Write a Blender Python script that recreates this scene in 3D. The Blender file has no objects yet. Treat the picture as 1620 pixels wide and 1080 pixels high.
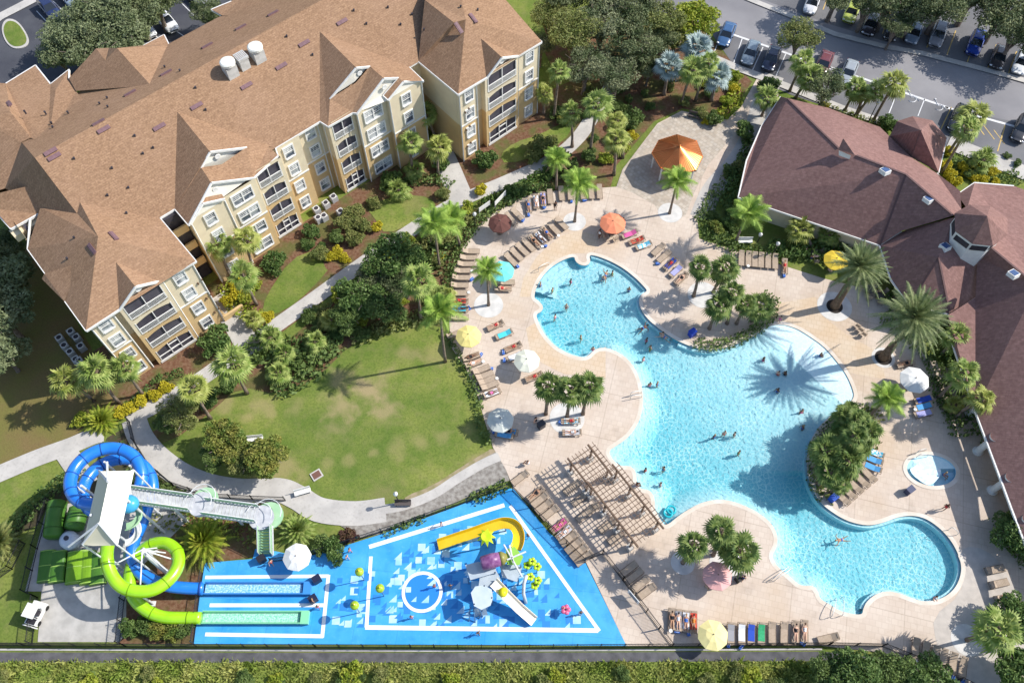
import bpy, bmesh, math, random
from mathutils import Vector, Matrix
from mathutils.geometry import tessellate_polygon
random.seed(7)
S = bpy.context.scene
COL = S.collection
PI = math.pi
# ---------------------------------------------------------------- camera, sky, sun
CH, CF = 88.0, 1400.0
TH = math.atan(770/1400)
cd = bpy.data.cameras.new('camera'); cam = bpy.data.objects.new('camera', cd); COL.objects.link(cam)
cam.location = (0, 0, CH); cam.rotation_euler = (TH, 0, 0)
cd.sensor_width = 36; cd.lens = 36*CF/1620; cd.clip_end = 3000; cd.clip_start = 1
S.camera = cam
SUN_EL, SUN_AZ = math.radians(43), math.radians(12)
w = bpy.data.worlds.new('World'); S.world = w; w.use_nodes = True
nt = w.node_tree; sk = nt.nodes.new('ShaderNodeTexSky'); sk.sky_type = 'NISHITA'; sk.sun_disc = False
sk.sun_elevation = SUN_EL; sk.sun_rotation = math.radians(78)
nt.nodes['Background'].inputs[1].default_value = 0.15
nt.links.new(sk.outputs[0], nt.nodes['Background'].inputs[0])
sd = bpy.data.lights.new('sun', 'SUN'); sd.energy = 4.3; sd.angle = math.radians(0.5); sd.color = (1, 0.955, 0.88)
sun = bpy.data.objects.new('sun', sd); COL.objects.link(sun)
sv = Vector((math.cos(SUN_EL)*math.cos(SUN_AZ), math.cos(SUN_EL)*math.sin(SUN_AZ), math.sin(SUN_EL)))
sun.rotation_euler = (-sv).to_track_quat('-Z', 'Y').to_euler(); sun.location = (60, 40, 80)
S.view_settings.view_transform = 'Standard'; S.view_settings.look = 'None'
S.view_settings.exposure = 0.45; S.view_settings.gamma = 1
# ---------------------------------------------------------------- measured photo point -> place
_F = Vector((0, math.sin(TH), -math.cos(TH))); _U = Vector((0, math.cos(TH), math.sin(TH)))
def W(x, y, z=0.0):
    d = _F*CF + Vector((1, 0, 0))*(x-810) + _U*(540-y)
    return Vector((0, 0, CH)) + d*((z-CH)/d.z)
def PX(p):
    q = Vector(p) - Vector((0, 0, CH)); f = q.dot(_F)
    return 810 + CF*q.x/f, 540 - CF*q.dot(_U)/f
def hgt(bx, by, cx, cy, lo=1.0, hi=22.0):
    b = W(bx, by); best = None; z = lo
    while z < hi:
        p = PX(b+Vector((0, 0, z))); e = math.hypot(p[0]-cx, p[1]-cy)
        if best is None or e < best[0]: best = (e, z)
        z += 0.1
    return best[1]
# ---------------------------------------------------------------- materials
MATS = {}
def mat(name, col, col2=None, scale=1.0, rough=0.8, bump=0.0, detail=3.0, spec=0.3, metal=0.0, lo=0.35, hi=0.65, alpha=1.0, bscale=None, trans=0.0, coat=0.0):
    if name in MATS: return MATS[name]
    m = bpy.data.materials.new(name); m.use_nodes = True; n = m.node_tree.nodes; l = m.node_tree.links
    b = n['Principled BSDF']; b.inputs['Roughness'].default_value = rough; b.inputs['Metallic'].default_value = metal
    b.inputs['Specular IOR Level'].default_value = spec; b.inputs['Base Color'].default_value = (*col, 1)
    if alpha < 1: b.inputs['Alpha'].default_value = alpha
    if coat: b.inputs['Coat Weight'].default_value = coat
    g = n.new('ShaderNodeNewGeometry')
    if col2 is not None:
        t = n.new('ShaderNodeTexNoise'); t.inputs['Scale'].default_value = scale; t.inputs['Detail'].default_value = detail
        l.new(g.outputs['Position'], t.inputs['Vector'])
        r = n.new('ShaderNodeMapRange'); r.inputs[1].default_value = lo; r.inputs[2].default_value = hi
        l.new(t.outputs[0], r.inputs[0])
        mx = n.new('ShaderNodeMix'); mx.data_type = 'RGBA'; mx.inputs[6].default_value = (*col, 1); mx.inputs[7].default_value = (*col2, 1)
        l.new(r.outputs[0], mx.inputs[0]); l.new(mx.outputs[2], b.inputs['Base Color'])
        m['mix'] = mx.name
    if bump:
        t2 = n.new('ShaderNodeTexNoise'); t2.inputs['Scale'].default_value = bscale or scale*3; t2.inputs['Detail'].default_value = 4
        l.new(g.outputs['Position'], t2.inputs['Vector'])
        bp = n.new('ShaderNodeBump'); bp.inputs['Strength'].default_value = min(1, bump); bp.inputs['Distance'].default_value = 0.05
        l.new(t2.outputs[0], bp.inputs['Height']); l.new(bp.outputs[0], b.inputs['Normal'])
    MATS[name] = m; return m
def mul_noise(m, scale, lo, hi, amt, detail=4.0, col=(0, 0, 0)):
    """a second, larger blotch of colour `col` mixed over the base"""
    n = m.node_tree.nodes; l = m.node_tree.links; b = n['Principled BSDF']
    g = n.new('ShaderNodeNewGeometry'); t = n.new('ShaderNodeTexNoise'); t.inputs['Scale'].default_value = scale; t.inputs['Detail'].default_value = detail
    l.new(g.outputs['Position'], t.inputs['Vector'])
    r = n.new('ShaderNodeMapRange'); r.inputs[1].default_value = lo; r.inputs[2].default_value = hi; r.inputs[4].default_value = amt
    l.new(t.outputs[0], r.inputs[0])
    mx = n.new('ShaderNodeMix'); mx.data_type = 'RGBA'; mx.inputs[7].default_value = (*col, 1)
    src = b.inputs['Base Color'].links
    if src: l.new(src[0].from_socket, mx.inputs[6])
    else: mx.inputs[6].default_value = b.inputs['Base Color'].default_value
    l.new(r.outputs[0], mx.inputs[0]); l.new(mx.outputs[2], b.inputs['Base Color']); return m
def brick_lines(m, sx, sy, amt, rot=0.0, mortar=0.04, col=(0.2, 0.16, 0.13), offset=0.5, colvar=None):
    n = m.node_tree.nodes; l = m.node_tree.links; b = n['Principled BSDF']
    g = n.new('ShaderNodeNewGeometry'); mp = n.new('ShaderNodeMapping'); mp.inputs['Rotation'].default_value = (0, 0, rot)
    l.new(g.outputs['Position'], mp.inputs['Vector'])
    t = n.new('ShaderNodeTexBrick'); t.offset = offset; t.inputs['Scale'].default_value = 1
    t.inputs['Brick Width'].default_value = sx; t.inputs['Row Height'].default_value = sy; t.inputs['Mortar Size'].default_value = mortar
    t.inputs['Color1'].default_value = (1, 1, 1, 1); c2 = colvar or (0.86, 0.84, 0.83); t.inputs['Color2'].default_value = (*c2, 1)
    t.inputs['Mortar'].default_value = (*[max(0, 1-amt+amt*c) for c in col], 1)
    l.new(mp.outputs[0], t.inputs['Vector'])
    mx = n.new('ShaderNodeMix'); mx.data_type = 'RGBA'; mx.blend_type = 'MULTIPLY'; mx.inputs[0].default_value = 1
    src = b.inputs['Base Color'].links
    if src: l.new(src[0].from_socket, mx.inputs[6])
    else: mx.inputs[6].default_value = b.inputs['Base Color'].default_value
    l.new(t.outputs[0], mx.inputs[7]); l.new(mx.outputs[2], b.inputs['Base Color']); return m
# ---------------------------------------------------------------- mesh building
class MB:
    def __init__(s): s.v = []; s.f = []; s.mi = []
    def add(s, vs, fs, mi=0):
        o = len(s.v); s.v += [tuple(v) for v in vs]
        s.f += [tuple(i+o for i in f) for f in fs]; s.mi += [mi]*len(fs); return s
    def box(s, c, d, rz=0.0, mi=0, M=None):
        x, y, z = d[0]/2, d[1]/2, d[2]/2; cs, sn = math.cos(rz), math.sin(rz)
        vs = []
        for a, b, e in ((-x,-y,-z),(x,-y,-z),(x,y,-z),(-x,y,-z),(-x,-y,z),(x,-y,z),(x,y,z),(-x,y,z)):
            p = Vector((a*cs-b*sn, a*sn+b*cs, e))
            if M is not None: p = M @ Vector((a, b, e))
            vs.append(p+Vector(c))
        return s.add(vs, [(0,3,2,1),(4,5,6,7),(0,1,5,4),(1,2,6,5),(2,3,7,6),(3,0,4,7)], mi)
    def beam(s, a, b, w, h=None, mi=0):
        a = Vector(a); b = Vector(b); h = h or w; d = b-a; L = d.length
        if L < 1e-6: return s
        M = d.to_track_quat('X', 'Z').to_matrix()
        return s.box((a+b)/2, (L, w, h), M=M, mi=mi)
    def tube(s, path, r, n=10, mi=0, caps=True, arc=None):
        P = [Vector(p) for p in path]; k = len(P); vs = []; ns = n if arc is None else n+1
        up = Vector((0, 0, 1))
        for i, p in enumerate(P):
            t = (P[min(i+1, k-1)]-P[max(i-1, 0)]).normalized()
            sd = t.cross(up)
            if sd.length < 0.05: sd = Vector((1, 0, 0))
            sd.normalize(); u = sd.cross(t).normalized()
            rr = r[i] if isinstance(r, (list, tuple)) else r
            for j in range(ns):
                a = 2*PI*j/n if arc is None else arc[0]+(arc[1]-arc[0])*j/n
                vs.append(p + sd*(math.cos(a)*rr) + u*(math.sin(a)*rr))
        fs = []
        for i in range(k-1):
            for j in range(n):
                j2 = (j+1) % n if arc is None else j+1
                fs.append((i*ns+j, i*ns+j2, (i+1)*ns+j2, (i+1)*ns+j))
        if caps and arc is None: fs += [tuple(range(n))[::-1], tuple((k-1)*n+j for j in range(n))]
        return s.add(vs, fs, mi)
    def lathe(s, c, prof, n=12, mi=0, sx=1, sy=1):
        vs = []; c = Vector(c)
        for r, z in prof:
            for j in range(n):
                a = 2*PI*j/n; vs.append(c+Vector((math.cos(a)*r*sx, math.sin(a)*r*sy, z)))
        fs = [(i*n+j, i*n+(j+1) % n, (i+1)*n+(j+1) % n, (i+1)*n+j) for i in range(len(prof)-1) for j in range(n)]
        return s.add(vs, fs, mi)
    def ball(s, c, r, n=8, mi=0):
        if not isinstance(r, (tuple, list)): r = (r, r, r)
        k = max(3, n//2); vs = []; c = Vector(c)
        for i in range(k+1):
            a = -PI/2 + PI*i/k
            for j in range(n):
                b = 2*PI*j/n; vs.append(c+Vector((math.cos(a)*math.cos(b)*r[0], math.cos(a)*math.sin(b)*r[1], math.sin(a)*r[2])))
        fs = [(i*n+j, i*n+(j+1) % n, (i+1)*n+(j+1) % n, (i+1)*n+j) for i in range(k) for j in range(n)]
        return s.add(vs, fs, mi)
    def prism(s, poly, z0, z1, mi=0, top=True):
        n = len(poly); vs = [(p[0], p[1], z0) for p in poly]+[(p[0], p[1], z1) for p in poly]
        fs = [(i, (i+1) % n, n+(i+1) % n, n+i) for i in range(n)]
        tris = tessellate_polygon([[Vector((p[0], p[1], 0)) for p in poly]])
        ar = sum(poly[i][0]*poly[(i+1) % n][1]-poly[(i+1) % n][0]*poly[i][1] for i in range(n))
        if ar < 0: fs = [f[::-1] for f in fs]
        s.add(vs, fs, mi)
        if top: s.sheet(poly, z1, mi=mi)
        return s
    def sheet(s, poly, z=0.0, holes=(), mi=0):
        loops = [[Vector((p[0], p[1], 0)) for p in poly]]+[[Vector((p[0], p[1], 0)) for p in h] for h in holes]
        tr = tessellate_polygon(loops); vs = [Vector((v.x, v.y, z)) for lp in loops for v in lp]; fs = []
        for t in tr:
            a, b, c = [vs[i] for i in t]
            fs.append(tuple(t) if (b-a).cross(c-a).z > 0 else tuple(t)[::-1])
        return s.add(vs, fs, mi)
    def strip(s, path, w, z, mi=0, closed=False):
        P = [Vector((p[0], p[1], 0)) for p in path]; k = len(P); vs = []
        for i, p in enumerate(P):
            a = P[(i-1) % k] if closed else P[max(i-1, 0)]; b = P[(i+1) % k] if closed else P[min(i+1, k-1)]
            t = (b-a).normalized(); nn = Vector((-t.y, t.x, 0)); ww = w[i] if isinstance(w, (list, tuple)) else w
            vs += [p+nn*ww/2+Vector((0, 0, z)), p-nn*ww/2+Vector((0, 0, z))]
        m = k if closed else k-1
        return s.add(vs, [(2*i, 2*i+1, (2*i+3) % (2*k), (2*i+2) % (2*k)) for i in range(m)], mi)
def smooth_pts(P, it=2, closed=True):
    for _ in range(it):
        Q = []; n = len(P)
        rng = range(n) if closed else range(n-1)
        if not closed: Q.append(P[0])
        for i in rng:
            a = Vector(P[i]); b = Vector(P[(i+1) % n]); Q += [a*0.75+b*0.25, a*0.25+b*0.75]
        if not closed: Q.append(P[-1])
        P = Q
    return P
def spline(P, k=6):
    P = [Vector(p) for p in P]; n = len(P); Q = []
    for i in range(n-1):
        a, b, c, d = P[max(i-1, 0)], P[i], P[i+1], P[min(i+2, n-1)]
        for j in range(k):
            t = j/k; Q.append(0.5*((2*b)+(c-a)*t+(2*a-5*b+4*c-d)*t*t+(3*b-a-3*c+d)*t**3))
    Q.append(P[-1]); return Q
def WP(L, z=0.0): return [W(x, y, z) for x, y in L]
# ---------------------------------------------------------------- objects
def link(o): COL.objects.link(o); return o
def setp(o, label=None, cat=None, group=None, kind=None):
    if label: o['label'] = label
    if cat: o['category'] = cat
    if group: o['group'] = group
    if kind: o['kind'] = kind
    return o
def mesh(name, mb, mats, smooth=False, off=None):
    me = bpy.data.meshes.new(name)
    vs = mb.v if off is None else [(v[0]-off[0], v[1]-off[1], v[2]-off[2]) for v in mb.v]
    me.from_pydata(vs, [], mb.f)
    if not isinstance(mats, (list, tuple)): mats = [mats]
    for m in mats: me.materials.append(m)
    if len(mats) > 1: me.polygons.foreach_set('material_index', mb.mi)
    if smooth: me.polygons.foreach_set('use_smooth', [True]*len(me.polygons))
    me.update(); return me
def thing(name, label, cat, loc=(0, 0, 0), rz=0.0, group=None):
    o = link(bpy.data.objects.new(name, None)); o.location = loc; o.rotation_euler = (0, 0, rz); o.empty_display_size = 0.3
    return setp(o, label, cat, group)
def part(name, mb, m, parent, smooth=False, world=False, label=None):
    off = None
    if world:
        q = parent; off = Vector((0, 0, 0))
        while q: off = off+Vector(q.location); q = q.parent
    o = link(bpy.data.objects.new(name, mesh(name, mb, m, smooth, off))); o.parent = parent
    if label: o['label'] = label
    return o
def split_parts(name, mb, m, parent, smooth=False, world=True):
    """every separate piece of the collected mesh becomes a part of its own"""
    par = list(range(len(mb.v))); key = {}
    def find(a):
        while par[a] != a: par[a] = par[par[a]]; a = par[a]
        return a
    for i, v in enumerate(mb.v):
        k = (round(v[0], 3), round(v[1], 3), round(v[2], 3))
        if k in key: par[find(i)] = find(key[k])
        else: key[k] = i
    for f in mb.f:
        for a in f[1:]: par[find(a)] = find(f[0])
    G = {}
    for f in mb.f: G.setdefault(find(f[0]), []).append(f)
    for fs in G.values():
        ids = sorted({a for f in fs for a in f}); ix = {a: i for i, a in enumerate(ids)}; q = MB(); q.add([mb.v[a] for a in ids], [tuple(ix[a] for a in f) for f in fs])
        part(name, q, m, parent, smooth, world)
def solo(name, mb, m, label, cat, smooth=False, group=None, kind=None, loc=(0, 0, 0), rz=0.0, world=False):
    me = mesh(name, mb, m, smooth, loc if world else None)
    o = link(bpy.data.objects.new(name, me)); o.location = loc; o.rotation_euler = (0, 0, rz)
    return setp(o, label, cat, group, kind)
def struct(name, mb, m, smooth=False): return solo(name, mb, m, None, None, smooth, kind='structure')
KIDS = {}
def kids(o):
    return KIDS.setdefault(o.name, [c for c in o.children])
def dup(o, loc=None, rz=None, parent=None, scale=None):
    c = o.copy(); link(c)
    if parent is not None: c.parent = parent
    if loc is not None: c.location = loc
    if rz is not None: c.rotation_euler = (0, 0, rz)
    if scale is not None: c.scale = (scale, scale, scale) if not isinstance(scale, (tuple, list)) else scale
    for ch in kids(o): dup(ch, parent=c)
    return c
# templates: the first use takes the template itself, later uses copy it
class Tmpl:
    def __init__(s, root): s.root = root; s.used = False; kids(root); [kids(c) for c in kids(root)]
    def put(s, loc, rz=0.0, label=None, group=None, scale=None, cat=None):
        if not s.used: o = s.root; s.used = True
        else: o = dup(s.root)
        o.location = loc; o.rotation_euler = (0, 0, rz)
        if scale is None: scale = 1
        o.scale = (scale, scale, scale) if not isinstance(scale, (tuple, list)) else scale
        return setp(o, label, cat, group)
# ---------------------------------------------------------------- labels that tell look-alikes apart
LM = [(1072,243,'orange gazebo'),(970,350,'orange umbrella'),(794,426,'turquoise umbrella'),(741,529,'yellow umbrella beside the lawn'),
 (833,568,'cream umbrella'),(791,662,'grey umbrella'),(1324,409,'yellow umbrella by the clubhouse'),(1449,599,'white umbrella by the clubhouse'),
 (1136,909,'pink umbrella'),(1129,1003,'yellow umbrella at the bottom fence'),(468,879,'white umbrella on the blue pad'),
 (791,350,'maroon umbrella'),(1473,745,'round spa pool'),(960,780,'brown pergola'),(668,936,'round wading ring'),(1337,725,'palm island in the pool'),
 (1160,500,'hedged palm island'),(900,640,'three palms on the pool deck'),(1361,421,'upper date palm'),(1446,501,'lower date palm'),
 (168,760,'white slide tower canopy'),(326,843,'bushy clump palm'),(225,895,'green tube slide loop'),(790,920,'splash play tower'),
 (1561,342,'clubhouse cupola'),(1455,206,'clubhouse porch tower'),(600,640,'big oval lawn'),(768,252,'corner of the right building wing'),(343,538,'corner of the left building wing'),
 (480,400,'small lawn under the building'),(1059,104,'silver fan palms'),(1265,57,'round tree by the road'),(1463,160,'disabled parking bays'),(380,100,'three rooftop vents')
 ,(660,430,'curving hedge of the pool'),(950,40,'dark woodland'),(100,620,'brown side lawn'),(1580,994,'lower right sabal palm')]
AUTO = []
def auto(o, base, x, y, cat=None, group=None):
    if cat: o['category'] = cat
    if group: o['group'] = group
    o['label'] = base; AUTO.append((o, base, x, y)); return o
ORD = ['first','second','third','fourth','fifth','sixth','seventh','eighth','ninth','tenth','eleventh','twelfth','thirteenth','fourteenth','fifteenth','sixteenth','seventeenth','eighteenth','nineteenth','twentieth']
def finish_labels():
    G = {}
    for o, base, x, y in AUTO:
        if base.startswith('='): o['label'] = base[1:]; continue
        best = min(LM, key=lambda m: math.hypot(m[0]-x, m[1]-y)+(0 if m[2] not in base else 1e6))
        dx, dy = x-best[0], y-best[1]
        if abs(dx) > abs(dy): wd = 'right of' if dx > 0 else 'left of'
        else: wd = 'below' if dy > 0 else 'above'
        far = '' if math.hypot(dx, dy) < 90 else 'far '
        G.setdefault(base+', '+far+wd+' the '+best[2], []).append((x, y, o))
    def short(t, suf=''):
        w_ = (t+suf).split()
        while len(w_) > 16:
            for d in ('and', 'the', 'a', 'with', 'big', 'far'):
                if d in w_ and w_.index(d) < len(w_): w_.remove(d); break
            else: w_ = w_[1:]
        return ' '.join(w_)
    for k, L in G.items():
        if len(L) == 1: L[0][2]['label'] = short(k); continue
        sx = max(a[0] for a in L)-min(a[0] for a in L); sy = max(a[1] for a in L)-min(a[1] for a in L)
        hz = sx >= sy; L.sort(key=lambda a: a[0] if hz else a[1])
        for i, a in enumerate(L):
            if len(L) == 2: t = ('left' if hz else 'upper') if i == 0 else ('right' if hz else 'lower')
            else: t = ORD[min(i, 19)]+(' from left' if hz else ' from top')
            a[2]['label'] = short(k, ', '+t)
# ================================================================ SETTING
POOL = [(931,402.6),(945,405),(966,413),(987,424.6),(1005,439),(1018,452),(1025.6,461),(1014,466),(1010.5,478),(1015,491),(1026,506),(1043,520),(1060,532),
 (1076,541),(1098,549.8),(1124,553.7),(1150,549.8),(1168,543),(1194,531),(1212,516),(1236,512),(1259.6,519),(1278,530),(1304,548),(1322,569),(1338,590),(1348,611),(1353,630),
 (1335,644),(1311.5,660),(1293,678),(1280.4,701.5),(1276.5,727),(1278,753),(1288,779),(1301,797),(1311.5,806),(1329.6,818),(1348,826),(1374,831),(1397,826),
 (1420,817),(1441,814.3),(1462,818),(1482.6,831),(1500.7,849),(1514,870),(1521.5,893),(1520,911.5),(1512,929.6),(1498,942.6),(1480,950.4),(1459,951.7),(1438,945),
 (1423,938.7),(1405,934.8),(1387,938.7),(1372,950.4),(1366,962),(1364.6,973),(1345,971),(1327,966),(1311.5,955.6),(1297,947.8),(1293,934.8),(1285.6,926),(1272.6,927),(1262,924.4),
 (1249,911.5),(1231,898.5),(1219.4,880),(1228.5,865),(1230,847),(1220.7,828.5),(1202.6,813),(1180,801),(1158,793),(1137,790),(1114,794),(1098,801),(1075,815),(1054,833),
 (1046,825),(1035,806),(1036,790),(1029,776),(1015,774),(1007,768),(1006,746),(997,737),(981,738),(970,729),(961,713),(978,703),(997,688.5),(1012,665),(1017.8,637),(1015,611),
 (1007,587),(992,567),(971,554),(953,550),(940,554),(928,567),(909,564),(886,554),(870,541),(857,523),(851,509),(847,497),(856,493),(859.6,485.6),(852,476.5),(844,472),(847,457),(854.4,441.5),
 (870,423),(891,410.4),(909,405),(910.5,413),(917,418.7),(927,420.5),(934,415)]
PXP = POOL
POOLW = [Vector((p.x, p.y, 0)) for p in smooth_pts(WP(POOL), 2)]
spc = W(1473, 744); SPA = [(spc.x+2.55*math.cos(a), spc.y+1.75*math.sin(a)) for a in [2*PI*i/40 for i in range(40)]]
m_grass = mat('lawn_grass', (0.13, 0.185, 0.035), (0.225, 0.25, 0.06), 0.35, 0.95, 0.6, 6, 0.1, bscale=9)
mul_noise(m_grass, 4.0, 0.42, 0.72, 0.6, 8, (0.07, 0.10, 0.02)); mul_noise(m_grass, 0.9, 0.48, 0.70, 0.45, 8, (0.25, 0.23, 0.09)); mul_noise(m_grass, 0.12, 0.58, 0.72, 0.6, 5, (0.26, 0.21, 0.10)); mul_noise(m_grass, 0.07, 0.42, 0.62, 0.45, 4, (0.055, 0.115, 0.02))
def spots(m, L_, col):
    n = m.node_tree.nodes; l = m.node_tree.links; b = n['Principled BSDF']; g = n.new('ShaderNodeNewGeometry'); nz = n.new('ShaderNodeTexNoise'); nz.inputs['Scale'].default_value = .55; nz.inputs['Detail'].default_value = 8; l.new(g.outputs['Position'], nz.inputs['Vector'])
    for (x, y, r, amt) in L_:
        d = n.new('ShaderNodeVectorMath'); d.operation = 'DISTANCE'; l.new(g.outputs['Position'], d.inputs[0]); d.inputs[1].default_value = W(x, y)
        q = n.new('ShaderNodeMath'); q.operation = 'MULTIPLY_ADD'; q.inputs[1].default_value = r*2.6; l.new(nz.outputs[0], q.inputs[0]); l.new(d.outputs['Value'], q.inputs[2])
        rr = n.new('ShaderNodeMapRange'); rr.interpolation_type = 'SMOOTHSTEP'; rr.inputs[1].default_value = r*1.3; rr.inputs[2].default_value = r*2.5; rr.inputs[3].default_value = amt; rr.inputs[4].default_value = 0; l.new(q.outputs[0], rr.inputs[0])
        mx = n.new('ShaderNodeMix'); mx.data_type = 'RGBA'; l.new(b.inputs['Base Color'].links[0].from_socket, mx.inputs[6]); mx.inputs[7].default_value = (*col, 1); l.new(rr.outputs[0], mx.inputs[0]); l.new(mx.outputs[2], b.inputs['Base Color'])
spots(m_grass, [(585,615,2.6,.9),(540,640,2.2,.7),(610,650,1.8,.7),(535,600,1.6,.6),(450,740,2.2,.55),(700,560,2.0,.4),(505,560,1.8,.5),(640,560,1.6,.4),(460,790,1.6,.6),(410,640,1.8,.5),(360,640,1.6,.5),(690,770,1.6,.5),(760,730,1.4,.6),(530,680,1.6,.5)], (0.33, 0.26, 0.14))
spots(m_grass, [(330+37*i % 420, 590+53*i*7 % 190, .7+(i*13 % 7)*.12, .5) for i in range(16)], (0.29, 0.25, 0.11))
spots(m_grass, [(1480,1100,9,.9)], (0.2, 0.2, 0.06))
m_dry = mat('dry_grass', (0.19, 0.135, 0.06), (0.16, 0.15, 0.045), 0.3, 0.95, 0.5, 6, 0.1, bscale=9)
mul_noise(m_dry, 5, 0.45, 0.75, 0.4, 6, (0.09, 0.06, 0.03))
m_mulch = mat('mulch', (0.13, 0.062, 0.036), (0.20, 0.12, 0.075), 3.0, 0.95, 0.9, 8, 0.1, bscale=14)
mul_noise(m_mulch, 0.45, 0.44, 0.60, 0.75, 6, (0.10, 0.12, 0.035))
m_conc = mat('path_concrete', (0.50, 0.475, 0.44), (0.40, 0.38, 0.355), 0.5, 0.85, 0.2, 8, 0.2)
mul_noise(m_conc, 4, 0.55, 0.8, 0.35, 6, (0.2, 0.18, 0.16))
m_gravel = mat('washed_concrete', (0.33, 0.31, 0.28), (0.19, 0.17, 0.15), 2.5, 0.9, 0.5, 8, 0.2)
m_asph = mat('asphalt', (0.13, 0.13, 0.14), (0.18, 0.178, 0.185), 0.18, 0.9, 0.3, 6, 0.2, bscale=20)
mul_noise(m_asph, 12, 0.5, 0.8, 0.25, 3, (0.2, 0.2, 0.2))
m_asphl = mat('asphalt_lane', (0.27, 0.262, 0.27), (0.19, 0.185, 0.195), 0.12, 0.9, 0.3, 6, 0.2, bscale=20)
m_white = mat('white_paint', (0.72, 0.72, 0.72), (0.55, 0.55, 0.56), 2, 0.7)
m_yell = mat('yellow_paint', (0.62, 0.42, 0.12), (0.45, 0.33, 0.14), 2, 0.7)
m_deck = mat('pool_deck_pavers', (0.60, 0.515, 0.435), (0.54, 0.45, 0.37), 0.25, 0.8, 0.15, 6, 0.25, bscale=6)
mul_noise(m_deck, 0.09, 0.52, 0.66, 0.55, 5, (0.54, 0.41, 0.28)); mul_noise(m_deck, 1.6, 0.58, 0.8, 0.35, 6, (0.36, 0.28, 0.21))
mul_noise(m_deck, 0.5, .60, .72, .3, 8, (0.34, 0.28, 0.23)); brick_lines(m_deck, 5.4, 5.4, .30, 0.25, .05, (.5, .46, .42), 0, (.97, .965, .96)); brick_lines(m_deck, 0.6, 0.6, 0.22, 0.25, 0.035, (0.5, 0.42, 0.36), 0.5, (0.93, 0.91, 0.90))
m_tan = mat('tan_stained_pavers', (0.56, 0.43, 0.30), (0.58, 0.48, 0.37), 0.35, 0.8, 0.15, 6, 0.25)
brick_lines(m_tan, 0.6, 0.6, 0.35, 0.25, 0.03, (0.6, 0.5, 0.4), 0.5, (0.95, 0.93, 0.9))
m_plaza = mat('plaza_pavers', (0.52, 0.46, 0.385), (0.42, 0.375, 0.32), 1.4, 0.8, 0.2, 6, 0.25)
brick_lines(m_plaza, 0.5, 0.5, 0.45, 0.8, 0.04, (0.5, 0.45, 0.4), 0.5, (0.82, 0.78, 0.74))
m_cope = mat('pool_coping', (0.66, 0.60, 0.53), (0.58, 0.50, 0.41), 0.6, 0.7)
# pool floor: pale blue plaster, water caustics painted into its colour as pale veins, whiter where it rises to the beach entry
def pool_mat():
    m = mat('pool_plaster_caustics', (0.16, 0.58, 0.70), None, rough=0.6); n = m.node_tree.nodes; l = m.node_tree.links; b = n['Principled BSDF']
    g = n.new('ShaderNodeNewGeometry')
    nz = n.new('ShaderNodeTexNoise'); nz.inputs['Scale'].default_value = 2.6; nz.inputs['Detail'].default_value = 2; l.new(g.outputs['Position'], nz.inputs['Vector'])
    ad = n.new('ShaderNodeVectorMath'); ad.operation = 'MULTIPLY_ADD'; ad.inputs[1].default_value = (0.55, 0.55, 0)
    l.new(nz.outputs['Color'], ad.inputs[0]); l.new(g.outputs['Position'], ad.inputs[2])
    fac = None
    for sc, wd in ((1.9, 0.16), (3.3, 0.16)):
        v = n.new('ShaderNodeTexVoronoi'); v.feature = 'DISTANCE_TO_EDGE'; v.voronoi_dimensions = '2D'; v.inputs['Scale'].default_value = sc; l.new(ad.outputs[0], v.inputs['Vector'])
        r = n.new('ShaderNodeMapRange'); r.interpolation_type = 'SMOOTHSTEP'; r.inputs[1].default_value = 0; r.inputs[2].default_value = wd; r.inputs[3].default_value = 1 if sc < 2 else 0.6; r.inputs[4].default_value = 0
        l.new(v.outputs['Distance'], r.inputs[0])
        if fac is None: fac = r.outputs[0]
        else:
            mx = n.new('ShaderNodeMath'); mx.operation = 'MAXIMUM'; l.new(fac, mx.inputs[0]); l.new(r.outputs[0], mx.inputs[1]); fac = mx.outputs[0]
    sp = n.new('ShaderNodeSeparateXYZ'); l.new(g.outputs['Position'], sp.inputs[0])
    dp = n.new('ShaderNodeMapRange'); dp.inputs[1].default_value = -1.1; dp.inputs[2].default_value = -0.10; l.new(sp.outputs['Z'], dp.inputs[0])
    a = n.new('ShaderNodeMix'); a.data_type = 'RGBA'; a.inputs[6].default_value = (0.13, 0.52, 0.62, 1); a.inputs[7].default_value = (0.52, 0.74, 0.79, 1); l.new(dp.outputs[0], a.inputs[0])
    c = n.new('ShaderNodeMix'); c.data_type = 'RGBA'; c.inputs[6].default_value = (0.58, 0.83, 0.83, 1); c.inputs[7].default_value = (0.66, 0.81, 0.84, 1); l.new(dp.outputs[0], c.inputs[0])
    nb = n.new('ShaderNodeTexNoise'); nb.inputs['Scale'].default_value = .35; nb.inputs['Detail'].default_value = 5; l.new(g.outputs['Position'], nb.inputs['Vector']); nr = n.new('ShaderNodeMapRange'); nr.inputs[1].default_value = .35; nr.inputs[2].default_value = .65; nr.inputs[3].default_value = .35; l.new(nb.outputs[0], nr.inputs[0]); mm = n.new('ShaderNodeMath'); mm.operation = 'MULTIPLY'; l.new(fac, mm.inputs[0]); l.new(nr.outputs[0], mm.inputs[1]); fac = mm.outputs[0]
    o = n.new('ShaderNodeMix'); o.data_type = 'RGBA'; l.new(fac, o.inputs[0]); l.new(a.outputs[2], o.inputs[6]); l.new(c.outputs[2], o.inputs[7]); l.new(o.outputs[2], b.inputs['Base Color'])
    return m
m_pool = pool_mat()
m_poolwall = mat('pool_wall_tile', (0.16, 0.50, 0.66), (0.22, 0.58, 0.72), 3, 0.4)
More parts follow.
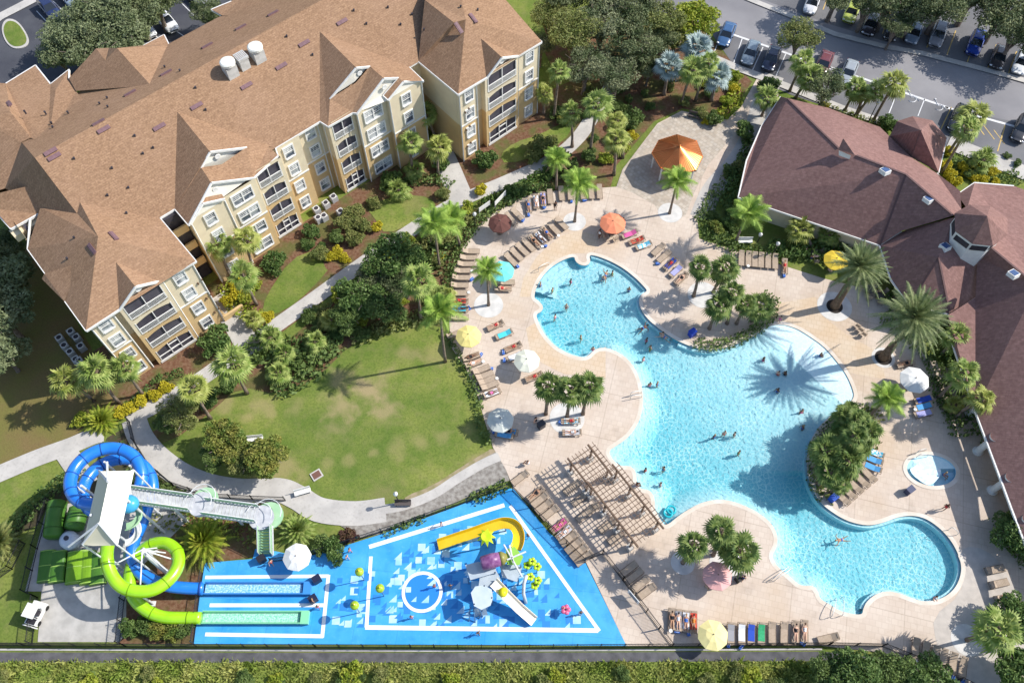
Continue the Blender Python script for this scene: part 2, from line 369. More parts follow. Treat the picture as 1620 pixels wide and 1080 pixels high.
def water_mat():
    m = bpy.data.materials.new('water'); m.use_nodes = True; n = m.node_tree.nodes; l = m.node_tree.links; n.remove(n['Principled BSDF'])
    t = n.new('ShaderNodeBsdfTransparent'); t.inputs[0].default_value = (0.92, 0.985, 0.99, 1)
    gl = n.new('ShaderNodeBsdfGlossy'); gl.inputs['Roughness'].default_value = 0.08
    f = n.new('ShaderNodeFresnel'); f.inputs[0].default_value = 1.33
    g = n.new('ShaderNodeNewGeometry'); nz = n.new('ShaderNodeTexNoise'); nz.inputs['Scale'].default_value = 2.2; nz.inputs['Detail'].default_value = 3; l.new(g.outputs['Position'], nz.inputs['Vector'])
    bp = n.new('ShaderNodeBump'); bp.inputs['Strength'].default_value = 0.25; bp.inputs['Distance'].default_value = 0.08; l.new(nz.outputs[0], bp.inputs['Height'])
    l.new(bp.outputs[0], gl.inputs['Normal']); l.new(bp.outputs[0], f.inputs['Normal'])
    mx = n.new('ShaderNodeMixShader'); l.new(f.outputs[0], mx.inputs[0]); l.new(t.outputs[0], mx.inputs[1]); l.new(gl.outputs[0], mx.inputs[2]); l.new(mx.outputs[0], n['Material Output'].inputs[0])
    return m
m_water = water_mat()
GR = 450
struct('ground', MB().sheet([(-GR, -GR), (GR, -GR), (GR, GR+200), (-GR, GR+200)], 0.0, [POOLW, SPA]), m_grass)
DECK = [(975,296),(985,268),(1040,196),(1078,176),(1150,190),(1172,170),(1200,120),(1232,150),(1205,205),(1180,250),(1130,300),(1103,345),(1106,378),(1150,392),(1300,440),(1420,470),(1460,560),(1530,600),(1600,700),
 (1640,800),(1640,1110),(1480,1085),(1400,1032),(1300,1021),(991,1021),(925,885),(812,772),(800,742),(780,708),(765,660),(757,630),(738,585),(714,550),(710,500),(713,440),(732,392),(762,352),(800,322),(850,304)]
struct('pool_deck', MB().sheet(WP(DECK), 0.06, [POOLW, SPA]), m_deck)
# pool shell
fl = MB(); x0, x1, y0, y1 = 0, 62, 12, 66; NX, NY = 170, 148
bA, bB = W(1215, 505), W(1362, 640); bd = (bB-bA).normalized(); bn = Vector((bd.y, -bd.x, 0))
if (W(1150, 650)-bA).dot(bn) < 0: bn = -bn
_SH = []
for _r in ((60, 81), (83, 101)):
    for _k in range(_r[0], _r[1]-1): _SH.append((W(*POOL[_k]), W(*POOL[_k+1])))
def shore(p):
    q = Vector((p[0], p[1], 0)); m = 9
    for a, b in _SH:
        if abs(a.x-q.x) > 9 or abs(a.y-q.y) > 9: continue
        d = b-a; t = max(0, min(1, (q-a).dot(d)/d.dot(d))); m = min(m, (a+d*t-q).length)
    return m
def floor_z(p):
    d = (Vector((p[0], p[1], 0))-bA).dot(bn); z = -0.02-max(0, d)*0.055
    z = max(-1.15, z)
    if p[1] < W(1300, 745).y and p[0] < 60: z = min(z, -1.0)
    s = shore(p)
    return max(z, -.14-.42*s) if s < 3 else z
vs = []; fs = []
for j in range(NY+1):
    for i in range(NX+1):
        p = (x0+(x1-x0)*i/NX, y0+(y1-y0)*j/NY); vs.append((p[0], p[1], floor_z(p)))
for j in range(NY):
    for i in range(NX): a = j*(NX+1)+i; fs.append((a, a+1, a+NX+2, a+NX+1))
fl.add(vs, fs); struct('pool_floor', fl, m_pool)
n = len(POOLW); wl = MB(); vs = [(p.x, p.y, 0.06) for p in POOLW]+[(p.x, p.y, -1.4) for p in POOLW]
wl.add(vs, [(i, n+i, n+(i+1) % n, (i+1) % n) for i in range(n)]); struct('pool_wall', wl, m_poolwall)
struct('pool_water', MB().sheet(POOLW, -0.10), m_water)
# coping ring and the submerged pale ledge on the inside
cen = MB(); vs = []
ar = sum(POOLW[i].x*POOLW[(i+1) % n].y-POOLW[(i+1) % n].x*POOLW[i].y for i in range(n)); sg = 1 if ar > 0 else -1
NRM = []
for i in range(n):
    t = (POOLW[(i+1) % n]-POOLW[(i-1) % n]).normalized(); NRM.append(Vector((t.y, -t.x, 0))*sg)   # outward
vs = [(p+q*0.38+Vector((0, 0, 0.075))) for p, q in zip(POOLW, NRM)]+[(p-q*0.04+Vector((0, 0, 0.075))) for p, q in zip(POOLW, NRM)]+[(p-q*0.04+Vector((0, 0, -0.03))) for p, q in zip(POOLW, NRM)]
fc = [(i, n+i, n+(i+1) % n, (i+1) % n) for i in range(n)]+[(n+i, 2*n+i, 2*n+(i+1) % n, n+(i+1) % n) for i in range(n)]
struct('pool_coping', MB().add(vs, [f if sg < 0 else f[::-1] for f in fc]), m_cope)
# gutter ledge (white) just inside, only along the deep edges
def ledge(i0, i1, wdt, z, name):
    a = W(*POOL[i0]); b = W(*POOL[i1]); ia = min(range(n), key=lambda k: (POOLW[k]-Vector((a.x, a.y, 0))).length); ib = min(range(n), key=lambda k: (POOLW[k]-Vector((b.x, b.y, 0))).length)
    idx = [k % n for k in range(ia, ib+1 if ib > ia else ib+n+1)]; m = len(idx)
    v = [POOLW[k]-NRM[k]*0.02+Vector((0, 0, z)) for k in idx]+[POOLW[k]-NRM[k]*wdt+Vector((0, 0, z)) for k in idx]+[POOLW[k]-NRM[k]*wdt+Vector((0, 0, -1.3)) for k in idx]
    f = [(j, j+1, m+j+1, m+j) for j in range(m-1)]+[(m+j, m+j+1, 2*m+j+1, 2*m+j) for j in range(m-1)]
    return v, [q[::-1] if sg > 0 else q for q in f]
m_ledge = mat('pool_ledge', (0.55, 0.78, 0.84), (0.45, 0.70, 0.78), 1.5, 0.5)
lb = MB()
for a, b, wd in ((0, 12, 0.30), (13, 19, 0.45), (28, 58, 0.28), (102, 108, 0.3)): lb.add(*ledge(a, b, wd, -0.16, ''))
for k, (wd, z) in enumerate(((0.8, -0.32), (1.5, -0.52), (2.2, -0.74), (2.9, -0.92))): lb.add(*ledge(114, 117, wd, z, ''))
struct('pool_steps', lb, m_ledge)
# spa
sp = MB(); n2 = len(SPA); sp.add([(p[0], p[1], 0.1) for p in SPA]+[(p[0], p[1], -0.9) for p in SPA], [(i, n2+i, n2+(i+1) % n2, (i+1) % n2)[::-1] for i in range(n2)])
sp.sheet(SPA, -0.55); struct('spa_basin', sp, mat('spa_tile', (0.30, 0.62, 0.80), (0.62, 0.80, 0.88), 1.2, 0.5))
struct('spa_water', MB().sheet(SPA, -0.06), m_water)
struct('spa_foam', MB().sheet([(spc.x-0.55+1.55*math.cos(a)*(1+.12*math.sin(3*a)), spc.y-0.25+1.15*math.sin(a)*(1+.15*math.cos(4*a))) for a in [2*PI*i/30 for i in range(30)]], -0.04), mat('foam', (0.75, 0.84, 0.88), (0.5, 0.72, 0.82), 2.5, 0.7))
struct('spa_rim', MB().strip([(spc.x+2.75*math.cos(a), spc.y+1.93*math.sin(a)) for a in [2*PI*i/40 for i in range(40)]], 0.42, 0.10, closed=True), m_cope)
# tan stained areas of the deck
def patch(name, L, m, z): struct(name, MB().sheet(smooth_pts(WP(L), 1), z), m)
struct('tan_deck_left', MB().sheet(WP([(925,566),(908,566),(884,556),(868,543),(855,525),(848,510),(832,520),(838,552),(858,575),(893,592),(958,598),(958,549),(940,556)]), 0.066), m_tan)
struct('tan_deck_point', MB().sheet(WP([(960,553),(985,562),(1008,592),(1015,614),(1016,640),(1008,668),(993,690),(975,703),(962,708),(948,692),(942,668),(952,640),(958,600)]), 0.068), m_deck)
struct('tan_deck_ring', MB().sheet(WP([(934,400),(905,402),(886,409),(868,421),(852,440),(844,456),(838,470),(822,470),(828,440),(850,405),(885,375),(915,365),(940,372),(946,392)]), 0.066), m_tan)
struct('tan_deck_palms', MB().sheet(WP([(1210,512),(1240,508),(1280,524),(1330,566),(1345,590),(1400,600),(1395,560),(1340,530),(1300,500),(1290,470),(1230,480)]), 0.066), m_tan)
struct('plaza', MB().sheet(WP([(975,296),(985,268),(1040,198),(1078,178),(1148,192),(1160,215),(1120,262),(1098,306),(1085,340),(1068,353),(1048,345),(1036,325),(1000,305)]), 0.066), m_plaza)
patch('plaza_lower_right', [(1512,872),(1540,862),(1575,880),(1605,925),(1620,990),(1625,1085),(1500,1075),(1480,1015),(1475,975),(1520,940),(1524,900)], mat('plaza_pavers_pale', (0.50, 0.45, 0.40), (0.42, 0.38, 0.34), 1.4, 0.8, 0.2, 6), 0.068)
for _i, (x, y, r, c) in enumerate(((1060,337,1.5,0),(909,351,1.4,0),(773,483,1.7,0),(1320,485,2.0,0),(1397,566,1.3,0),(1529,1012,1.5,0),(1149,892,1.7,0),(897,662,1.9,0),(1112,467,1.8,0),(1080,890,1.2,0))):
    p = W(x, y); struct('tree_ring_paving', MB().sheet([(p.x+r*math.cos(a), p.y+r*math.sin(a)) for a in [2*PI*i/28 for i in range(28)]], .072+.001*_i), mat('pale_ring', (0.62, 0.60, 0.57), (0.50, 0.49, 0.47), 1.2, .8))
for x, y, r in ((1320,485,.95),(1397,566,.95)):
    p = W(x, y); struct('planting_pit', MB().sheet([(p.x+r*math.cos(a), p.y+r*math.sin(a)) for a in [2*PI*i/24 for i in range(24)]], .09), mat('dark_soil', (0.035, 0.028, 0.024), None, rough=.95))
# beds and lawns
struct('mulch_bed_building', MB().sheet(WP([(140,560),(330,450),(560,300),(760,190),(900,130),(960,100),(1000,120),(960,190),(890,240),(800,285),(720,335),(560,440),(400,560),(250,640),(205,665)]), 0.02), m_mulch)
struct('mulch_bed_wood', MB().sheet(WP([(850,60),(1100,30),(1150,90),(1190,130),(1150,185),(1080,172),(1035,192),(975,262),(965,300),(900,295),(850,290),(870,270),(930,200),(990,130),(880,120)]), 0.025), m_mulch)
patch('mulch_bed_hedge', [(205,700),(330,640),(430,560),(560,450),(720,345),(840,290),(900,285),(850,305),(770,345),(735,390),(715,440),(712,520),(660,510),(640,500),(560,540),(500,600),(440,625),(380,610),(330,655),(270,700),(230,700)], m_mulch, 0.03)
patch('lawn_by_hedge', [(415,495),(420,470),(460,410),(500,395),(510,410),(515,425),(520,428),(470,480),(430,500)], m_grass, 0.05)
patch('lawn_by_wing', [(580,330),(600,318),(640,308),(680,312),(692,328),(660,350),(610,372),(596,350)], m_grass, 0.05)
patch('lawn_far_wing', [(790,245),(815,225),(850,215),(900,190),(905,210),(870,240),(800,262)], m_grass, 0.05)
struct('dry_lawn', MB().sheet(WP([(-1500,560),(-600,200),(60,400),(150,560),(225,625),(190,660),(150,680),(0,738),(-200,812),(-1500,1500)]), 0.012), m_dry)
#patch('lawn_bare_patch', [(520,600),(560,590),(600,600),(612,635),(590,655),(545,660),(525,640)], mat('bare_grass', (0.22, 0.18, 0.08), (0.15, 0.17, 0.05), 0.9, 0.95, 0.4, 8), 0.045)
patch('bare_strip_path', [(640,785),(685,768),(724,742),(763,718),(780,708),(785,716),(763,727),(724,750),(685,776),(641,794)], mat('sandy_edge', (0.34, 0.27, 0.18), (0.22, 0.20, 0.09), 1.5, 0.95, 0.4, 8), 0.045)
# paths
def path(name, L, wd, z=0.08, m=None, k=6):
    P = spline(WP(L), k); struct(name, MB().strip([(p.x, p.y) for p in P], wd, z), m or m_conc)
path('path_main', [(340,470),(365,500),(388,540),(400,560)], 2.6, 0.075)
path('path_long', [(202,664),(250,640),(300,612),(395,545),(480,485),(570,420),(650,365),(720,322),(800,288),(870,255),(915,218),(945,172),(975,125),(1000,95)], 1.9)
path('path_wing', [(700,245),(712,272),(728,310)], 3.0, 0.072)
path('path_left', [(-600,1010),(-250,852),(-60,775),(0,749),(60,724),(110,706),(148,690),(165,686)], 2.0)
path('path_left_branch', [(97,704),(118,735),(140,768)], 2.2, 0.085)
path('path_curve', [(212,662),(222,690),(245,720),(285,750),(330,768),(380,776),(440,775),(470,786),(505,806),(560,812),(610,806)], [2.6]*61, 0.085)
struct('path_arc', MB().sheet(WP([(560,800),(600,800),(641,793),(685,775),(724,749),(763,726),(784,715),(800,742),(806,760),(770,772),(720,795),(650,825),(600,845),(570,850),(540,832),(505,815)]), 0.078), m_gravel)
struct('path_arc_edge', MB().strip([(p.x, p.y) for p in spline(WP([(540,808),(600,806),(641,799),(685,782),(724,757),(763,734),(790,722)]), 5)], 1.0, 0.09), m_conc)
path('path_entry', [(1225,120),(1205,165),(1195,200),(1170,250),(1128,300),(1108,345)], 2.6, 0.074)
struct('service_road', MB().sheet(WP([(-1200,1030),(700,1032),(1300,1030),(1420,1042),(1560,1100),(1500,1120),(1380,1054),(1300,1045),(700,1048),(-1200,1046)]), 0.03), mat('old_asphalt', (0.12, 0.118, 0.125), (0.07, 0.07, 0.075), 1.0, 0.9, 0.3, 6))
struct('service_kerb', MB().prism(WP([(-200,1025),(700,1027.5),(1300,1025),(1300,1028),(700,1030.5),(-200,1028)]), 0, 0.14), m_conc)
# road and parking, top right
struct('parking_asphalt', MB().sheet(WP([(1050,-80),(1130,60),(1165,110),(1250,150),(1400,200),(1530,245),(1640,290),(1700,300),(1900,-200),(1300,-300)]), 0.03), m_asph)
struct('road_lane', MB().sheet(WP([(900,-60),(1080,-35),(1180,-10),(1300,35),(1460,85),(1640,140),(1800,190),(1800,280),(1640,200),(1500,172),(1340,118),(1200,68),(1130,42),(900,-20)]), 0.035), m_asphl)
mk = MB()
def line(a, b, wd=0.12, z=0.045, m=None): (m or mk).strip([W(*a)[:2], W(*b)[:2]], wd, z)
line((1133,46),(1340,118),0.35); line((1310,106),(1500,171),0.35); line((1495,170),(1625,206),0.35)
for a, b in (((1142,52),(1128,88)),((1174,62),(1160,102)),((1207,75),(1189,115)),((1243,86),(1226,124)),((1418,150),(1405,183)),((1463,156),(1452,184)),((1375,140),(1362,172))): line(a, b)
struct('bay_markings', mk, m_white)
mk2 = MB(); line((1505,170),(1488,205),0.14,0.045,mk2); line((1590,198),(1578,240),0.14,0.045,mk2)
for t in range(5): line((1508+t*16,178+t*7),(1525+t*16,200+t*7),0.12,0.045,mk2)
for a, b in ((1227,-40),(1262,-25),(1302,-8),(1338,8),(1366,20),(1396,30),(1430,42),(1466,52),(1498,63),(1530,75),(1562,85),(1594,96)):
    mk2.strip([W(a, b+24)[:2], W(a+14, b-14)[:2]], 0.13, 0.045)
struct('bay_markings_yellow', mk2, m_yell)
kb = MB(); kb.strip([p[:2] for p in WP([(1000,-62),(1180,-2),(1260,30),(1320,55),(1400,75),(1460,86),(1560,112),(1640,134)])], 0.9, 0.16)
kb.strip([p[:2] for p in WP([(1128,92),(1170,110),(1240,136),(1330,172),(1400,196)])], 1.2, 0.14); kb.strip([p[:2] for p in WP([(1500,226),(1560,250),(1640,282)])], 2.4, 0.12)
struct('kerbs', kb, m_conc)
wc = MB()
for cx, cy in ((1442,155),(1484,168)):
    c = W(cx, cy, 0.05); wc.tube([c+Vector((0.55*math.cos(a), 0.55*math.sin(a)-0.2, 0)) for a in [i*0.45-2.6 for i in range(11)]], 0.07, 4); wc.tube([c+Vector((-.1, 1.0, 0)), c+Vector((0, .1, 0)), c+Vector((.6, .1, 0)), c+Vector((.9, -.6, 0))], 0.07, 4); wc.ball(c+Vector((-.1, 1.2, 0)), 0.16, 6)
struct('wheelchair_symbols', wc, m_white)
# parking, top left
struct('parking_left', MB().sheet(WP([(-900,500),(-300,300),(-200,200),(-60,100),(-30,-60),(60,-200),(500,-160),(520,-60),(360,30),(270,70),(150,130),(60,140),(0,170)]), 0.03), mat('asphalt_dark', (0.05, 0.052, 0.065), (0.075, 0.078, 0.09), 0.3, 0.85, 0.2, 6))
struct('parking_left_kerb', MB().strip([p[:2] for p in WP([(-60,75),(0,28),(58,-2),(120,-40)])], 1.5, 0.14), m_conc)
isl = smooth_pts(WP([(2,45),(10,30),(28,33),(44,55),(47,70),(36,78),(20,78),(8,66)]), 2); struct('parking_island_kerb', MB().prism([(p.x, p.y) for p in isl], 0, 0.14), m_conc)
ic = sum((Vector(p) for p in isl), Vector())/len(isl); struct('parking_island_grass', MB().sheet([(ic+(Vector(p)-ic)*0.86)[:2] for p in isl], 0.16), m_grass)
mk = MB()
for a, b in (((58,18),(88,50)),((84,2),(112,30)),((262,38),(294,60)),((288,6),(308,26)),((222,40),(250,60))): line(a, b, 0.12)
struct('bay_markings_left', mk, m_white)
# splash pad
PAD = [(325,890),(352,888),(400,884),(404,868),(438,872),(480,882),(530,868),(600,846),(660,824),(720,802),(800,771),(813,774),(868,842),(925,888),(991,1021),(307,1018),(314,950)]
m_pad = mat('splash_pad_blue', (0.030, 0.29, 0.68), (0.075, 0.39, 0.77), 0.28, 0.38, 0.15, 8, 0.45, bscale=5); mul_noise(m_pad, 0.7, .52, .7, .35, 6, (0.015, 0.19, 0.56)); mul_noise(m_pad, 3.5, .58, .8, .3, 6, (0.20, 0.50, 0.78)); brick_lines(m_pad, 4.2, 4.2, .35, 0.1, .03, (0.3, 0.5, 0.7), 0, (.97, .97, .97))
m_padd = mat('splash_pad_deep_blue', (0.012, 0.13, 0.50), (0.02, 0.17, 0.55), 0.8, 0.45)
m_padl = mat('splash_pad_pale', (0.26, 0.52, 0.76), (0.48, 0.66, 0.80), 0.8, 0.5)
struct('splash_pad', MB().sheet(WP(PAD), 0.07), m_pad)
struct('slide_yard', MB().sheet(WP([(75,800),(250,780),(300,820),(200,920),(200,1000),(190,1015),(60,1015),(66,935),(40,935)]), 0.05), mat('yard_concrete', (0.46, 0.44, 0.41), (0.36, 0.345, 0.32), 1.1, 0.9, 0.3, 8))
struct('wild_ground', MB().sheet(WP([(-300,1044),(700,1046),(1300,1043),(1390,1056),(1500,1115),(1400,1300),(-300,1300)]), 0.025), mat('wild_ground', (0.20, 0.24, 0.05), (0.13, 0.17, 0.035), .8, .95, .4, 8))
struct('hedge_bed_slide', MB().sheet(WP([(120,770),(150,735),(170,692),(206,672),(222,700),(250,735),(300,768),(380,786),(440,790),(445,835),(300,830),(250,800),(200,800),(75,800),(60,830),(20,850),(30,820),(80,775)]), 0.042), mat('dark_mulch', (0.075, 0.055, 0.035), (0.05, 0.06, 0.025), 1.5, .95, .6, 8))
struct('slide_bed', MB().sheet(WP([(215,800),(410,830),(408,880),(325,890),(307,1018),(190,1018),(200,930),(240,860)]), 0.045), m_mulch)
wl = MB()
def wline(a, b, wd=0.55, z=0.085): wl.strip([W(*a)[:2], W(*b)[:2]], wd, z)
wline((584,865),(798,799),0.42,0.085); wline((587,880),(580,992),0.36,0.088); wline((578,992),(946,997),0.42,0.091); wline((807,800),(948,998),0.36,0.094)
wline((325,913),(520,911),0.34,0.085); wline((332,957),(512,957),0.36,0.088); wline((325,1003),(512,1006),0.36,0.091); wline((520,909),(510,1008),0.36,0.094)
struct('pad_white_lines', wl, mat('pad_white', (0.78, 0.80, 0.82), (0.70, 0.74, 0.78), 1, 0.6))
rng = random.Random(3); tl = MB(); td = MB()
for k in range(330):
    x = rng.uniform(530, 920); y = rng.uniform(835, 990)
    if not (y > 1000-(x-480)*0.42-60 and (x < 800 or y > 800+(x-800)*1.35+20)): continue
    if x < 580 and y < 880: continue
    p = W(x, y); s = rng.choice([0.26, 0.32, 0.38]); tri = rng.random() < .6; b = tl if rng.random() < .5 else td
    q = [(p.x-s, p.y-s), (p.x+s, p.y-s), (p.x+s, p.y+s)]+([] if tri else [(p.x-s, p.y+s)]); zz = 0.074 + 0.0003*k*0.2
    b.add([(a[0], a[1], zz) for a in q], [tuple(range(len(q)))])
struct('pad_pale_tiles', tl, m_padl); struct('pad_dark_tiles', td, mat('splash_pad_mid', (0.03, 0.21, 0.56), None, rough=0.5))
rc = W(668, 936); ring = [(rc.x+1.85*math.cos(a), rc.y+1.85*math.sin(a)) for a in [2*PI*i/48 for i in range(48)]]
struct('wading_ring', MB().strip(ring, 0.32, 0.11, closed=True), MATS['pad_white']); struct('wading_water', MB().sheet([(rc.x+(p[0]-rc.x)*.9, rc.y+(p[1]-rc.y)*.9) for p in ring], 0.09), mat('ring_blue', (0.03, 0.22, 0.68), None, rough=0.2))
# raised outline of the left slide landing bays
# ================================================================ APARTMENT BUILDING (frame u along the front, v into the block)
BA = math.radians(41); ZE = 12.2
def L(u, v, z=0.0): return Vector((u*math.cos(BA)-v*math.sin(BA), u*math.sin(BA)+v*math.cos(BA), z))
m_sh = mat('roof_shingle', (0.345, 0.215, 0.13), (0.265, 0.16, 0.098), 5, 0.9, 0.3, 9, 0.15, bscale=10, lo=0.42, hi=0.62)
mul_noise(m_sh, 0.18, 0.42, 0.66, 0.35, 7, (0.37, 0.235, 0.155)); brick_lines(m_sh, 0.5, 0.22, 0.35, -BA, 0.03, (0.4, 0.4, 0.4), 0.5, (0.80, 0.78, 0.76))
m_cream = mat('wall_cream', (0.67, 0.58, 0.41), (0.61, 0.52, 0.37), 0.8, 0.85, 0.15, 6)
m_tanw = mat('wall_ochre', (0.60, 0.425, 0.21), (0.55, 0.39, 0.20), 0.8, 0.85, 0.15, 6)
m_trim = mat('white_trim', (0.74, 0.73, 0.70), (0.66, 0.65, 0.62), 2, 0.6)
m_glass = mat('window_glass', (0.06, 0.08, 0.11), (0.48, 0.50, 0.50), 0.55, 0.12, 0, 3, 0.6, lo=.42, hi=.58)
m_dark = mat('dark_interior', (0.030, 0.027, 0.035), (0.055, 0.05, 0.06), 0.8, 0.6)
m_scr = mat('screen_mesh', (0.045, 0.04, 0.055), (0.08, 0.075, 0.09), 0.5, 0.7)
apt = thing('apartment_building', 'four storey cream and ochre apartment block with brown shingle roof', 'building', L(25, 72))
def SF(z): return lambda u, v: None
def R(x, y, z): return W(x, y, z)
roof = MB()
def face(*P): roof.add([tuple(p) for p in P], [tuple(range(len(P)))])
def MF(v): return ZE+.43*(v-67.2)
# main gable body
RL, RR = L(2.6, 78.2, 16.93), L(57.3, 78.2, 16.93)
face(L(2.6, 71.6, 14.05), L(9, 67.2, ZE), L(57.3, 67.2, ZE), RR, RL)
face(RR, L(57.3, 89.2, ZE), L(2.6, 89.2, ZE), RL)
# left wing
pk, q = L(2.75, 66.1, 15.7), L(3.5, 72.4, 14.44); FLc, BRc, n2c, L0 = L(-3.5, 59.9, ZE), L(9, 59.9, ZE), L(9, 67.2, ZE), L(-3.4, 72.7, ZE); p2 = L(2.6, 71.6, 14.1)
face(FLc, BRc, pk); face(BRc, n2c, q, pk); face(L0, FLc, pk); m1 = R(64, 328, 12.7)
face(L0, pk, q, p2, m1)
face(p2, RL, R(34, 225, 14.6), R(8, 298, 12.3), m1)
# left end bay and rear left roofs
a0, a1, a2, a3 = R(17, 362, 12.0), R(60, 338, 12.0), R(66, 326, 12.9), R(50, 293, 13.9); face(a0, a1, a2, a3, R(0, 305, 13.8), R(-10, 330, 12.6))
face(R(17, 178, 15.2), R(49, 218, 14.8), R(34, 225, 14.6), R(8, 298, 12.3), R(-30, 310, 11.8), R(-30, 190, 15))
face(R(17, 178, 15.2), R(-30, 190, 15), R(-30, 130, 12.2), R(9, 132, ZE)); face(R(17, 178, 15.2), R(9, 132, ZE), R(56, 103, ZE), R(80, 133, ZE), R(88, 143, 12.9), R(75, 235, 15.4), R(49, 218, 14.8))
face(R(88, 143, 12.9), R(80, 133, ZE), R(109, 110, ZE), R(120, 144, 12.6), R(160, 197, 15.4), R(75, 235, 15.4))
# front gable wing one
g1b, g1f = L(17.3, 75.4, 15.72), R(332, 240, 15.7); ap2 = R(334, 289, 14.6); hl = R(318, 265, 14.69); wr = R(390, 233, 13.8); vr = R(425, 232, 12.5); br = R(440, 246, ZE); gr = R(401, 281, ZE); ht = R(351, 260, 14.0)
face(g1b, L(10.8, 67.2, ZE), L(10.8, 64.4, ZE), ap2, hl, g1f); face(g1b, g1f, wr, vr, L(23.6, 67.3, ZE+.03))
face(hl, ap2, gr, ht); face(ht, gr, br, vr, wr)
s3a, s3b, s3c, s3d = R(316, 314, 13.45), R(351, 307, 12.75), R(355, 314, 12.5), R(320, 322, 13.4); face(s3a, s3d, s3c, s3b)
# front gable wing two
g2b, g2f = L(36.1, 75.4, 15.72), R(563, 107, 15.7); h2 = R(522, 156, 13.39); h2b = R(519, 200, ZE); h2c = R(563, 131, 14.0); h2e = R(558, 178, ZE); g2l = R(565, 179, ZE); w2r = R(585, 105, 14.9); g2a = R(607, 124, 14.6); g2r = R(630, 123, 13.6)
face(g2b, L(29.6, 67.2, ZE), h2b, h2, g2f); tip = R(670, 128, ZE)
face(h2, h2b, h2e, h2c); face(h2c, h2e, g2l, g2a, w2r); face(g2b, g2f, w2r, g2a, g2r, tip, L(42.4, 67.3, ZE))
s4a, s4b, s4c, s4d = R(630, 123, 13.6), R(638, 129, 13.4), R(614, 158, 12.35), R(606, 151, 12.5); face(s4a, s4d, s4c, s4b); face(s4a, s4b, R(662, 127, 12.4), tip)
# right wing
pr = R(737, 31, 15.7); r1 = R(718, 36, 15.9); vt = R(672, 0, 15.9)
c1, c2, c3 = L(44, 60.1, ZE), L(57, 60.1, ZE), L(57.3, 73, ZE)
face(c1, pr, r1, vt, L(43.8, 67.3, ZE+.02)); face(c1, c2, pr); face(c2, L(57.3, 89.2, ZE), RR, pr); face(pr, RR, vt, r1)
# gable over the right bay, gable over the left bay
rt, ra, rl, rr_ = R(749, 50, 14.4), R(794, 91, 14.0), R(771, 122, ZE+.03), R(820, 88, ZE+.03)
face(rt, rl, ra); face(rt, ra, rr_)
lt, la, ll, lr = R(172, 400, 14.3), R(214, 453, 14.0), R(189, 489, ZE+.03), R(253, 444, ZE+.03)
face(lt, ll, la); face(lt, la, lr)
sg1, sg2, sg3, sg4 = R(70, 433, 12.6), R(124, 416, 13.9), R(102, 477, ZE+.05), R(66, 441, ZE); face(sg1, sg4, sg3, sg2); 
# rear gable wing
bt, bf = R(239, 135.5, 15.75), R(185, 76.4, 15.7)
face(bt, bf, R(167, 96, 14.6), R(152, 77, 14.8), R(109, 124, 12.7), R(120, 144, 12.75)); face(bt, R(268, 72, ZE), R(259.6, 55, ZE), R(227, 72, 12.9), bf); face(R(167, 96, 14.6), bf, R(172, 76, 14.8), R(152, 77, 14.8))
face(R(334, 15, ZE), R(352, 25, 12.4), R(372, 26, 13.2), R(462, 10, 14.5), R(470, -40, 14.5), R(430, -40, 12.2), R(366, 2, ZE))
part('roof', roof, m_sh, apt, world=True)
# fascia and gutters along the eaves
fa = MB()
def eave(*P):
    for a, b in zip(P[:-1], P[1:]): fa.beam(a+Vector((0, 0, -.12)), b+Vector((0, 0, -.12)), 0.14, 0.26)
eave(R(-12, 330, 12.4), a0, a1); eave(a1, R(47, 346, 12.1), L0, FLc, ll, la, lr, BRc, n2c, L(10.8, 67.2, ZE), L(10.8, 64.4, ZE), ap2, gr); eave(g1f, hl); eave(g1f, wr); eave(gr, br, L(23.6, 67.2, ZE), L(29.6, 67.2, ZE), h2b, h2e, g2l, g2a, g2r); eave(g2f, h2)
eave(g2f, w2r); eave(s3c, s3d, L(11.0, 64.4, ZE)); eave(s4c, s4b, R(662, 127, 12.4), tip, L(42.4, 67.3, ZE), L(43.8, 67.3, ZE), c1, rl, ra, rr_, c2, L(57.3, 89.2, ZE)); eave(R(9, 132, ZE), R(56, 103, ZE), R(80, 133, ZE), R(109, 110, ZE), R(109, 124, 12.7)); eave(R(227, 72, ZE), R(259.6, 55, ZE), R(268, 72, ZE), R(352, 25, ZE), R(334, 15, ZE), R(366, 2, ZE)); eave(s4a, s4d, s4c)
split_parts('fascia', fa, m_trim, apt, world=True)
# wall masses
wu, wlw, band = MB(), MB(), MB()
ZS = 6.35
def mass(u0, u1, v0, v1, zt=ZE-0.05, solid=True):
    P = [L(u0, v0), L(u1, v0), L(u1, v1), L(u0, v1)]; P2 = [(p.x, p.y) for p in P]
    wlw.prism(P2, 0, ZS, top=False); wu.prism(P2, ZS, zt, top=False)
mass(-3.0, 8.6, 61.0, 74.0); mass(2.4, 8.6, 74, 88.7); mass(11.2, 23.2, 67.3, 75); mass(29.9, 42.2, 67.3, 75); mass(2.8, 56.9, 67.8, 88.6); mass(44.3, 56.8, 61.0, 75); mass(-2.9, 3.0, 73.0, 88)
mass(-2.96, -0.6, 60.35, 61.05); mass(5.15, 8.56, 60.35, 61.05)
mass(11.24, 15.4, 64.85, 67.4); mass(15.4, 19.5, 65.15, 67.4); mass(37.5, 42.16, 64.75, 67.4); mass(33.5, 37.5, 65.5, 67.4)
mass(44.34, 46.9, 60.35, 61.05); mass(53.4, 56.76, 60.35, 61.05); mass(23.2, 26.6, 67.1, 67.85)
split_parts('wall_lower', wlw, m_tanw, apt, world=True); split_parts('wall_upper', wu, m_cream, apt, world=True)
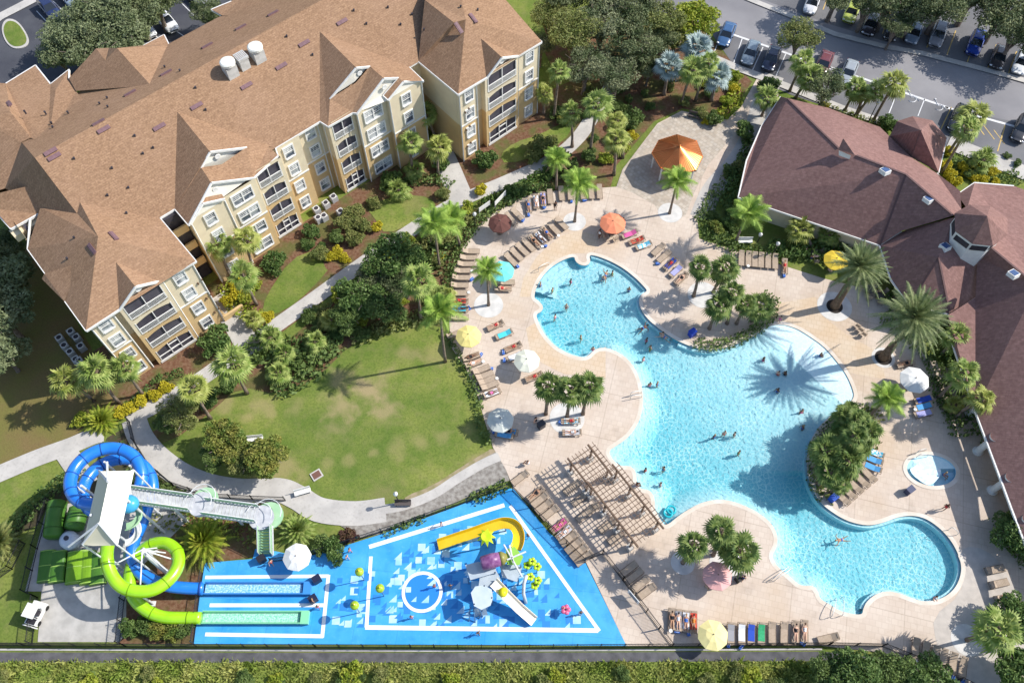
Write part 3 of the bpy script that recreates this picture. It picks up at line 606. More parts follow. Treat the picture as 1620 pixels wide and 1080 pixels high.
# floor line trim, corner downpipes
tb = MB()
def vline(u, v): tb.beam(L(u, v, 0.1), L(u, v, ZE-0.2), 0.12)
for u, v in ((-3.02, 60.3), (8.6, 60.3), (11.2, 64.8), (15.45, 64.8), (42.2, 64.7), (37.5, 64.7), (33.45, 65.4), (44.3, 60.3), (56.8, 60.3), (-0.6, 60.3), (5.15, 60.2), (53.4, 60.25), (46.9, 60.3), (29.9, 67.2), (23.2, 67.2), (29.4, 67.75)): vline(u, v)
for u0, u1, v in ((-3, -.6, 60.3), (5.15, 8.6, 60.3), (11.2, 15.4, 64.8), (15.4, 19.5, 65.1), (37.5, 42.2, 64.7), (33.5, 37.5, 65.45), (23.3, 26.6, 67.05), (26.6, 29.9, 67.75), (44.3, 46.9, 60.3), (53.4, 56.8, 60.3)): tb.beam(L(u0, v, ZS), L(u1, v, ZS), 0.1, 0.16)
split_parts('trim', tb, m_trim, apt, world=True)
gb = MB()
def gable(a, b, c): gb.add([a, b, c], [(0, 1, 2)])
dn = Vector((0, 0, -.1))
gable(la+L(0, .35, -.2), ll+L(.3, .35, -.15), lr+L(-.3, .35, -.15)); gable(ra+L(0, .35, -.2), rl+L(.3, .35, -.15), rr_+L(-.3, .35, -.15))
gable(ap2+L(0, .3, -.15), L(11.0, 64.86, ZE-.1), gr+L(-.1, .3, -.1)); gable(g1f+L(0, .3, -.2), hl+L(.1, .3, -.2), wr+L(-.1, .3, -.2)); gb.add([hl+L(.1,.3,-.2), wr+L(-.1,.3,-.2), wr+L(-.1,.3,-2), hl+L(.1,.3,-2)], [(0,1,2,3)])
gable(g2f+L(0, .3, -.2), h2+L(.1, .3, -.2), h2c+L(0, .3, -.1)); gable(g2f+L(0, .3, -.2), h2c+L(0, .3, -.1), w2r+L(0, .3, -.2)); gb.add([g2a+L(0,.25,-.2), g2l+L(.1,.2,-.1), s4c+L(0,.2,-.3), s4d+L(0,.2,-.1), g2r+L(0,.2,-.2)], [(0,1,2,3,4)])
gb.add([s4b+L(0,.2,-.2), s4c+L(.1,.2,-.2), L(42.2, 64.74, ZE-.1), R(662,127,12.3)], [(0,1,2,3)])
gb.add([s3d+L(0,.2,-.2), L(11.2, 64.84, ZE-.1), L(15.4, 64.84, ZE-.1), s3c+L(0,.2,-.15)], [(0,1,2,3)])
split_parts('gable_wall', gb, mat('gable_white', (0.72, 0.69, 0.60), (0.66, 0.62, 0.54), 1, 0.8), apt, world=True)
for (u, v, z) in ((2.75, 60.2, 13.1), (15.2, 65.7, 13.4), (17.5, 68.3, 14.6), (36.2, 68.2, 14.6), (37.6, 65.6, 13.5), (50.6, 60.2, 13.1)):
    b = MB(); b.lathe((0, 0, 0), [(0, 0), (.32, 0), (.36, .06), (.3, .1), (0, .08)], 12)
    M = Matrix.Rotation(BA, 3, 'Z') @ Matrix.Rotation(math.radians(90), 3, 'X'); b.v = [tuple(M @ Vector(p)+L(u, v-.12, z)) for p in b.v]
    part('round_vent', b, m_trim, apt, world=True)
# windows (one frame object with its pane, copied)
def make_window(w_, h_, dbl):
    f = MB(); p = MB(); t = 0.16
    for s in (-1, 1): f.box((s*(w_/2+t/2), -.05, h_/2), (t, .14, h_+2*t))
    f.box((0, -.05, h_+t/2), (w_, .14, t)); f.box((0, -.09, -t/2), (w_+.1, .24, t)); f.box((0, -.045, h_*.5), (w_, .08, .07))
    if dbl: f.box((0, -.05, h_/2), (.16, .12, h_))
    for k in range(1, 3 if not dbl else 6):
        if dbl and k == 3: continue
        x = -w_/2+w_*k/(3 if not dbl else 6); f.box((x, -.036, h_*.75), (.035, .04, h_*.5))
    for z in (.66, .83): f.box((0, -.036, h_*z), (w_, .04, .035))
    p.box((0, -.015, h_/2), (w_, .03, h_)); return f, p
WT = {}
def window(u, v, z, dbl=False, face=0.0):
    k = dbl
    if k not in WT:
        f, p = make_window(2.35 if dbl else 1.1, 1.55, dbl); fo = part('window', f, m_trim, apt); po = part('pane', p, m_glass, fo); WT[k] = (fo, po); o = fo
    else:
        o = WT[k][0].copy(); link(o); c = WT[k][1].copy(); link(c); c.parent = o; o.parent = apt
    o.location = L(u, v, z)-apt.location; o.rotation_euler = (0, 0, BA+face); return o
FLR = [0.9, 3.95, 7.0, 9.95]
for z in FLR:
    window(-1.75, 60.33, z); window(6.85, 60.33, z); window(13.3, 64.83, z); window(17.5, 65.13, z, True); window(24.9, 67.08, z); window(28.3, 67.78, z)
    window(35.55, 65.48, z, True); window(39.8, 64.73, z); window(45.7, 60.33, z); window(55.2, 60.33, z)
    window(-3.03, 64.5, z, False, -PI/2)
for u, v in ((8.1, 60.28), (45.0, 60.28)):
    for z in (2.4, 5.4, 8.4): 
        for du in (0, .55): part('wall_light', MB().box(L(u+du*.0+du, v, z+.5*du), (.16, .2, .26), BA), mat('bronze', (0.12, 0.07, 0.045), None, rough=.5), apt, world=True)
# balconies
m_rail = m_trim
def balcony(u0, u1, v, vb, z0, top, arch, door=False):
    """opening between u0,u1 on plane v, back wall at vb"""
    wd = u1-u0; b = thing('balcony', None, None, (0, 0, 0)); del_cat = b; b.parent = apt; b.location = L(u0, v, z0)-apt.location; b.rotation_euler = (0, 0, BA)
    hh = top-z0; fr = MB()
    # spandrel above with arched underside
    N = 10; pts = []
    for i in range(N+1):
        x = wd*i/N; s = (2*i/N-1); pts.append((x, hh-(0.42*s*s if arch else 0)-0.02))
    tp = 3.02
    vs = [(x, 0, z) for x, z in pts]+[(x, 0, tp) for x, z in pts]+[(x, .22, z) for x, z in pts]+[(x, .22, tp) for x, z in pts]; m = N+1
    fs = [(i, i+1, m+i+1, m+i) for i in range(N)]+[(2*m+i, i, i+1, 2*m+i+1)[::-1] for i in range(N)]
    fr.add(vs, fs); part('spandrel', fr, m_cream if z0 > 6 else m_tanw, b); part('balcony_floor', MB().box((wd/2, (vb-v)/2, -.12), (wd, vb-v, .24)), m_cream if z0 > 6 else m_tanw, b)
    sc = MB(); sc.add([(0, .12, 0), (wd, .12, 0), (wd, .12, hh), (0, .12, hh)], [(0, 1, 2, 3)]); part('screen', sc, m_scr, b)
    rl_ = MB(); rl_.box((wd/2, -.02, 1.02), (wd, .09, .08)); rl_.box((wd/2, -.02, .12), (wd, .07, .07)); k = int(wd/.13)
    if not door:
        for i in range(k+1): rl_.box((wd*i/k, -.02, .57), (.045, .045, .86))
    part('railing', rl_, m_rail, b)
    mu = MB(); 
    for x in ((wd*.5,) if not door else (wd*.36, wd*.64)): mu.box((x, 0, hh/2), (.09, .1, hh))
    mu.box((0.04, .0, hh/2), (.1, .1, hh-.4)); mu.box((wd-.04, .0, hh/2), (.1, .1, hh-.4))
    if door: mu.box((wd*.5, 0, 1.05), (wd*.28, .1, .1)); mu.box((wd*.5, 0, 2.0), (wd*.28, .1, .1)); mu.box((wd/2, -.02, .0), (wd+.3, .1, .35))
    part('mullion', mu, m_trim, b); return b
def bay(u0, u1, v, vb):
    pw = .42
    for a, c in ((u0, u0+pw), (u1-pw, u1)):
        for z0, z1, lst in ((0, ZS, bpl), (ZS, ZE-.05, bpu)):
            P = [L(a, v), L(c, v), L(c, vb), L(a, vb)]; lst.prism([(p.x, p.y) for p in P], z0, z1, top=False)
    for k, z in enumerate((0.25, 3.3, 6.35, 9.35)): balcony(u0+pw, u1-pw, v, vb, z, z+2.42 if k < 3 else z+2.55, k < 3, k == 0)
bpl, bpu = MB(), MB()
bay(0.1, 5.15, 60.15, 61.1); bay(19.5, 23.3, 65.75, 67.4); bay(29.9, 33.45, 66.05, 67.4); bay(48.1, 53.4, 60.2, 61.1)
split_parts('bay_pier', bpl, m_tanw, apt, world=True); split_parts('bay_pier', bpu, m_cream, apt, world=True)
# breezeway balconies between left wing and first gable wing
br_ = MB()
for z in (3.2, 6.3, 9.3): br_.box(L(9.9, 66.3, z+.5), (2.2, .2, 1.1), BA)
br_.box(L(8.85, 64, .5), (.3, 7.5, 1.0), BA); br_.box(L(9.9, 60.2, .45), (2.6, .3, .9), BA); split_parts('breezeway_parapet', br_, m_tanw, apt, world=True)
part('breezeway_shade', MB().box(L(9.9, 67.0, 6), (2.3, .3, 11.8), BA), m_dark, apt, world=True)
part('bay_parapet', MB().box((a0+a1)/2+Vector((0, 0, -1.0)), (3.6, 1.2, .9), BA+.05), m_cream, apt, world=True)
lb_ = thing('end_balcony', None, None); lb_.parent = apt; lb_.location = R(52, 372, 9.2)-apt.location; lb_.rotation_euler = (0, 0, BA-PI/2)
x = MB(); x.box((0, 0, 1.2), (3.0, .3, 2.6)); part('screen', x, m_scr, lb_); x = MB()
for i in range(20): x.box((-1.45+i*.153, -.2, .55), (.05, .05, 1.0))
x.box((0, -.2, 1.08), (3, .1, .08)); part('railing', x, m_trim, lb_)
# roof vents
m_pur = mat('ridge_vent_purple', (0.15, 0.085, 0.095), (0.19, 0.11, 0.12), 3, .6)
vz = Tmpl(None) if False else None
def on_roof(x, y):
    P = W(x, y, 0); cam_ = Vector((0, 0, CH)); d = (P-cam_).normalized(); best = None
    for f in roof.f:
        a = Vector(roof.v[f[0]])
        for i in range(1, len(f)-1):
            b, c = Vector(roof.v[f[i]]), Vector(roof.v[f[i+1]])
            from mathutils.geometry import intersect_ray_tri
            h = intersect_ray_tri(a, b, c, d, cam_, True)
            if h is not None and (best is None or (h-cam_).length < best[0]): best = ((h-cam_).length, h, (b-a).cross(c-a).normalized())
    if best is None: return W(x, y, 14), Vector((0, 0, 1))
    nn = best[2]; return best[1], nn if nn.z > 0 else -nn
vt_ = None
for x, y in ((15,165),(80,240),(86,248),(156,194),(164,205),(206,148),(252,201),(263,116),(311,168),(328,73),(381,44),(390,136),(445,105),(432,22),(481,69),(541,35),(725,45),(748,30),(179,374),(146,394)):
    p, nn = on_roof(x, y)
    if vt_ is None:
        b = MB(); b.box((0, 0, .07), (1.4, .42, .14)); b.box((0, -.08, .15), (1.4, .36, .04)); o = vt_ = part('roof_vent', b, m_pur, apt)
    else: o = vt_.copy(); link(o)
    M = nn.to_track_quat('Z', 'X').to_matrix(); e = Vector((math.cos(BA), math.sin(BA), 0)) if x not in (15, 725, 748, 179, 146) else Vector((-math.sin(BA), math.cos(BA), 0)); e = (e-nn*e.dot(nn)).normalized(); f_ = nn.cross(e)
    o.rotation_euler = Matrix((e, f_, nn)).transposed().to_euler(); o.location = p-apt.location
pv = None
for x, y in ((40,178),(82,196),(84,202),(108,179),(72,179),(118,252),(178,267),(158,165),(170,156),(171,170),(214,216),(243,235),(227,244),(310,140),(326,175),(261,107),(285,113),(204,298),(171,310),(201,338),(454,59),(495,88),(580,39),(614,13),(652,24),(634,40),(671,48),(560,18),(118,377),(107,410),(729,12),(756,17)):
    p, nn = on_roof(x, y)
    if pv is None: pv = o = part('vent_pipe', MB().lathe((0, 0, 0), [(.09, -.2), (.09, .18), (.12, .19), (.12, .28), (0, .28)], 8), m_dark, apt)
    else: o = pv.copy(); link(o)
    o.location = p-apt.location
# three rooftop exhaust units
m_met = mat('galvanised_metal', (0.62, 0.62, 0.60), (0.50, 0.50, 0.48), 2, .45, metal=.2)
for k, (x, y) in enumerate(((366, 116), (386, 104), (409, 92))):
    p, nn = on_roof(x, y); u_ = thing('rooftop_unit', None, None); u_.parent = apt; u_.location = p-apt.location; u_.rotation_euler = (0, 0, BA)
    part('unit_base', MB().box((0, 0, .45), (1.3 if k != 1 else 1.1, 1.3 if k != 1 else 1.1, 1.6)), m_met, u_)
    if k != 1: part('unit_hood', MB().lathe((0, 0, 1.2), [(.55, 0), (.55, .15), (.85, .22), (.85, .5), (.7, .6), (0, .64)], 20), mat('unit_white', (0.74, 0.73, 0.66), (0.6, 0.6, 0.55), 3, .5), u_, smooth=False)
    else:
        b = MB(); b.box((0, 0, 1.35), (1.25, 1.25, .3)); part('unit_hood', b, m_met, u_)
        b = MB(); [b.box((-.5+i*.2, 0, 1.52), (.05, 1.0, .03)) for i in range(6)]; part('grille', b, mat('tan_metal', (0.42, 0.34, 0.26), None), u_)
# ================================================================ CLUBHOUSE
m_mar = mat('maroon_shingle', (0.285, 0.165, 0.145), (0.215, 0.122, 0.108), 2.6, .9, .3, 8, .15, bscale=9); mul_noise(m_mar, .2, .4, .7, .3, 4, (0.29, 0.18, 0.16)); brick_lines(m_mar, .45, .25, .3, .35, .03, (.4, .4, .4), .5, (.84, .82, .82))
m_sky = mat('skylight_glass', (0.05, 0.09, 0.2), None, rough=.1, spec=.8)
club = thing('clubhouse', 'long single storey clubhouse with dark maroon shingle roof beside the pool', 'building', W(1440, 400))
E4 = 3.7; cr = MB()
def cf(*P, z=None): cr.add([tuple(W(*p)) for p in P], [tuple(range(len(P)))])
TL, BLc, HB, HP = (1235, 153, E4), (1168, 312, E4), (1392, 388, E4), (1433, 276, 9.6)
RTL = (1246, 156, 5.6)
cf(TL, (1204, 201, E4), (1181, 254, E4), BLc, HB, HP, (1355, 246, 9.5), (1327, 235, 9.3), RTL)
cf(RTL, (1327, 235, 9.3), (1355, 246, 9.5), HP, (1508, 341, 8.9), (1521, 331, 8.2), (1519, 302, 6.8), (1482, 274, E4), (1442, 249, 5.0), (1407, 216, E4), (1392, 201, E4), (1355, 188, E4), (1311, 171, E4), TL)
cf(HP, HB, (1425, 366, 5.6), (1508, 341, 8.9))
# porch tower
PT = [(1407, 216, E4), (1419, 192, E4), (1443.7, 184, E4), (1475, 190.5, E4), (1498, 218, E4), (1485, 273, E4), (1442, 249, 4.6)]; ap = (1456.6, 206, 8.4)
for a, b in zip(PT, PT[1:]+PT[:1]): cf(a, b, ap)
# pool side pavilion with hipped end
PV = [(1392, 388, E4), (1410, 442, E4), (1438, 482, E4), (1503, 497, E4), (1543, 471, E4), (1546, 405, 6.6), (1508, 344, 8.6), (1427, 366, 5.0)]; ap = (1485, 407.5, 8.2)
for a, b in zip(PV, PV[1:]+PV[:1]): cf(a, b, ap)
# right wing
cf((1567, 391, 8.6), (1640, 452, 8.6), (1750, 700, 8.6), (1660, 960, E4), (1600, 803, E4), (1543, 649, E4), (1503, 530, E4), (1500, 498, 4.4), (1543, 471, 4.6), (1546, 405, 6.6))
cf((1567, 391, 8.6), (1530, 330, 6.5), (1514, 308, E4), (1542, 289, E4), (1604, 294, E4), (1700, 330, E4), (1750, 420, 6), (1640, 452, 8.6))
part('roof', cr, m_mar, club, world=True)
rw = MB()
for P in ([TL, BLc, HB, (1543, 471, E4), (1600, 294, E4), (1514, 308, E4), (1482, 274, E4), (1407, 216, E4)],):
    c = sum((W(*p) for p in P), Vector())/len(P); rw.prism([tuple((c+(W(*p)-c)*.90)[:2]) for p in P], 0, E4-.15, top=False)
part('wall', rw, m_cream, club, world=True)
P = [(1592, 650, E4), (1648, 795, E4), (1715, 960, E4), (1880, 900, E4), (1790, 470, E4), (1630, 400, E4), (1548, 510, E4)]
part('wall', MB().prism([tuple(W(*p)[:2]) for p in P], 0, E4-.15, top=False), m_cream, club, world=True)
fa = MB()
def ev2(*P):
    for a, b in zip(P[:-1], P[1:]): fa.beam(W(*a)+Vector((0, 0, -.1)), W(*b)+Vector((0, 0, -.1)), .16, .24)
ev2(TL, (1204, 201, E4), (1181, 254, E4), BLc, HB); ev2((1427, 366, 5.0), (1392, 388, E4), (1410, 442, E4), (1438, 482, E4), (1503, 497, E4), (1543, 471, E4)); ev2((1503, 530, E4), (1543, 649, E4), (1600, 803, E4), (1660, 960, E4)); ev2((1485, 273, E4), (1498, 218, E4)); ev2((1482, 274, E4), (1514, 308, E4), (1542, 289, E4), (1604, 294, E4))
split_parts('gutter', fa, m_trim, club, world=True)
# ridge caps
rg = MB()
for a, b in (((1246, 156, 5.6), (1327, 235, 9.3)), ((1355, 246, 9.5), HP), (HP, (1508, 341, 8.9)), (HP, HB), ((1567, 391, 8.6), (1640, 452, 8.6)), ((1485, 407.5, 8.2), (1438, 482, E4)), ((1485, 407.5, 8.2), (1503, 497, E4)), ((1456.6, 206, 8.4), (1442, 249, 4.6))): rg.beam(W(*a)+Vector((0, 0, .03)), W(*b)+Vector((0, 0, .03)), .22, .06)
split_parts('ridge_cap', rg, mat('ridge_dark', (0.12, 0.07, 0.068), None), club, world=True)
# small dormer
dm = thing('dormer', None, None); dm.parent = club; dm.location = W(1338, 238, 9)-club.location
b = MB(); P = [W(1327, 239, 9.4), W(1343, 253, 9.1), W(1352, 243, 9.4), W(1333, 218, 10.6)]
b.add([p-W(1338, 238, 9) for p in (W(1326, 237, 9.9), W(1352, 245, 9.7), W(1334, 219, 11.2), W(1346, 226, 10.4))], [(0, 1, 2), (1, 3, 2)]); part('dormer_roof', b, m_mar, dm)
b = MB(); b.add([p-W(1338, 238, 9) for p in (W(1327, 238, 9.8), W(1346, 246, 9.8), W(1344, 252, 9.1), W(1327, 246, 9.1))], [(0, 1, 2, 3)]); part('dormer_wall', b, m_trim, dm)
# cupola
cpl = thing('cupola', None, None); cpl.parent = club; cc = W(1566, 380, 7.0); cpl.location = cc-club.location
ZC = 10.3; CP = [(1510, 337.5), (1534, 323.5), (1567, 326), (1594, 345), (1594, 371.5), (1571, 389.5), (1538, 386), (1511, 366)]; apx = W(1561.7, 341.7, 13.2)
b = MB(); Q = [W(x, y, ZC) for x, y in CP]
for p, q_ in zip(Q, Q[1:]+Q[:1]): b.add([p-cc, q_-cc, apx-cc], [(0, 1, 2)])
part('cupola_roof', b, m_mar, cpl); cq = sum(Q, Vector())/8; b = MB(); Q2 = [cq+(p-cq)*.90 for p in Q]; b.prism([((p-cc).x, (p-cc).y) for p in Q2], -2.6, ZC-7.05, top=False); part('cupola_wall', b, m_trim, cpl)
for i in range(8):
    p, q_ = Q2[i], Q2[(i+1) % 8]; mid = (p+q_)/2; out = (mid-cq).normalized()
    b = MB(); b.box((0, 0, 0), (1.7, .08, .75), 0); b.box((0, -.03, 0), (.08, .1, .75), 0, 0); ang = math.atan2((q_-p).y, (q_-p).x)
    o = part('louvre_window', b, m_dark, cpl); o.location = mid+out*.02-cc+Vector((0, 0, -.95)); o.rotation_euler = (0, 0, ang)
for (x, y, z) in ((1400, 271, 9.4), (1469, 316, 8.9), (1603, 434, 8.9), (1495, 391, 8.2)):
    s_ = thing('skylight', None, None); s_.parent = club; s_.location = W(x, y, z)-club.location; s_.rotation_euler = (math.radians(-12), math.radians(8), .5)
    part('skylight_frame', MB().box((0, 0, .0), (.95, .95, .5)), m_trim, s_); part('skylight_pane', MB().box((0, 0, .26), (.75, .75, .06)), m_sky, s_)
# arcade columns along the terrace
ct = None
for x, y in ((1533, 655), (1546, 714), (1569, 776), (1594, 840)):
    b = MB(); b.lathe((0, 0, 0), [(.55, 0), (.55, .25), (.42, .3), (.36, .4), (.34, 3.4), (.5, 3.55), (.55, 3.9), (.55, 4.1)], 14)
    o = part('column', b, m_trim, club); o.location = W(x, y)-club.location
# ================================================================ PLANTS
def leafmat(name, c1, c2, scale=1.6, rough=.6, tr=0.25):
    m = mat(name, c1, c2, scale, rough, 0, 5, .3, lo=.38, hi=.62); n = m.node_tree.nodes; l = m.node_tree.links; b = n['Principled BSDF']
    if tr:
        t = n.new('ShaderNodeBsdfTranslucent'); s = b.inputs['Base Color'].links[0].from_socket; l.new(s, t.inputs[0])
        mx = n.new('ShaderNodeMixShader'); mx.inputs[0].default_value = tr; l.new(b.outputs[0], mx.inputs[1]); l.new(t.outputs[0], mx.inputs[2]); l.new(mx.outputs[0], n['Material Output'].inputs[0])
    return m
lm_sabal = leafmat('sabal_frond', (0.15, 0.235, 0.04), (0.36, 0.42, 0.125))
lm_sabal_d = leafmat('dark_palm_frond', (0.065, 0.125, 0.025), (0.22, 0.28, 0.075))
lm_queen = leafmat('queen_frond', (0.17, 0.29, 0.035), (0.34, 0.47, 0.09))
lm_date = leafmat('date_frond', (0.13, 0.18, 0.06), (0.30, 0.34, 0.16))
lm_saby = leafmat('yellowing_frond', (0.22, 0.27, 0.045), (0.42, 0.44, 0.13))
lm_silver = leafmat('silver_frond', (0.30, 0.39, 0.38), (0.42, 0.50, 0.48))
lm_yg = leafmat('yellow_green_frond', (0.22, 0.30, 0.025), (0.36, 0.38, 0.05))
lm_oak = leafmat('oak_leaf', (0.065, 0.10, 0.035), (0.24, 0.27, 0.13), .65)
lm_bush = leafmat('bush_leaf', (0.06, 0.12, 0.025), (0.17, 0.25, 0.07), 1.6)
lm_yel = leafmat('yellow_shrub_leaf', (0.42, 0.38, 0.02), (0.58, 0.50, 0.04), 2)
lm_olive = leafmat('olive_leaf', (0.15, 0.19, 0.05), (0.29, 0.30, 0.10), 1.2)
lm_oakl = leafmat('oak_leaf_light', (0.10, 0.14, 0.055), (0.30, 0.32, 0.18), .7)
lm_rust = leafmat('rusty_leaf', (0.12, 0.19, 0.035), (0.28, 0.27, 0.06), 1.0)
lm_hedge = leafmat('hedge_leaf', (0.085, 0.14, 0.035), (0.18, 0.25, 0.07), 1.4)
lm_needle = leafmat('needle_leaf', (0.14, 0.18, 0.08), (0.28, 0.32, 0.17), .8)
lm_red = leafmat('maroon_leaf', (0.10, 0.045, 0.04), (0.16, 0.10, 0.05), 2)
m_bark = mat('palm_bark', (0.27, 0.215, 0.17), (0.17, 0.13, 0.10), 3, .95, .5, 6, .1)
m_barkd = mat('date_bark', (0.19, 0.14, 0.10), (0.10, 0.075, 0.055), 4, .95, .8, 6, .1)
m_tbark = mat('tree_bark', (0.24, 0.20, 0.17), (0.14, 0.11, 0.09), 3, .95, .5, 6, .1)
def fan_frond(mb, rg, az, el, pet, rad, nl, droop, wid=.09):
    d = Vector((math.cos(az)*math.cos(el), math.sin(az)*math.cos(el), math.sin(el))); sd = Vector((-math.sin(az), math.cos(az), 0)); up = sd.cross(d).normalized()*-1
    if up.z < 0: up = -up
    h = d*pet + Vector((0, 0, -droop*.25*pet)); d2 = (d+Vector((0, 0, -droop*.55))).normalized()
    mb.add([Vector((0, 0, 0))+sd*.03, Vector((0, 0, 0))-sd*.03, h-sd*.02, h+sd*.02], [(0, 1, 2, 3)])
    for i in range(nl):
        t = (i/(nl-1)-.5)*2; a = t*1.75; dl = (d2*math.cos(a)+sd*math.sin(a)); L_ = rad*(1-.28*abs(t))*rg.uniform(.88, 1.08)
        mid = h+dl*L_*.55+up*.10*L_*(1-abs(t)); tip = h+dl*L_+Vector((0, 0, -droop*L_*rg.uniform(.3, .75))); p = dl.cross(Vector((0, 0, 1))); p = p.normalized()*wid if p.length > .01 else sd*wid
        mb.add([h, mid+p, tip, mid-p], [(0, 1, 2, 3)])
def feather(mb, rg, az, el, ln, nl, droop, lw=.5, wid=.035):
    d = Vector((math.cos(az)*math.cos(el), math.sin(az)*math.cos(el), math.sin(el))); sd = Vector((-math.sin(az), math.cos(az), 0))
    def P(t): return d*(ln*t)+Vector((0, 0, -droop*ln*t*t))
    pr = [P(i/8) for i in range(9)]
    for i in range(8): mb.add([pr[i]+sd*.03, pr[i]-sd*.03, pr[i+1]-sd*.02, pr[i+1]+sd*.02], [(0, 1, 2, 3)])
    for i in range(nl):
        t = .12+.88*i/(nl-1); p = P(t); tg = (P(min(1.02, t+.03))-P(t-.03)).normalized(); L_ = lw*math.sin(PI*min(1, .18+.78*t))*rg.uniform(.85, 1.15)
        for s in (-1, 1):
            dr = (sd*s+tg*.55+Vector((0, 0, rg.uniform(-.45, .1)))).normalized(); e = p+dr*L_+Vector((0, 0, -.25*L_)); mb.add([p+tg*wid, p-tg*wid, e], [(0, 1, 2)])
def crown(kind, seed):
    rg = random.Random(seed); mb = MB(); ga = 2.39996
    if kind == 'sabal':
        N = 22
        for i in range(N): k = i/N; fan_frond(mb, rg, i*ga+rg.uniform(-.2, .2), math.radians(78-118*k+rg.uniform(-8, 8)), rg.uniform(.7, 1.05), rg.uniform(.8, 1.15), 13, .22+.55*k, .085)
    elif kind == 'silver':
        N = 22
        for i in range(N): k = i/N; fan_frond(mb, rg, i*ga+rg.uniform(-.2, .2), math.radians(72-90*k+rg.uniform(-8, 8)), rg.uniform(.9, 1.2), rg.uniform(1.2, 1.5), 17, .1+.35*k, .12)
    elif kind == 'queen':
        for i in range(20): k = i/20; feather(mb, rg, i*ga, math.radians(72-68*k), rg.uniform(2.3, 2.8), 40, .34+.22*k, .85, .03)
    elif kind == 'date':
        for i in range(74): k = i/74; feather(mb, rg, i*ga, math.radians(82-108*k), rg.uniform(3.0, 3.9), 34, .16+.20*k, .52, .035)
    elif kind == 'clump':
        for i in range(90): k = (i+.5)/90; feather(mb, rg, i*ga, math.radians(86-78*k), rg.uniform(2.2, 3.2), 22, .28+.15*k, .42, .055)
    return mb
CR = {}
def crown_mesh(kind, seed, m):
    k = (kind, seed, m.name)
    if k not in CR: CR[k] = mesh('crown', crown(kind, seed), m)
    return CR[k]
pcount = [0]
KW = {'sabal': 'cabbage palm with round fan crown', 'queen': 'slender queen palm with drooping feathery crown', 'date': 'thick trunked date palm with wide arching crown', 'silver': 'silver blue fan palm', 'clump': 'bushy clump palm of upright arching fronds'}
def palm(kind, bx, by, cx, cy, s=1.0, m=None, tint='', group='cabbage palms', z=None, name='palm_tree'):
    pcount[0] += 1; rg = random.Random(pcount[0]*13); bx, by = PX(W(cx, cy, z).xy.to_3d()) if z and bx is None else (bx, by); b = W(bx, by); h = z or hgt(bx, by, cx, cy, 1.2); top = W(cx, cy, h)
    if (Vector((top.x, top.y))-Vector((b.x, b.y))).length > 2.5: top = Vector((b.x, b.y, h))+(Vector((top.x-b.x, top.y-b.y, 0))).normalized()*2.5
    if m is None and kind == 'sabal' and pcount[0] % 3 == 0: m = lm_saby
    m = m or {'sabal': lm_sabal, 'queen': lm_queen, 'date': lm_date, 'silver': lm_silver, 'clump': lm_yg}[kind]
    t = thing(name, None, None, b); auto(t, (tint+' ' if tint else '')+KW[kind], cx, cy, 'palm tree', group)
    if kind != 'clump':
        r0 = {'sabal': .17, 'queen': .14, 'date': .42, 'silver': .22}[kind]; tb = MB(); D = top-b
        pts = [Vector((D.x*(k/6)**1.6, D.y*(k/6)**1.6, h*k/6-.05)) for k in range(7)]
        tb.tube(pts, [r0*1.5, r0*1.12, r0, r0, r0*.98, r0, r0*1.25], 9); part('trunk', tb, m_barkd if kind == 'date' else m_bark, t, smooth=True)
        if kind in ('date', 'sabal'): bt = MB(); bt.lathe((D.x, D.y, h-.75*(2 if kind == 'date' else 1)), [(r0*1.0, 0), (r0*1.9, .35), (r0*1.7, .9), (0, 1.1)], 9); part('boot', bt, m_barkd, t)
        loc = (D.x, D.y, h)
    else: loc = (0, 0, .3)
    if kind != 'clump' and rg.random() < .75:
        key = (kind, 'dead')
        if key not in CR:
            r2 = random.Random(5); db = MB()
            for i in range(6):
                if kind in ('sabal', 'silver'): fan_frond(db, r2, i*2.4, math.radians(r2.uniform(-75, -35)), .8, .8, 9, .5, .06)
                else: feather(db, r2, i*2.4, math.radians(r2.uniform(-70, -30)), 1.9 if kind == 'queen' else 2.6, 20, .2, .4, .04)
            CR[key] = mesh('dead_fronds', db, mat('dead_frond_tan', (0.30, 0.22, 0.12), (0.20, 0.14, 0.08), 2, .9))
        c = link(bpy.data.objects.new('dead_fronds', CR[key])); c.parent = t; c.location = (loc[0], loc[1], loc[2]-.15); c.rotation_euler = (0, 0, rg.uniform(0, 6.28))
    c = link(bpy.data.objects.new('crown', crown_mesh(kind, rg.randint(1, 7), m))); c.parent = t; c.location = loc; c.rotation_euler = (rg.uniform(-.2, .2), rg.uniform(-.2, .2), rg.uniform(0, 6.28)); q = s*rg.uniform(.9, 1.1); c.scale = (q, q*rg.uniform(.9, 1.1), q*rg.uniform(.85, 1.15))
    return t
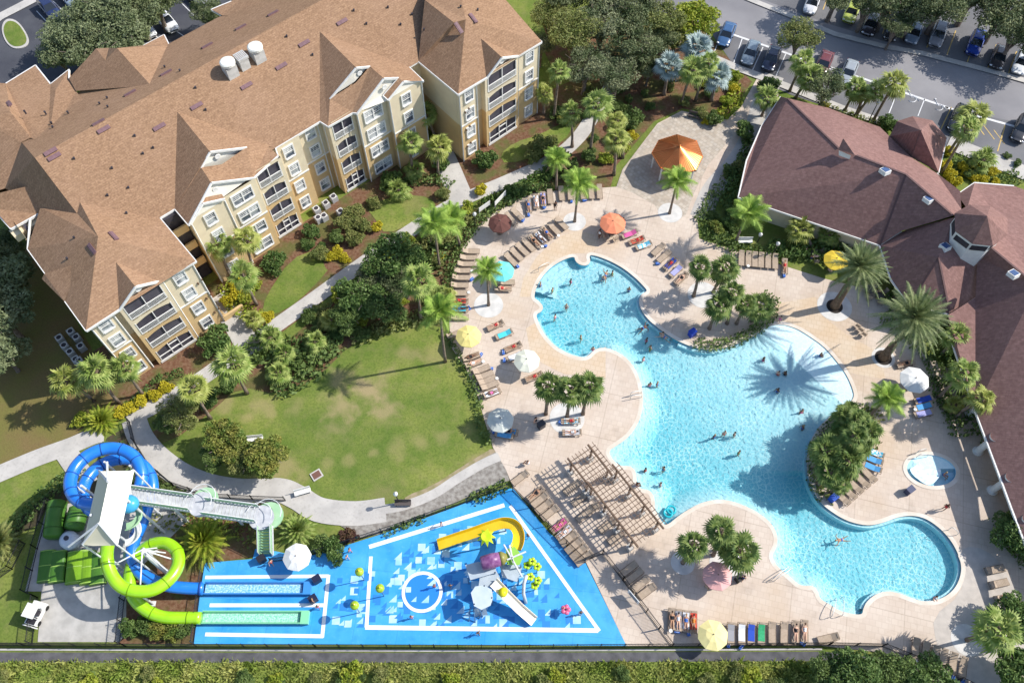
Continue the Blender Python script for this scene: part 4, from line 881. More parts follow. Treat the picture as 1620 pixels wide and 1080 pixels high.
SAB = [(863.5,655,867,611,1.0),(897,660,904,616,1.0),(922,655,932,611,1.0),(1097,469,1107,423,1.0),(1128,463,1147,426,1.05),
 (1122,520,1137,483,1.0),(1150,512,1158,464,.95),(1165,512,1181,482,.95),(1188,508,1201,485,1.0),
 (1080,890,1097,862,1.05),(1128,878,1140,840,1.15),(1149,892,1172,872,1.1),(1130,870,1150,858,.9),
 (1484,629,1524,590,1.15),(1511,659,1553,631,1.05),(1490,560,1511,533,1.0),(1529,1012,1578,994,1.3),
 (1381,192,1415,132,1.15),(1355,184,1386,142,1.0),(1336,176,1355,140,1.0),(1353,184,1367,148,.9),(1249,145,1270,98,1.15),(1259,155,1281,122,1.15),(1498,246,1542,181,1.25),(1490,272,1529,205,1.2),(1205,184,1213,155,1.1),
 (1285,396,1267,362,1.1),(1318,394,1311,372,.95),(666,506,662,443,1.25),(149,634,104,602,1.25),(188,637,152,588,1.25),(227,625,197,580,1.0),(333,662,306,614,1.25),(391,622,368,577,1.2),
 (653,275,649,226,.95),(693,277,694,232,1.0),(690,226,672,181,1.0),(365,439,345,384,1.0),(406,439,389,379,.95),(406,482,384,436,1.1),
 (876.5,187,885,113,1.0),(860,181,861,148,.85),(905,233,903,178,1.0),(933.5,241,944,166,1.15),(971,277,976,220,1.1),(1077,166,1095,112,1.15),(1100,160,1120,100,1.0),(985,250,975,190,.8)]
for a in SAB:
    dk = a[0] in (1080, 1128, 1149, 1130, 863.5, 897, 922, 1122, 1150, 1165, 1188, 1097)
    palm('sabal', *a, m=lm_sabal_d if dk else None, tint='dark green' if dk else '')
for x, y, s in ((1338,661,.9),(1356,667,.9),(1369,684,1.0),(1352,690,.85),(1306,712,.95),(1341,730,1.1),(1313,746,.9),(1358,710,.9),(1325,695,.9),(1330,762,.8),(1345,650,.7)):
    palm('sabal', None, None, x, y, s*1.12, lm_sabal_d, 'island', 'palms on the pool island', z=3.2+(int(x)*7 % 5)*.8)
for x, y, s in ((524,506,1.0),(428,535,1.0),(450,560,.9),(400,505,.8),(440,590,.9),(690,470,1.0),(705,468,.9),(1555,254,1.1),(1385,250,.0),(500,540,.8),(1510,640,.7),(630,300,.9),(655,268,.8)):
    if s: palm('sabal', x-2, y+9, x, y, s, None, 'young', 'young palms in the beds')
for a in ((909,351,916,288,.95),(1059,338,1072,284,.95),(773,483,771,426,.8),(695.6,425,686,352,1.15),(704.6,572,696,492,1.0),(1163,384,1186,335,1.1),(1376,657,1405,628,.95),(728,392,712,345,1.0),(880,300,880,250,.9)): palm('queen', *a, group='queen palms')
palm('date', 1320, 485, 1361, 421, 1.0, group='big date palms', z=9.0); palm('date', 1397, 566, 1447, 502, 1.08, group='big date palms', z=9.6)
for a in ((1050,150,1058,106,1.05),(1095,125,1103,77,1.1),(1125,160,1134,122,.95)): palm('silver', *a, group='silver fan palms')
palm('clump', 326, 858, 326, 843, 1.12, group='clump palms'); palm('clump', 471, 842, 471, 829, .98, lm_sabal, group='clump palms'); palm('clump', 163, 668, 166, 655, .95, group='clump palms'); palm('clump', 0, 860, 0, 845, 1.0, lm_olive, group='clump palms')
# ---- broadleaf crowns
def blob(seed, lobes, n, size, flat=1.0):
    rg = random.Random(seed); mb = MB()
    tot = sum(l[3]**2 for l in lobes)
    for (x, y, z, r) in lobes:
        k = int(n*r*r/tot)
        for _ in range(k):
            u = rg.uniform(-1, 1); a = rg.uniform(0, 2*PI); q = math.sqrt(1-u*u); rr = r*(rg.uniform(.55, 1.0)**.5)*(1+.18*math.sin(5*a+3*u)*math.cos(4*u+seed))
            c = Vector((x+q*math.cos(a)*rr, y+q*math.sin(a)*rr, z+u*rr*flat*.8)); nn = Vector((rg.gauss(0, 1), rg.gauss(0, 1), rg.gauss(.4, 1))).normalized()
            s = size*rg.uniform(.6, 1.3); t = nn.orthogonal().normalized(); b_ = nn.cross(t); t2 = t*math.cos(a)+b_*math.sin(a); b2 = nn.cross(t2)
            mb.add([c+t2*s, c+b2*s*.5, c-t2*s, c-b2*s*.5], [(0, 1, 2, 3)])
    return mb
BL = {}
def blobmesh(key, seed, m, n, size, spread, k):
    kk = (key, seed, m.name)
    if kk not in BL:
        rg = random.Random(seed*7+len(key)); lobes = [(0, 0, 0, .62)]
        for i in range(k):
            a = i*2.4+rg.uniform(-.3, .3); d = rg.uniform(.3, .78)*spread; lobes.append((math.cos(a)*d, math.sin(a)*d, rg.uniform(-.3, .4), rg.uniform(.16, .42) if k > 15 else rg.uniform(.2, .42)))
        BL[kk] = mesh('crown', blob(seed, lobes, n, size), m)
    return BL[kk]
tc = [0]
def tree(x, y, r, h, m, base, cat='tree', name='broadleaf_tree', n=5200, size=.075, group='trees', flat=1.0, k=11):
    """x, y: crown centre in the photo; r: crown radius (m); h: height of crown centre"""
    tc[0] += 1; rg = random.Random(tc[0]); c = W(x, y, h); t = thing(name, None, None, (c.x, c.y, 0)); auto(t, base, x, y, cat, group)
    if h > 1.6:
        tb = MB(); tb.tube([(0, 0, -.1), (.1, 0, h*.4), (0, .1, h)], [r*.075+.08, r*.055+.06, .05], 8)
        for i in range(8):
            a = i*.785+rg.uniform(0, .5); q = rg.uniform(.65, .95); tb.tube([(0, 0, h*.35), (math.cos(a)*r*.35*q, math.sin(a)*r*.35*q, h*.85), (math.cos(a+.2)*r*.65*q, math.sin(a+.2)*r*.65*q, h*1.08), (math.cos(a)*r*.95*q, math.sin(a)*r*.95*q, h*1.12)], [r*.04+.03, .08, .05, .02], 6)
        part('trunk', tb, m_tbark, t)
    o = link(bpy.data.objects.new('crown', blobmesh(name, rg.randint(1, 3), m, n, size, 1.0, k))); o.parent = t; o.location = (0, 0, h); o.scale = (r, r, r*.8*flat); o.rotation_euler = (0, 0, rg.uniform(0, 6.28)); return t
for x, y, r, h in ((905,48,4.3,6.5),(952,30,4.4,7),(1000,68,4.2,6.5),(927,100,3.9,5.5),(975,118,3.6,5),(868,22,3.2,6),(1045,25,3.8,6.5),(1008,12,4.0,7),(958,-12,4.6,7),(890,-14,4.2,7),(1028,100,2.6,4),(1042,62,3.0,5),(855,70,2.2,4)):
    tree(x, y, r*.86, h, (lm_oak, lm_oakl, lm_olive)[int(x+y) % 3], 'dark grey green oak in the woodland strip', group='woodland oaks', n=9000, size=.040, k=26)
for x, y, r, h in ((1412,-8,4.2,6),(1452,10,3.6,5.5),(1500,-12,4.8,7),(1592,8,4.8,6.5),(1612,48,3.4,5.5),(1550,-25,5,7),(1375,5,2.8,5),(1650,50,4.5,6),(1330,-22,4,6),(1420,38,2.2,4.5)):
    tree(x, y, r, h, lm_oak, 'dark oak standing over the parking bays', group='parking oaks', n=9000, size=.040, k=26)
for x, y, r, h, mm, b_ in ((1265,57,2.9,4.2,lm_olive,'small round crowned tree'),(1310,135,2.9,4,lm_oak,'dark dense tree between road and clubhouse'),(1098,32,3.6,5,lm_yg,'bright yellow green tree'),(1070,55,2.8,4.5,lm_olive,'olive green tree'),
   (570,468,3.1,3.6,lm_bush,'dark rounded tree beside the walkway'),(622,412,3.4,4.2,lm_bush,'dark rounded tree beside the walkway'),(612,482,2.5,3.2,lm_hedge,'dark rounded tree beside the walkway'),(548,502,2.0,2.6,lm_hedge,'dark rounded tree beside the walkway'),
   (640,445,2.6,3.5,lm_oak,'dark rounded tree beside the walkway'),(590,430,2.4,3.5,lm_oak,'dark rounded tree beside the walkway'),
   (418,722,2.6,3,lm_rust,'rusty tinted broadleaf tree at the lawn edge'),(352,698,2.5,3.0,lm_rust,'rusty tinted broadleaf tree at the lawn edge'),(382,728,2.1,2.4,lm_olive,'green broadleaf tree at the lawn edge'),(338,722,1.6,2.2,lm_hedge,'green broadleaf tree at the lawn edge'),
   (282,655,2.3,3.2,lm_olive,'loose green tree by the curved path'),(262,668,1.5,2.2,lm_hedge,'loose green tree by the curved path'),
   (8,440,3.8,5,lm_needle,'grey green tree at the left edge'),(0,500,3.6,5,lm_needle,'grey green tree at the left edge'),(0,560,3,4,lm_needle,'grey green tree at the left edge'),(5,395,3,4,lm_oak,'grey green tree at the left edge'),
   (1355,1068,2.8,3.2,lm_bush,'wild green tree below the service road'),(1392,1092,2.6,2.6,lm_hedge,'wild green tree below the service road'),(1328,1092,2.4,2.4,lm_bush,'wild green tree below the service road'),(1480,1085,2.8,2.5,lm_bush,'wild green tree below the service road'),(1310,1070,2.2,2.2,lm_hedge,'wild green tree below the service road'),(1415,1062,2.2,2.4,lm_hedge,'wild green tree below the service road'),
   (1610,975,2.6,2.6,lm_bush,'dark shrubby tree at the right edge'),(1615,850,2.6,2.4,lm_bush,'dark shrubby tree at the right edge'),(1600,830,1.8,2,lm_hedge,'dark shrubby tree at the right edge'),(1620,1060,3,3,lm_bush,'dark shrubby tree at the right edge')):
    tree(x, y, r, h, mm, b_, group='broadleaf trees', n=8000, size=.055, k=16)
for x, y, r, h in ((150,30,4.2,6),(110,50,4,5.5),(185,50,4.2,6),(215,20,4,6),(130,75,3.6,5),(175,0,4.6,7),(90,85,3,4),(240,-5,4,6),(330,18,2.4,4),(205,65,2.6,4.5)):
    tree(x, y, r, h, lm_needle if x < 230 else lm_oak, 'feathery grey green juniper over the parking lot', name='juniper_tree', group='junipers', n=11000, size=.04, k=26)
# round clipped shrubs
for x, y, r, mm, b_ in ((768,254,1.75,lm_bush,'round clipped dark green shrub'),(343,540,2.2,lm_bush,'round clipped dark green shrub'),(433,414,1.75,lm_bush,'round clipped dark green shrub'),(620,285,1.75,lm_bush,'round clipped dark green shrub'),
   (1180,208,1.6,lm_bush,'round clipped dark green shrub'),(1405,196,1.5,lm_bush,'round clipped dark green shrub'),(1217,137,1.8,lm_bush,'round clipped dark green shrub'),(494,365,1.3,lm_bush,'upright green shrub by the wall'),(505,400,1.3,lm_olive,'upright green shrub by the wall'),
   (698,262,1.2,lm_bush,'glossy green shrub'),(530,870,1.4,lm_bush,'low dark shrub beside the blue pad'),(552,845,1.1,lm_red,'maroon leaved shrub beside the blue pad'),(205,992,1.1,lm_bush,'low dark shrub in the slide bed'),(510,862,1.2,lm_hedge,'low dark shrub beside the blue pad'),
   (228,990,1.2,lm_hedge,'low dark shrub in the slide bed'),(250,993,1.3,lm_rust,'low dark shrub in the slide bed'),(275,996,1.2,lm_rust,'low dark shrub in the slide bed'),(292,992,1.1,lm_hedge,'low dark shrub in the slide bed'),(700,305,1.1,lm_olive,'round shrub by the wing path'),(930,245,1.3,lm_hedge,'round shrub in the plaza bed'),
   (998,192,1.9,lm_hedge,'round shrub in the plaza bed'),(980,215,1.5,lm_olive,'round shrub in the plaza bed'),(1155,270,1.2,lm_hedge,'grey green shrub by the clubhouse corner'),(1170,262,1.2,lm_olive,'grey green shrub by the clubhouse corner'),(1128,188,1.4,lm_hedge,'shrub by the entry path'),
   (545,350,1.5,lm_olive,'loose olive shrub under the building'),(560,335,1.5,lm_olive,'loose olive shrub under the building'),(560,375,1.3,lm_olive,'loose olive shrub under the building'),(575,355,1.3,lm_olive,'loose olive shrub under the building'),(530,375,1.2,lm_hedge,'loose olive shrub under the building'),(860,230,1.9,lm_olive,'loose olive shrub under the building'),(885,255,2.1,lm_olive,'loose olive shrub under the building'),(845,245,1.5,lm_olive,'loose olive shrub under the building'),(905,270,1.6,lm_hedge,'loose olive shrub under the building')):
    tree(x, y, r, r*.6, mm, b_, 'shrub', 'shrub', 2600, .085, 'shrubs', 1.15, 7)
for x, y, r in ((523,405,.95),(535,398,.9),(545,408,.8),(596,358,.9),(423,500,.9),(700,248,.8),(375,465,1.3),(390,470,1.2),(372,450,1.1),(400,450,1.1),(360,475,1.0),(125,665,1.1),(190,650,1.0),(205,645,1.0),(222,632,1.0),(245,624,.9),(262,612,.9),(1120,190,1.0),(1165,120,1.1),(1160,140,1.0),(1150,160,1.1),(1500,240,1.0),(1495,262,1.0),(1503,275,1.0),(1512,288,.9),(1305,168,.8),(960,250,1.2),(985,235,1.1),(1000,215,.9),(695,405,.8),(700,360,1.1),(760,300,1.0),(740,330,1.1),(1540,280,.9),(1555,285,.9),(1525,265,.9),(1545,262,.8),(1575,290,.8)):
    tree(x, y, r, r*.5, lm_yel if r < 1.05 or x in (375, 372) else lm_yg, 'bright yellow green shrub' if r < 1.05 or x in (375, 372) else 'lime green shrub', 'shrub', 'shrub', 1500, .11, 'yellow shrubs', 1.1, 6)
# hedges
def hedge(pts, wd, h, m, label, cat='hedge', dens=26, size=.17, name='hedge'):
    rg = random.Random(len(pts)*31+int(pts[0][0])); P = WP(pts); mb = MB()
    for a, b in zip(P[:-1], P[1:]):
        d = b-a; L_ = d.length; t = d.normalized(); nn = Vector((-t.y, t.x, 0))
        for _ in range(int(L_*wd*dens*(1+h))):
            q = rg.uniform(-.5, .5); zz = h*rg.uniform(.0, 1.0)**.45*(1-.5*abs(q)); c = a+t*rg.uniform(-.2, L_+.2)+nn*(q*wd*rg.uniform(.85, 1.15))+Vector((0, 0, zz))
            n_ = Vector((rg.gauss(0, 1), rg.gauss(0, 1), rg.gauss(.5, 1))).normalized(); u = n_.orthogonal().normalized()*size*rg.uniform(.6, 1.3); v = n_.cross(u)*.6; mb.add([c+u, c+v, c-u, c-v], [(0, 1, 2, 3)])
    return solo(name, mb, m, label, cat, world=True, loc=tuple(P[0]))
hedge([(1099,545),(1125,549),(1150,545),(1175,536),(1200,520),(1218,500),(1222,480),(1208,468)], 1.5, .8, lm_hedge, 'clipped dark hedge curling round the palm island at the pool edge')
hedge([(1300,790),(1286,760),(1284,730),(1290,705),(1304,684),(1325,664),(1350,648),(1372,646)], 1.4, .4, lm_hedge, 'low green hedge along the water side of the pool island')
hedge([(1380,650),(1378,690),(1360,720),(1345,745),(1325,765),(1305,785)], 2.2, .35, lm_olive, 'mixed olive planting filling the middle of the pool island', 'planting', 18, .22, 'planting')
hedge([(1320,700),(1345,690),(1330,720),(1310,740),(1330,670)], 3.0, .3, lm_hedge, 'dense ground planting under the low island palms', 'planting', 14, .22, 'planting')
hedge([(705,520),(716,548),(738,585),(752,615),(758,640),(757,670),(775,700)], .9, .8, lm_hedge, 'narrow green hedge between the oval lawn and the pool deck')
hedge([(712,500),(706,470),(712,440),(724,405),(740,375),(762,350),(790,325),(830,305),(870,298)], 1.3, .9, lm_hedge, 'curving hedge along the upper left rim of the pool deck')
hedge([(1168,385),(1122,370),(1110,345),(1130,310),(1160,275)], 1.8, .7, lm_hedge, 'dark hedge curving round the clubhouse corner bed')
hedge([(1120,375),(1160,395),(1220,402),(1280,408),(1330,415)], 1.6, .8, lm_hedge, 'dark foundation hedge along the clubhouse wall')
hedge([(1400,500),(1440,530),(1475,570),(1500,640),(1520,690)], 2.6, .7, lm_hedge, 'dark planting strip under the clubhouse eave', 'planting', 14, .2, 'planting')
hedge([(1480,600),(1495,640),(1525,670)], 2.2, .4, lm_bush, 'low ground cover in the shaded terrace bed', 'planting', 14, .2, 'planting')
hedge([(1578,820),(1595,850),(1625,890)], 2.2, .9, lm_bush, 'dark hedge at the right edge below the clubhouse')
hedge([(610,845),(640,832),(670,822)], .9, .6, lm_bush, 'short hedge strip beside the grey path above the blue pad'); hedge([(750,790),(780,778),(800,768)], 1.5, .7, lm_bush, 'short dark hedge at the upper corner of the blue pad')
hedge([(215,715),(238,755),(280,785),(340,800),(400,803),(430,806)], 1.0, .5, lm_hedge, 'hedge strip between the curved path and the slide stairs')
hedge([(215,640),(190,655),(225,625),(255,600),(290,590)], 1.1, .6, lm_bush, 'green shrub border below the left building wing')
hedge([(560,540),(610,520),(660,505),(700,500)], 2.0, .8, lm_olive, 'loose olive planting along the top of the oval lawn', 'planting', 16, .24, 'planting')
hedge([(400,540),(440,560),(480,560),(520,540),(480,590),(430,610)], 4.2, 1.0, lm_hedge, 'thick green planting at the left end of the oval lawn', 'planting', 12, .28, 'planting')
hedge([(500,510),(560,470),(620,430),(680,380),(740,350),(800,315)], 2.2, .7, lm_olive, 'mixed planting strip beside the long walkway', 'planting', 16, .25, 'planting')
hedge([(640,400),(680,430),(700,390),(720,360)], 3.0, 1.0, lm_hedge, 'green thicket behind the curving loungers', 'planting', 14, .25, 'planting')
hedge([(770,330),(830,300),(880,270),(900,250)], 2.4, .9, lm_bush, 'dark thicket between walkway and upper deck', 'planting', 14, .25, 'planting')
hedge([(620,300),(650,290),(690,285),(715,295)], 1.6, .8, lm_hedge, 'green planting in front of the middle building bay', 'planting', 18, .2, 'planting')
hedge([(360,450),(375,490),(400,500),(420,510)], 2.0, .7, lm_yg, 'lime green planting beside the breezeway path', 'planting', 18, .22, 'planting')
hedge([(1510,250),(1540,275),(1580,290),(1610,280)], 2.6, .5, lm_hedge, 'mixed planting between clubhouse and parking bays', 'planting', 18, .2, 'planting')
hedge([(1310,172),(1345,184),(1380,196),(1400,205)], 1.2, .6, lm_olive, 'olive shrub border behind the clubhouse roof')
hedge([(1120,120),(1155,130),(1165,160),(1140,185)], 2.2, .7, lm_yg, 'lime green planting at the entry walk', 'planting', 18, .2, 'planting')
hedge([(1215,395),(1260,400),(1310,400),(1350,402),(1385,410)], 2.2, 1.3, lm_bush, 'tall dark hedge against the long clubhouse wall', 'planting', 18, .22, 'planting')
hedge([(1148,330),(1160,290),(1175,250),(1190,225)], 1.6, 1.1, lm_bush, 'dark planting at the left end of the clubhouse', 'planting', 18, .22, 'planting')
hedge([(1405,470),(1430,505),(1470,520),(1500,530)], 2.0, 1.2, lm_bush, 'dark planting under the hipped clubhouse pavilion', 'planting', 18, .22, 'planting')
hedge([(1500,560),(1530,640),(1560,700)], 1.8, 1.4, lm_bush, 'dark planting against the terrace columns', 'planting', 16, .22, 'planting')
rg9 = random.Random(99)
hedge([(15,845),(45,815),(75,785),(105,762),(135,745)], 1.8, 1.0, lm_bush, 'dark hedge left of the blue slide coil')
hedge([(165,712),(198,712),(215,738),(245,768),(290,790)], 1.6, .7, lm_hedge, 'dark planting between the blue slide coil and curved path', 'planting', 16, .22, 'planting')
hedge([(240,830),(300,825),(380,835),(400,860)], 2.0, .5, lm_rust, 'low brown planting under the slide stairs', 'planting', 10, .2, 'planting')
def scatter(poly, n_, rmin, rmax, ms, base):
    P = poly; xs = [p[0] for p in P]; ys = [p[1] for p in P]; c = 0
    for _ in range(n_*20):
        x, y = rg9.uniform(min(xs), max(xs)), rg9.uniform(min(ys), max(ys)); ins = False
        for i in range(len(P)):
            a, b = P[i], P[i-1]
            if (a[1] > y) != (b[1] > y) and x < (b[0]-a[0])*(y-a[1])/(b[1]-a[1])+a[0]: ins = not ins
        if ins:
            r = rg9.uniform(rmin, rmax); tree(x, y, r, r*.55, rg9.choice(ms), base, 'shrub', 'shrub', 1500, .11, 'shrubs', 1.1, 6); c += 1
            if c >= n_: return
scatter([(470,505),(560,455),(650,370),(720,345),(700,400),(650,470),(560,540),(500,560)], 22, .7, 1.5, (lm_hedge, lm_olive, lm_bush, lm_yg), 'leafy shrub in the wide bed beside the walkway')
scatter([(290,640),(340,620),(400,560),(470,540),(500,570),(430,620),(340,635)], 8, .7, 1.4, (lm_hedge, lm_olive, lm_bush), 'leafy shrub in the bed left of the lawn')
scatter([(440,440),(520,400),(590,340),(640,300),(600,300),(520,345),(470,400)], 9, .5, 1.0, (lm_olive, lm_bush, lm_yg, lm_rust), 'low shrub in the mulch under the middle building')
scatter([(850,200),(900,150),(1000,120),(1040,170),(980,230),(900,210)], 16, .6, 1.4, (lm_hedge, lm_olive, lm_bush, lm_rust), 'low shrub in the shaded woodland bed')
scatter([(1100,100),(1160,110),(1170,160),(1120,185),(1060,170),(1050,120)], 10, .6, 1.2, (lm_hedge, lm_olive, lm_yg), 'low shrub under the silver palms')
scatter([(760,330),(860,290),(900,270),(890,250),(800,300)], 9, .7, 1.3, (lm_hedge, lm_bush, lm_olive), 'shrub in the hedge bed above the loungers')
scatter([(1500,260),(1530,290),(1610,285),(1620,250),(1540,240)], 9, .5, 1.0, (lm_hedge, lm_yel, lm_olive), 'low shrub between clubhouse and bays')
scatter([(620,380),(700,330),(720,370),(700,430),(640,450)], 9, .8, 1.5, (lm_hedge, lm_yg, lm_olive), 'shrub under the tall queen palms')
scatter([(205,720),(240,760),(330,800),(420,815),(300,812),(215,780)], 8, .6, 1.1, (lm_hedge, lm_bush), 'shrub below the slide stairs')
scatter([(1100,360),(1160,390),(1180,340),(1140,330)], 6, .7, 1.1, (lm_hedge, lm_bush, lm_rust), 'shrub in the clubhouse corner bed')
# wild grass below the service road and tufts over the lawns
def tufts(name, poly, dens, h, m, size=.10, seed=1, patchy=0):
    rg = random.Random(seed); P = WP(poly); xs = [p.x for p in P]; ys = [p.y for p in P]; mb = MB(); A = (max(xs)-min(xs))*(max(ys)-min(ys))
    def inside(x, y):
        c = False
        for i in range(len(P)):
            a, b = P[i], P[i-1]
            if (a.y > y) != (b.y > y) and x < (b.x-a.x)*(y-a.y)/(b.y-a.y)+a.x: c = not c
        return c
    for _ in range(int(A*dens)):
        x, y = rg.uniform(min(xs), max(xs)), rg.uniform(min(ys), max(ys))
        if not inside(x, y): continue
        q = math.sin(x*.9+math.sin(y*1.7))*math.cos(y*1.1+x*.3); hh = h*(.4+.6*rg.random())*(1+patchy*q)*(.6 if rg.random() < .5 else 1); a = rg.uniform(0, PI); s = size*(1+patchy*.5*q)
        dx, dy = math.cos(a)*s, math.sin(a)*s; lx, ly = rg.uniform(-.9, .9)*hh, rg.uniform(-.9, .9)*hh
        mb.add([(x-dx, y-dy, 0), (x+dx, y+dy, 0), (x+lx+dx*.3, y+ly+dy*.3, hh), (x+lx-dx*.6, y+ly, hh*.9)], [(0, 1, 2, 3)])
    return solo(name, mb, m, None, None, kind='stuff')
m_wild = leafmat('wild_grass', (0.20, 0.28, 0.045), (0.42, 0.43, 0.13), .5)
o = tufts('wild_grass', [(-60,1046),(300,1045),(700,1049),(1000,1046),(1300,1045),(1385,1058),(1480,1110),(1400,1180),(-60,1180)], 75, .5, m_wild, .10, 2, .45); setp(o, 'rough wild grass below the service road', 'grass')
scatter([(0,1062),(300,1058),(700,1064),(1280,1062),(1280,1085),(0,1085)], 26, .6, 1.3, (lm_hedge, lm_olive, lm_yg), 'wild shrub in the rough grass below the road')
m_turf = leafmat('lawn_blades', (0.10, 0.17, 0.025), (0.19, 0.235, 0.05), .5)
# ================================================================ POOLSIDE THINGS
m_sling = mat('tan_sling', (0.36, 0.28, 0.205), (0.42, 0.33, 0.25), 4, .8); m_frame = mat('bronze_frame', (0.20, 0.15, 0.11), None, rough=.5)
m_towel = {'blue': mat('towel_blue', (0.10, 0.33, 0.62), None, rough=.95), 'turq': mat('towel_turquoise', (0.08, 0.55, 0.66), None, rough=.95), 'pink': mat('towel_pink', (0.62, 0.12, 0.32), None, rough=.95), 'white': mat('towel_white', (0.72, 0.72, 0.74), (0.60, 0.62, 0.66), 4, .95), 'green': mat('towel_green', (0.03, 0.30, 0.12), (0.06, 0.38, 0.18), 4, .95), 'navy': mat('towel_navy', (0.03, 0.08, 0.42), None, rough=.95), 'red': mat('towel_red', (0.60, 0.08, 0.05), None, rough=.95), 'lilac': mat('towel_lilac', (0.36, 0.36, 0.62), None, rough=.95), 'stripe': mat('towel_striped', (0.10, 0.45, 0.62), (0.72, 0.76, 0.78), 4, .95, lo=.48, hi=.52), 'grey': mat('towel_grey', (0.30, 0.30, 0.32), None, rough=.95)}
def make_lounger():
    t = thing('sun_lounger', 'tan sling sun lounger', 'sun lounger')
    b = MB(); b.box((-.35, 0, .34), (1.28, .60, .035)); 
    for i in range(9): b.box((-.95+i*.15, 0, .36), (.09, .58, .012))
    part('seat', b, m_sling, t)
    b = MB(); a = math.radians(24); M = Matrix.Rotation(-a, 3, 'Y'); b.box((.29+.34*math.cos(a), 0, .35+.34*math.sin(a)), (.70, .60, .035), M=M); b.box((.29+.58*math.cos(a), 0, .375+.58*math.sin(a)), (.14, .42, .05), M=M); part('backrest', b, m_sling, t)
    b = MB()
    for s in (-1, 1): b.tube([(-1.0, s*.33, .33), (.95, s*.33, .33)], .028, 6)
    for x in (-.85, .7): 
        for s in (-1, 1): b.tube([(x, s*.33, .33), (x, s*.33, 0)], .028, 6)
    b.tube([(-1.0, -.33, .33), (-1.0, .33, .33)], .028, 6); b.tube([(.95, -.33, .33), (.95, .33, .33)], .028, 6)
    part('frame', b, m_frame, t); return t
LG = Tmpl(make_lounger())
LLOG = []
def lounger(x, y, x2, y2, base='empty tan sling lounger', group='tan sun loungers'):
    """x,y centre; x2,y2 a photo point towards its head end"""
    p = W(x, y, .06); q = W(x2, y2, .06); a = math.atan2(q.y-p.y, q.x-p.x); k = len(LLOG); LLOG.append((p, a)); o = LG.put(p, a+((k*37) % 7-3)*.008, None, None, 1.05)
    auto(o, base, x, y, 'sun lounger', group); return p, a
def towel(x, y, a, col, base, part_=0, ln=1.5):
    p = W(x, y, .06); b = MB(); w_ = .31; n_ = 6; vs = []
    for i in range(n_+1):
        t = -ln/2+ln*i/n_; zz = .375+(max(0, t-.25)*.42 if ln > 1 else 0)
        for s in (-1, 1): vs.append((t, s*w_, zz+.01*math.sin(i*2)))
    for i in range(n_+1):
        t = -ln/2+ln*i/n_; zz = .375+(max(0, t-.25)*.42 if ln > 1 else 0)
        for s in (-1, 1): vs.append((t, s*w_, zz+.035))
    m = 2*(n_+1); fs = [(2*i, 2*i+1, 2*i+3, 2*i+2) for i in range(n_)]+[(m+2*i, m+2*i+2, m+2*i+3, m+2*i+1) for i in range(n_)]+[(2*i, 2*i+2, m+2*i+2, m+2*i) for i in range(n_)]+[(2*i+1, m+2*i+1, m+2*i+3, 2*i+3) for i in range(n_)]+[(0, m, m+1, 1), (m-2, m-1, 2*m-1, 2*m-2)]
    b.add(vs, fs); o = solo('towel', b, m_towel[col], None, 'towel', loc=p, rz=a); auto(o, base, x, y, 'towel', 'beach towels'); return o
rows = []
def row(pts, hx, hy, base='empty tan sling lounger', g='tan sun loungers'):
    out = []
    for x, y in pts: p, a = lounger(x, y, x+hx, y+hy, base, g); out.append((x, y, a))
    return out
A1 = row([(745,400),(741,410),(737,420),(732,430.5),(729,441.5),(727,453.5),(727,466),(727,478.5),(727,491),(727,504)], -10, 0)
A2 = row([(720,531),(745,567),(749,577),(761,587),(766,596),(770,604),(774,612),(778,624)], -10, 4)
B1 = row([(808,349),(818,341)], -6, -6)+row([(836,328),(848,322),(859,318),(870,314),(888,309),(902,308),(922,307),(935,306.5),(948,306)], -1, -10)
C1 = row([(808,413),(817,405),(826,397),(836,390),(845,384),(855,379),(865,371.5),(876,364),(888,356)], -8, -8)
D1 = row([(784,517),(798,531),(812,551),(815,566),(845,598)], 10, -4); D2 = row([(795,459),(800,449)], -10, 0)
E1 = row([(996,373),(1007,383),(1018,391)], 9, -3, 'towel covered lounger'); E2 = row([(1041,397),(1050,408),(1060,420),(1069,431),(1077,443)], 9, -8)
F1 = row([(1172,411),(1183,412),(1193,413),(1203,414),(1214,415),(1225,416),(1240,424)], 0, -10, 'shaded dark lounger')
P1 = row([(823,757),(848,782),(854,792),(861,802),(870,812),(885,832),(893,843),(900,853),(908,864),(916,874),(924,884)], 9, -7)
G1 = row([(994,901),(1003,912),(1013,924),(1023,936)], 9, -7)
H1 = row([(1062,979),(1072,981),(1084,983),(1096,984),(1155,1002),(1172,1002),(1187,1002),(1203,1002),(1220,1001),(1239,1001),(1257,999),(1271,998)], 0, -10)
I1 = row([(1446,1026),(1462,1032),(1477,1038),(1490,1043),(1505,1049),(1521,1056)], 1, -10); J1 = row([(1571,902),(1577,924),(1586,947)], -10, 2)
row([(905,772),(918,790),(934,808),(960,832),(925,815),(975,850)], 9, -7, 'dark lounger in the pergola shade')
K1 = row([(1372,752),(1361,761),(1350,770),(1340,779),(1330,788)], 8, 8); K2 = row([(1378,741),(1380,729),(1382,718)], 9, 4, 'lounger with a blue towel'); K3 = row([(1459,634),(1459,645),(1459,656)], 9, -2, 'lounger with a blue towel')
Q1 = row([(903,668),(905,686)], 10, 0, 'white lounger on the pale deck'); R1 = row([(1431,577)], 10, -2); T1 = row([(798,690),(805,684)], 10, 2); U1 = row([(1309,1010)], 9, -2, 'lounger with raised back by the fence')
for L_, c in ((E1, ('pink', 'red', 'stripe')), (K2, ('blue', 'blue', 'stripe')), (K3, ('navy', 'blue', 'lilac')), (Q1, ('stripe', 'white'))):
    for (x, y, a), cc in zip(L_, c): towel(x, y, a, cc, cc.replace('turq', 'turquoise').replace('stripe', 'striped')+' beach towel spread on a lounger')
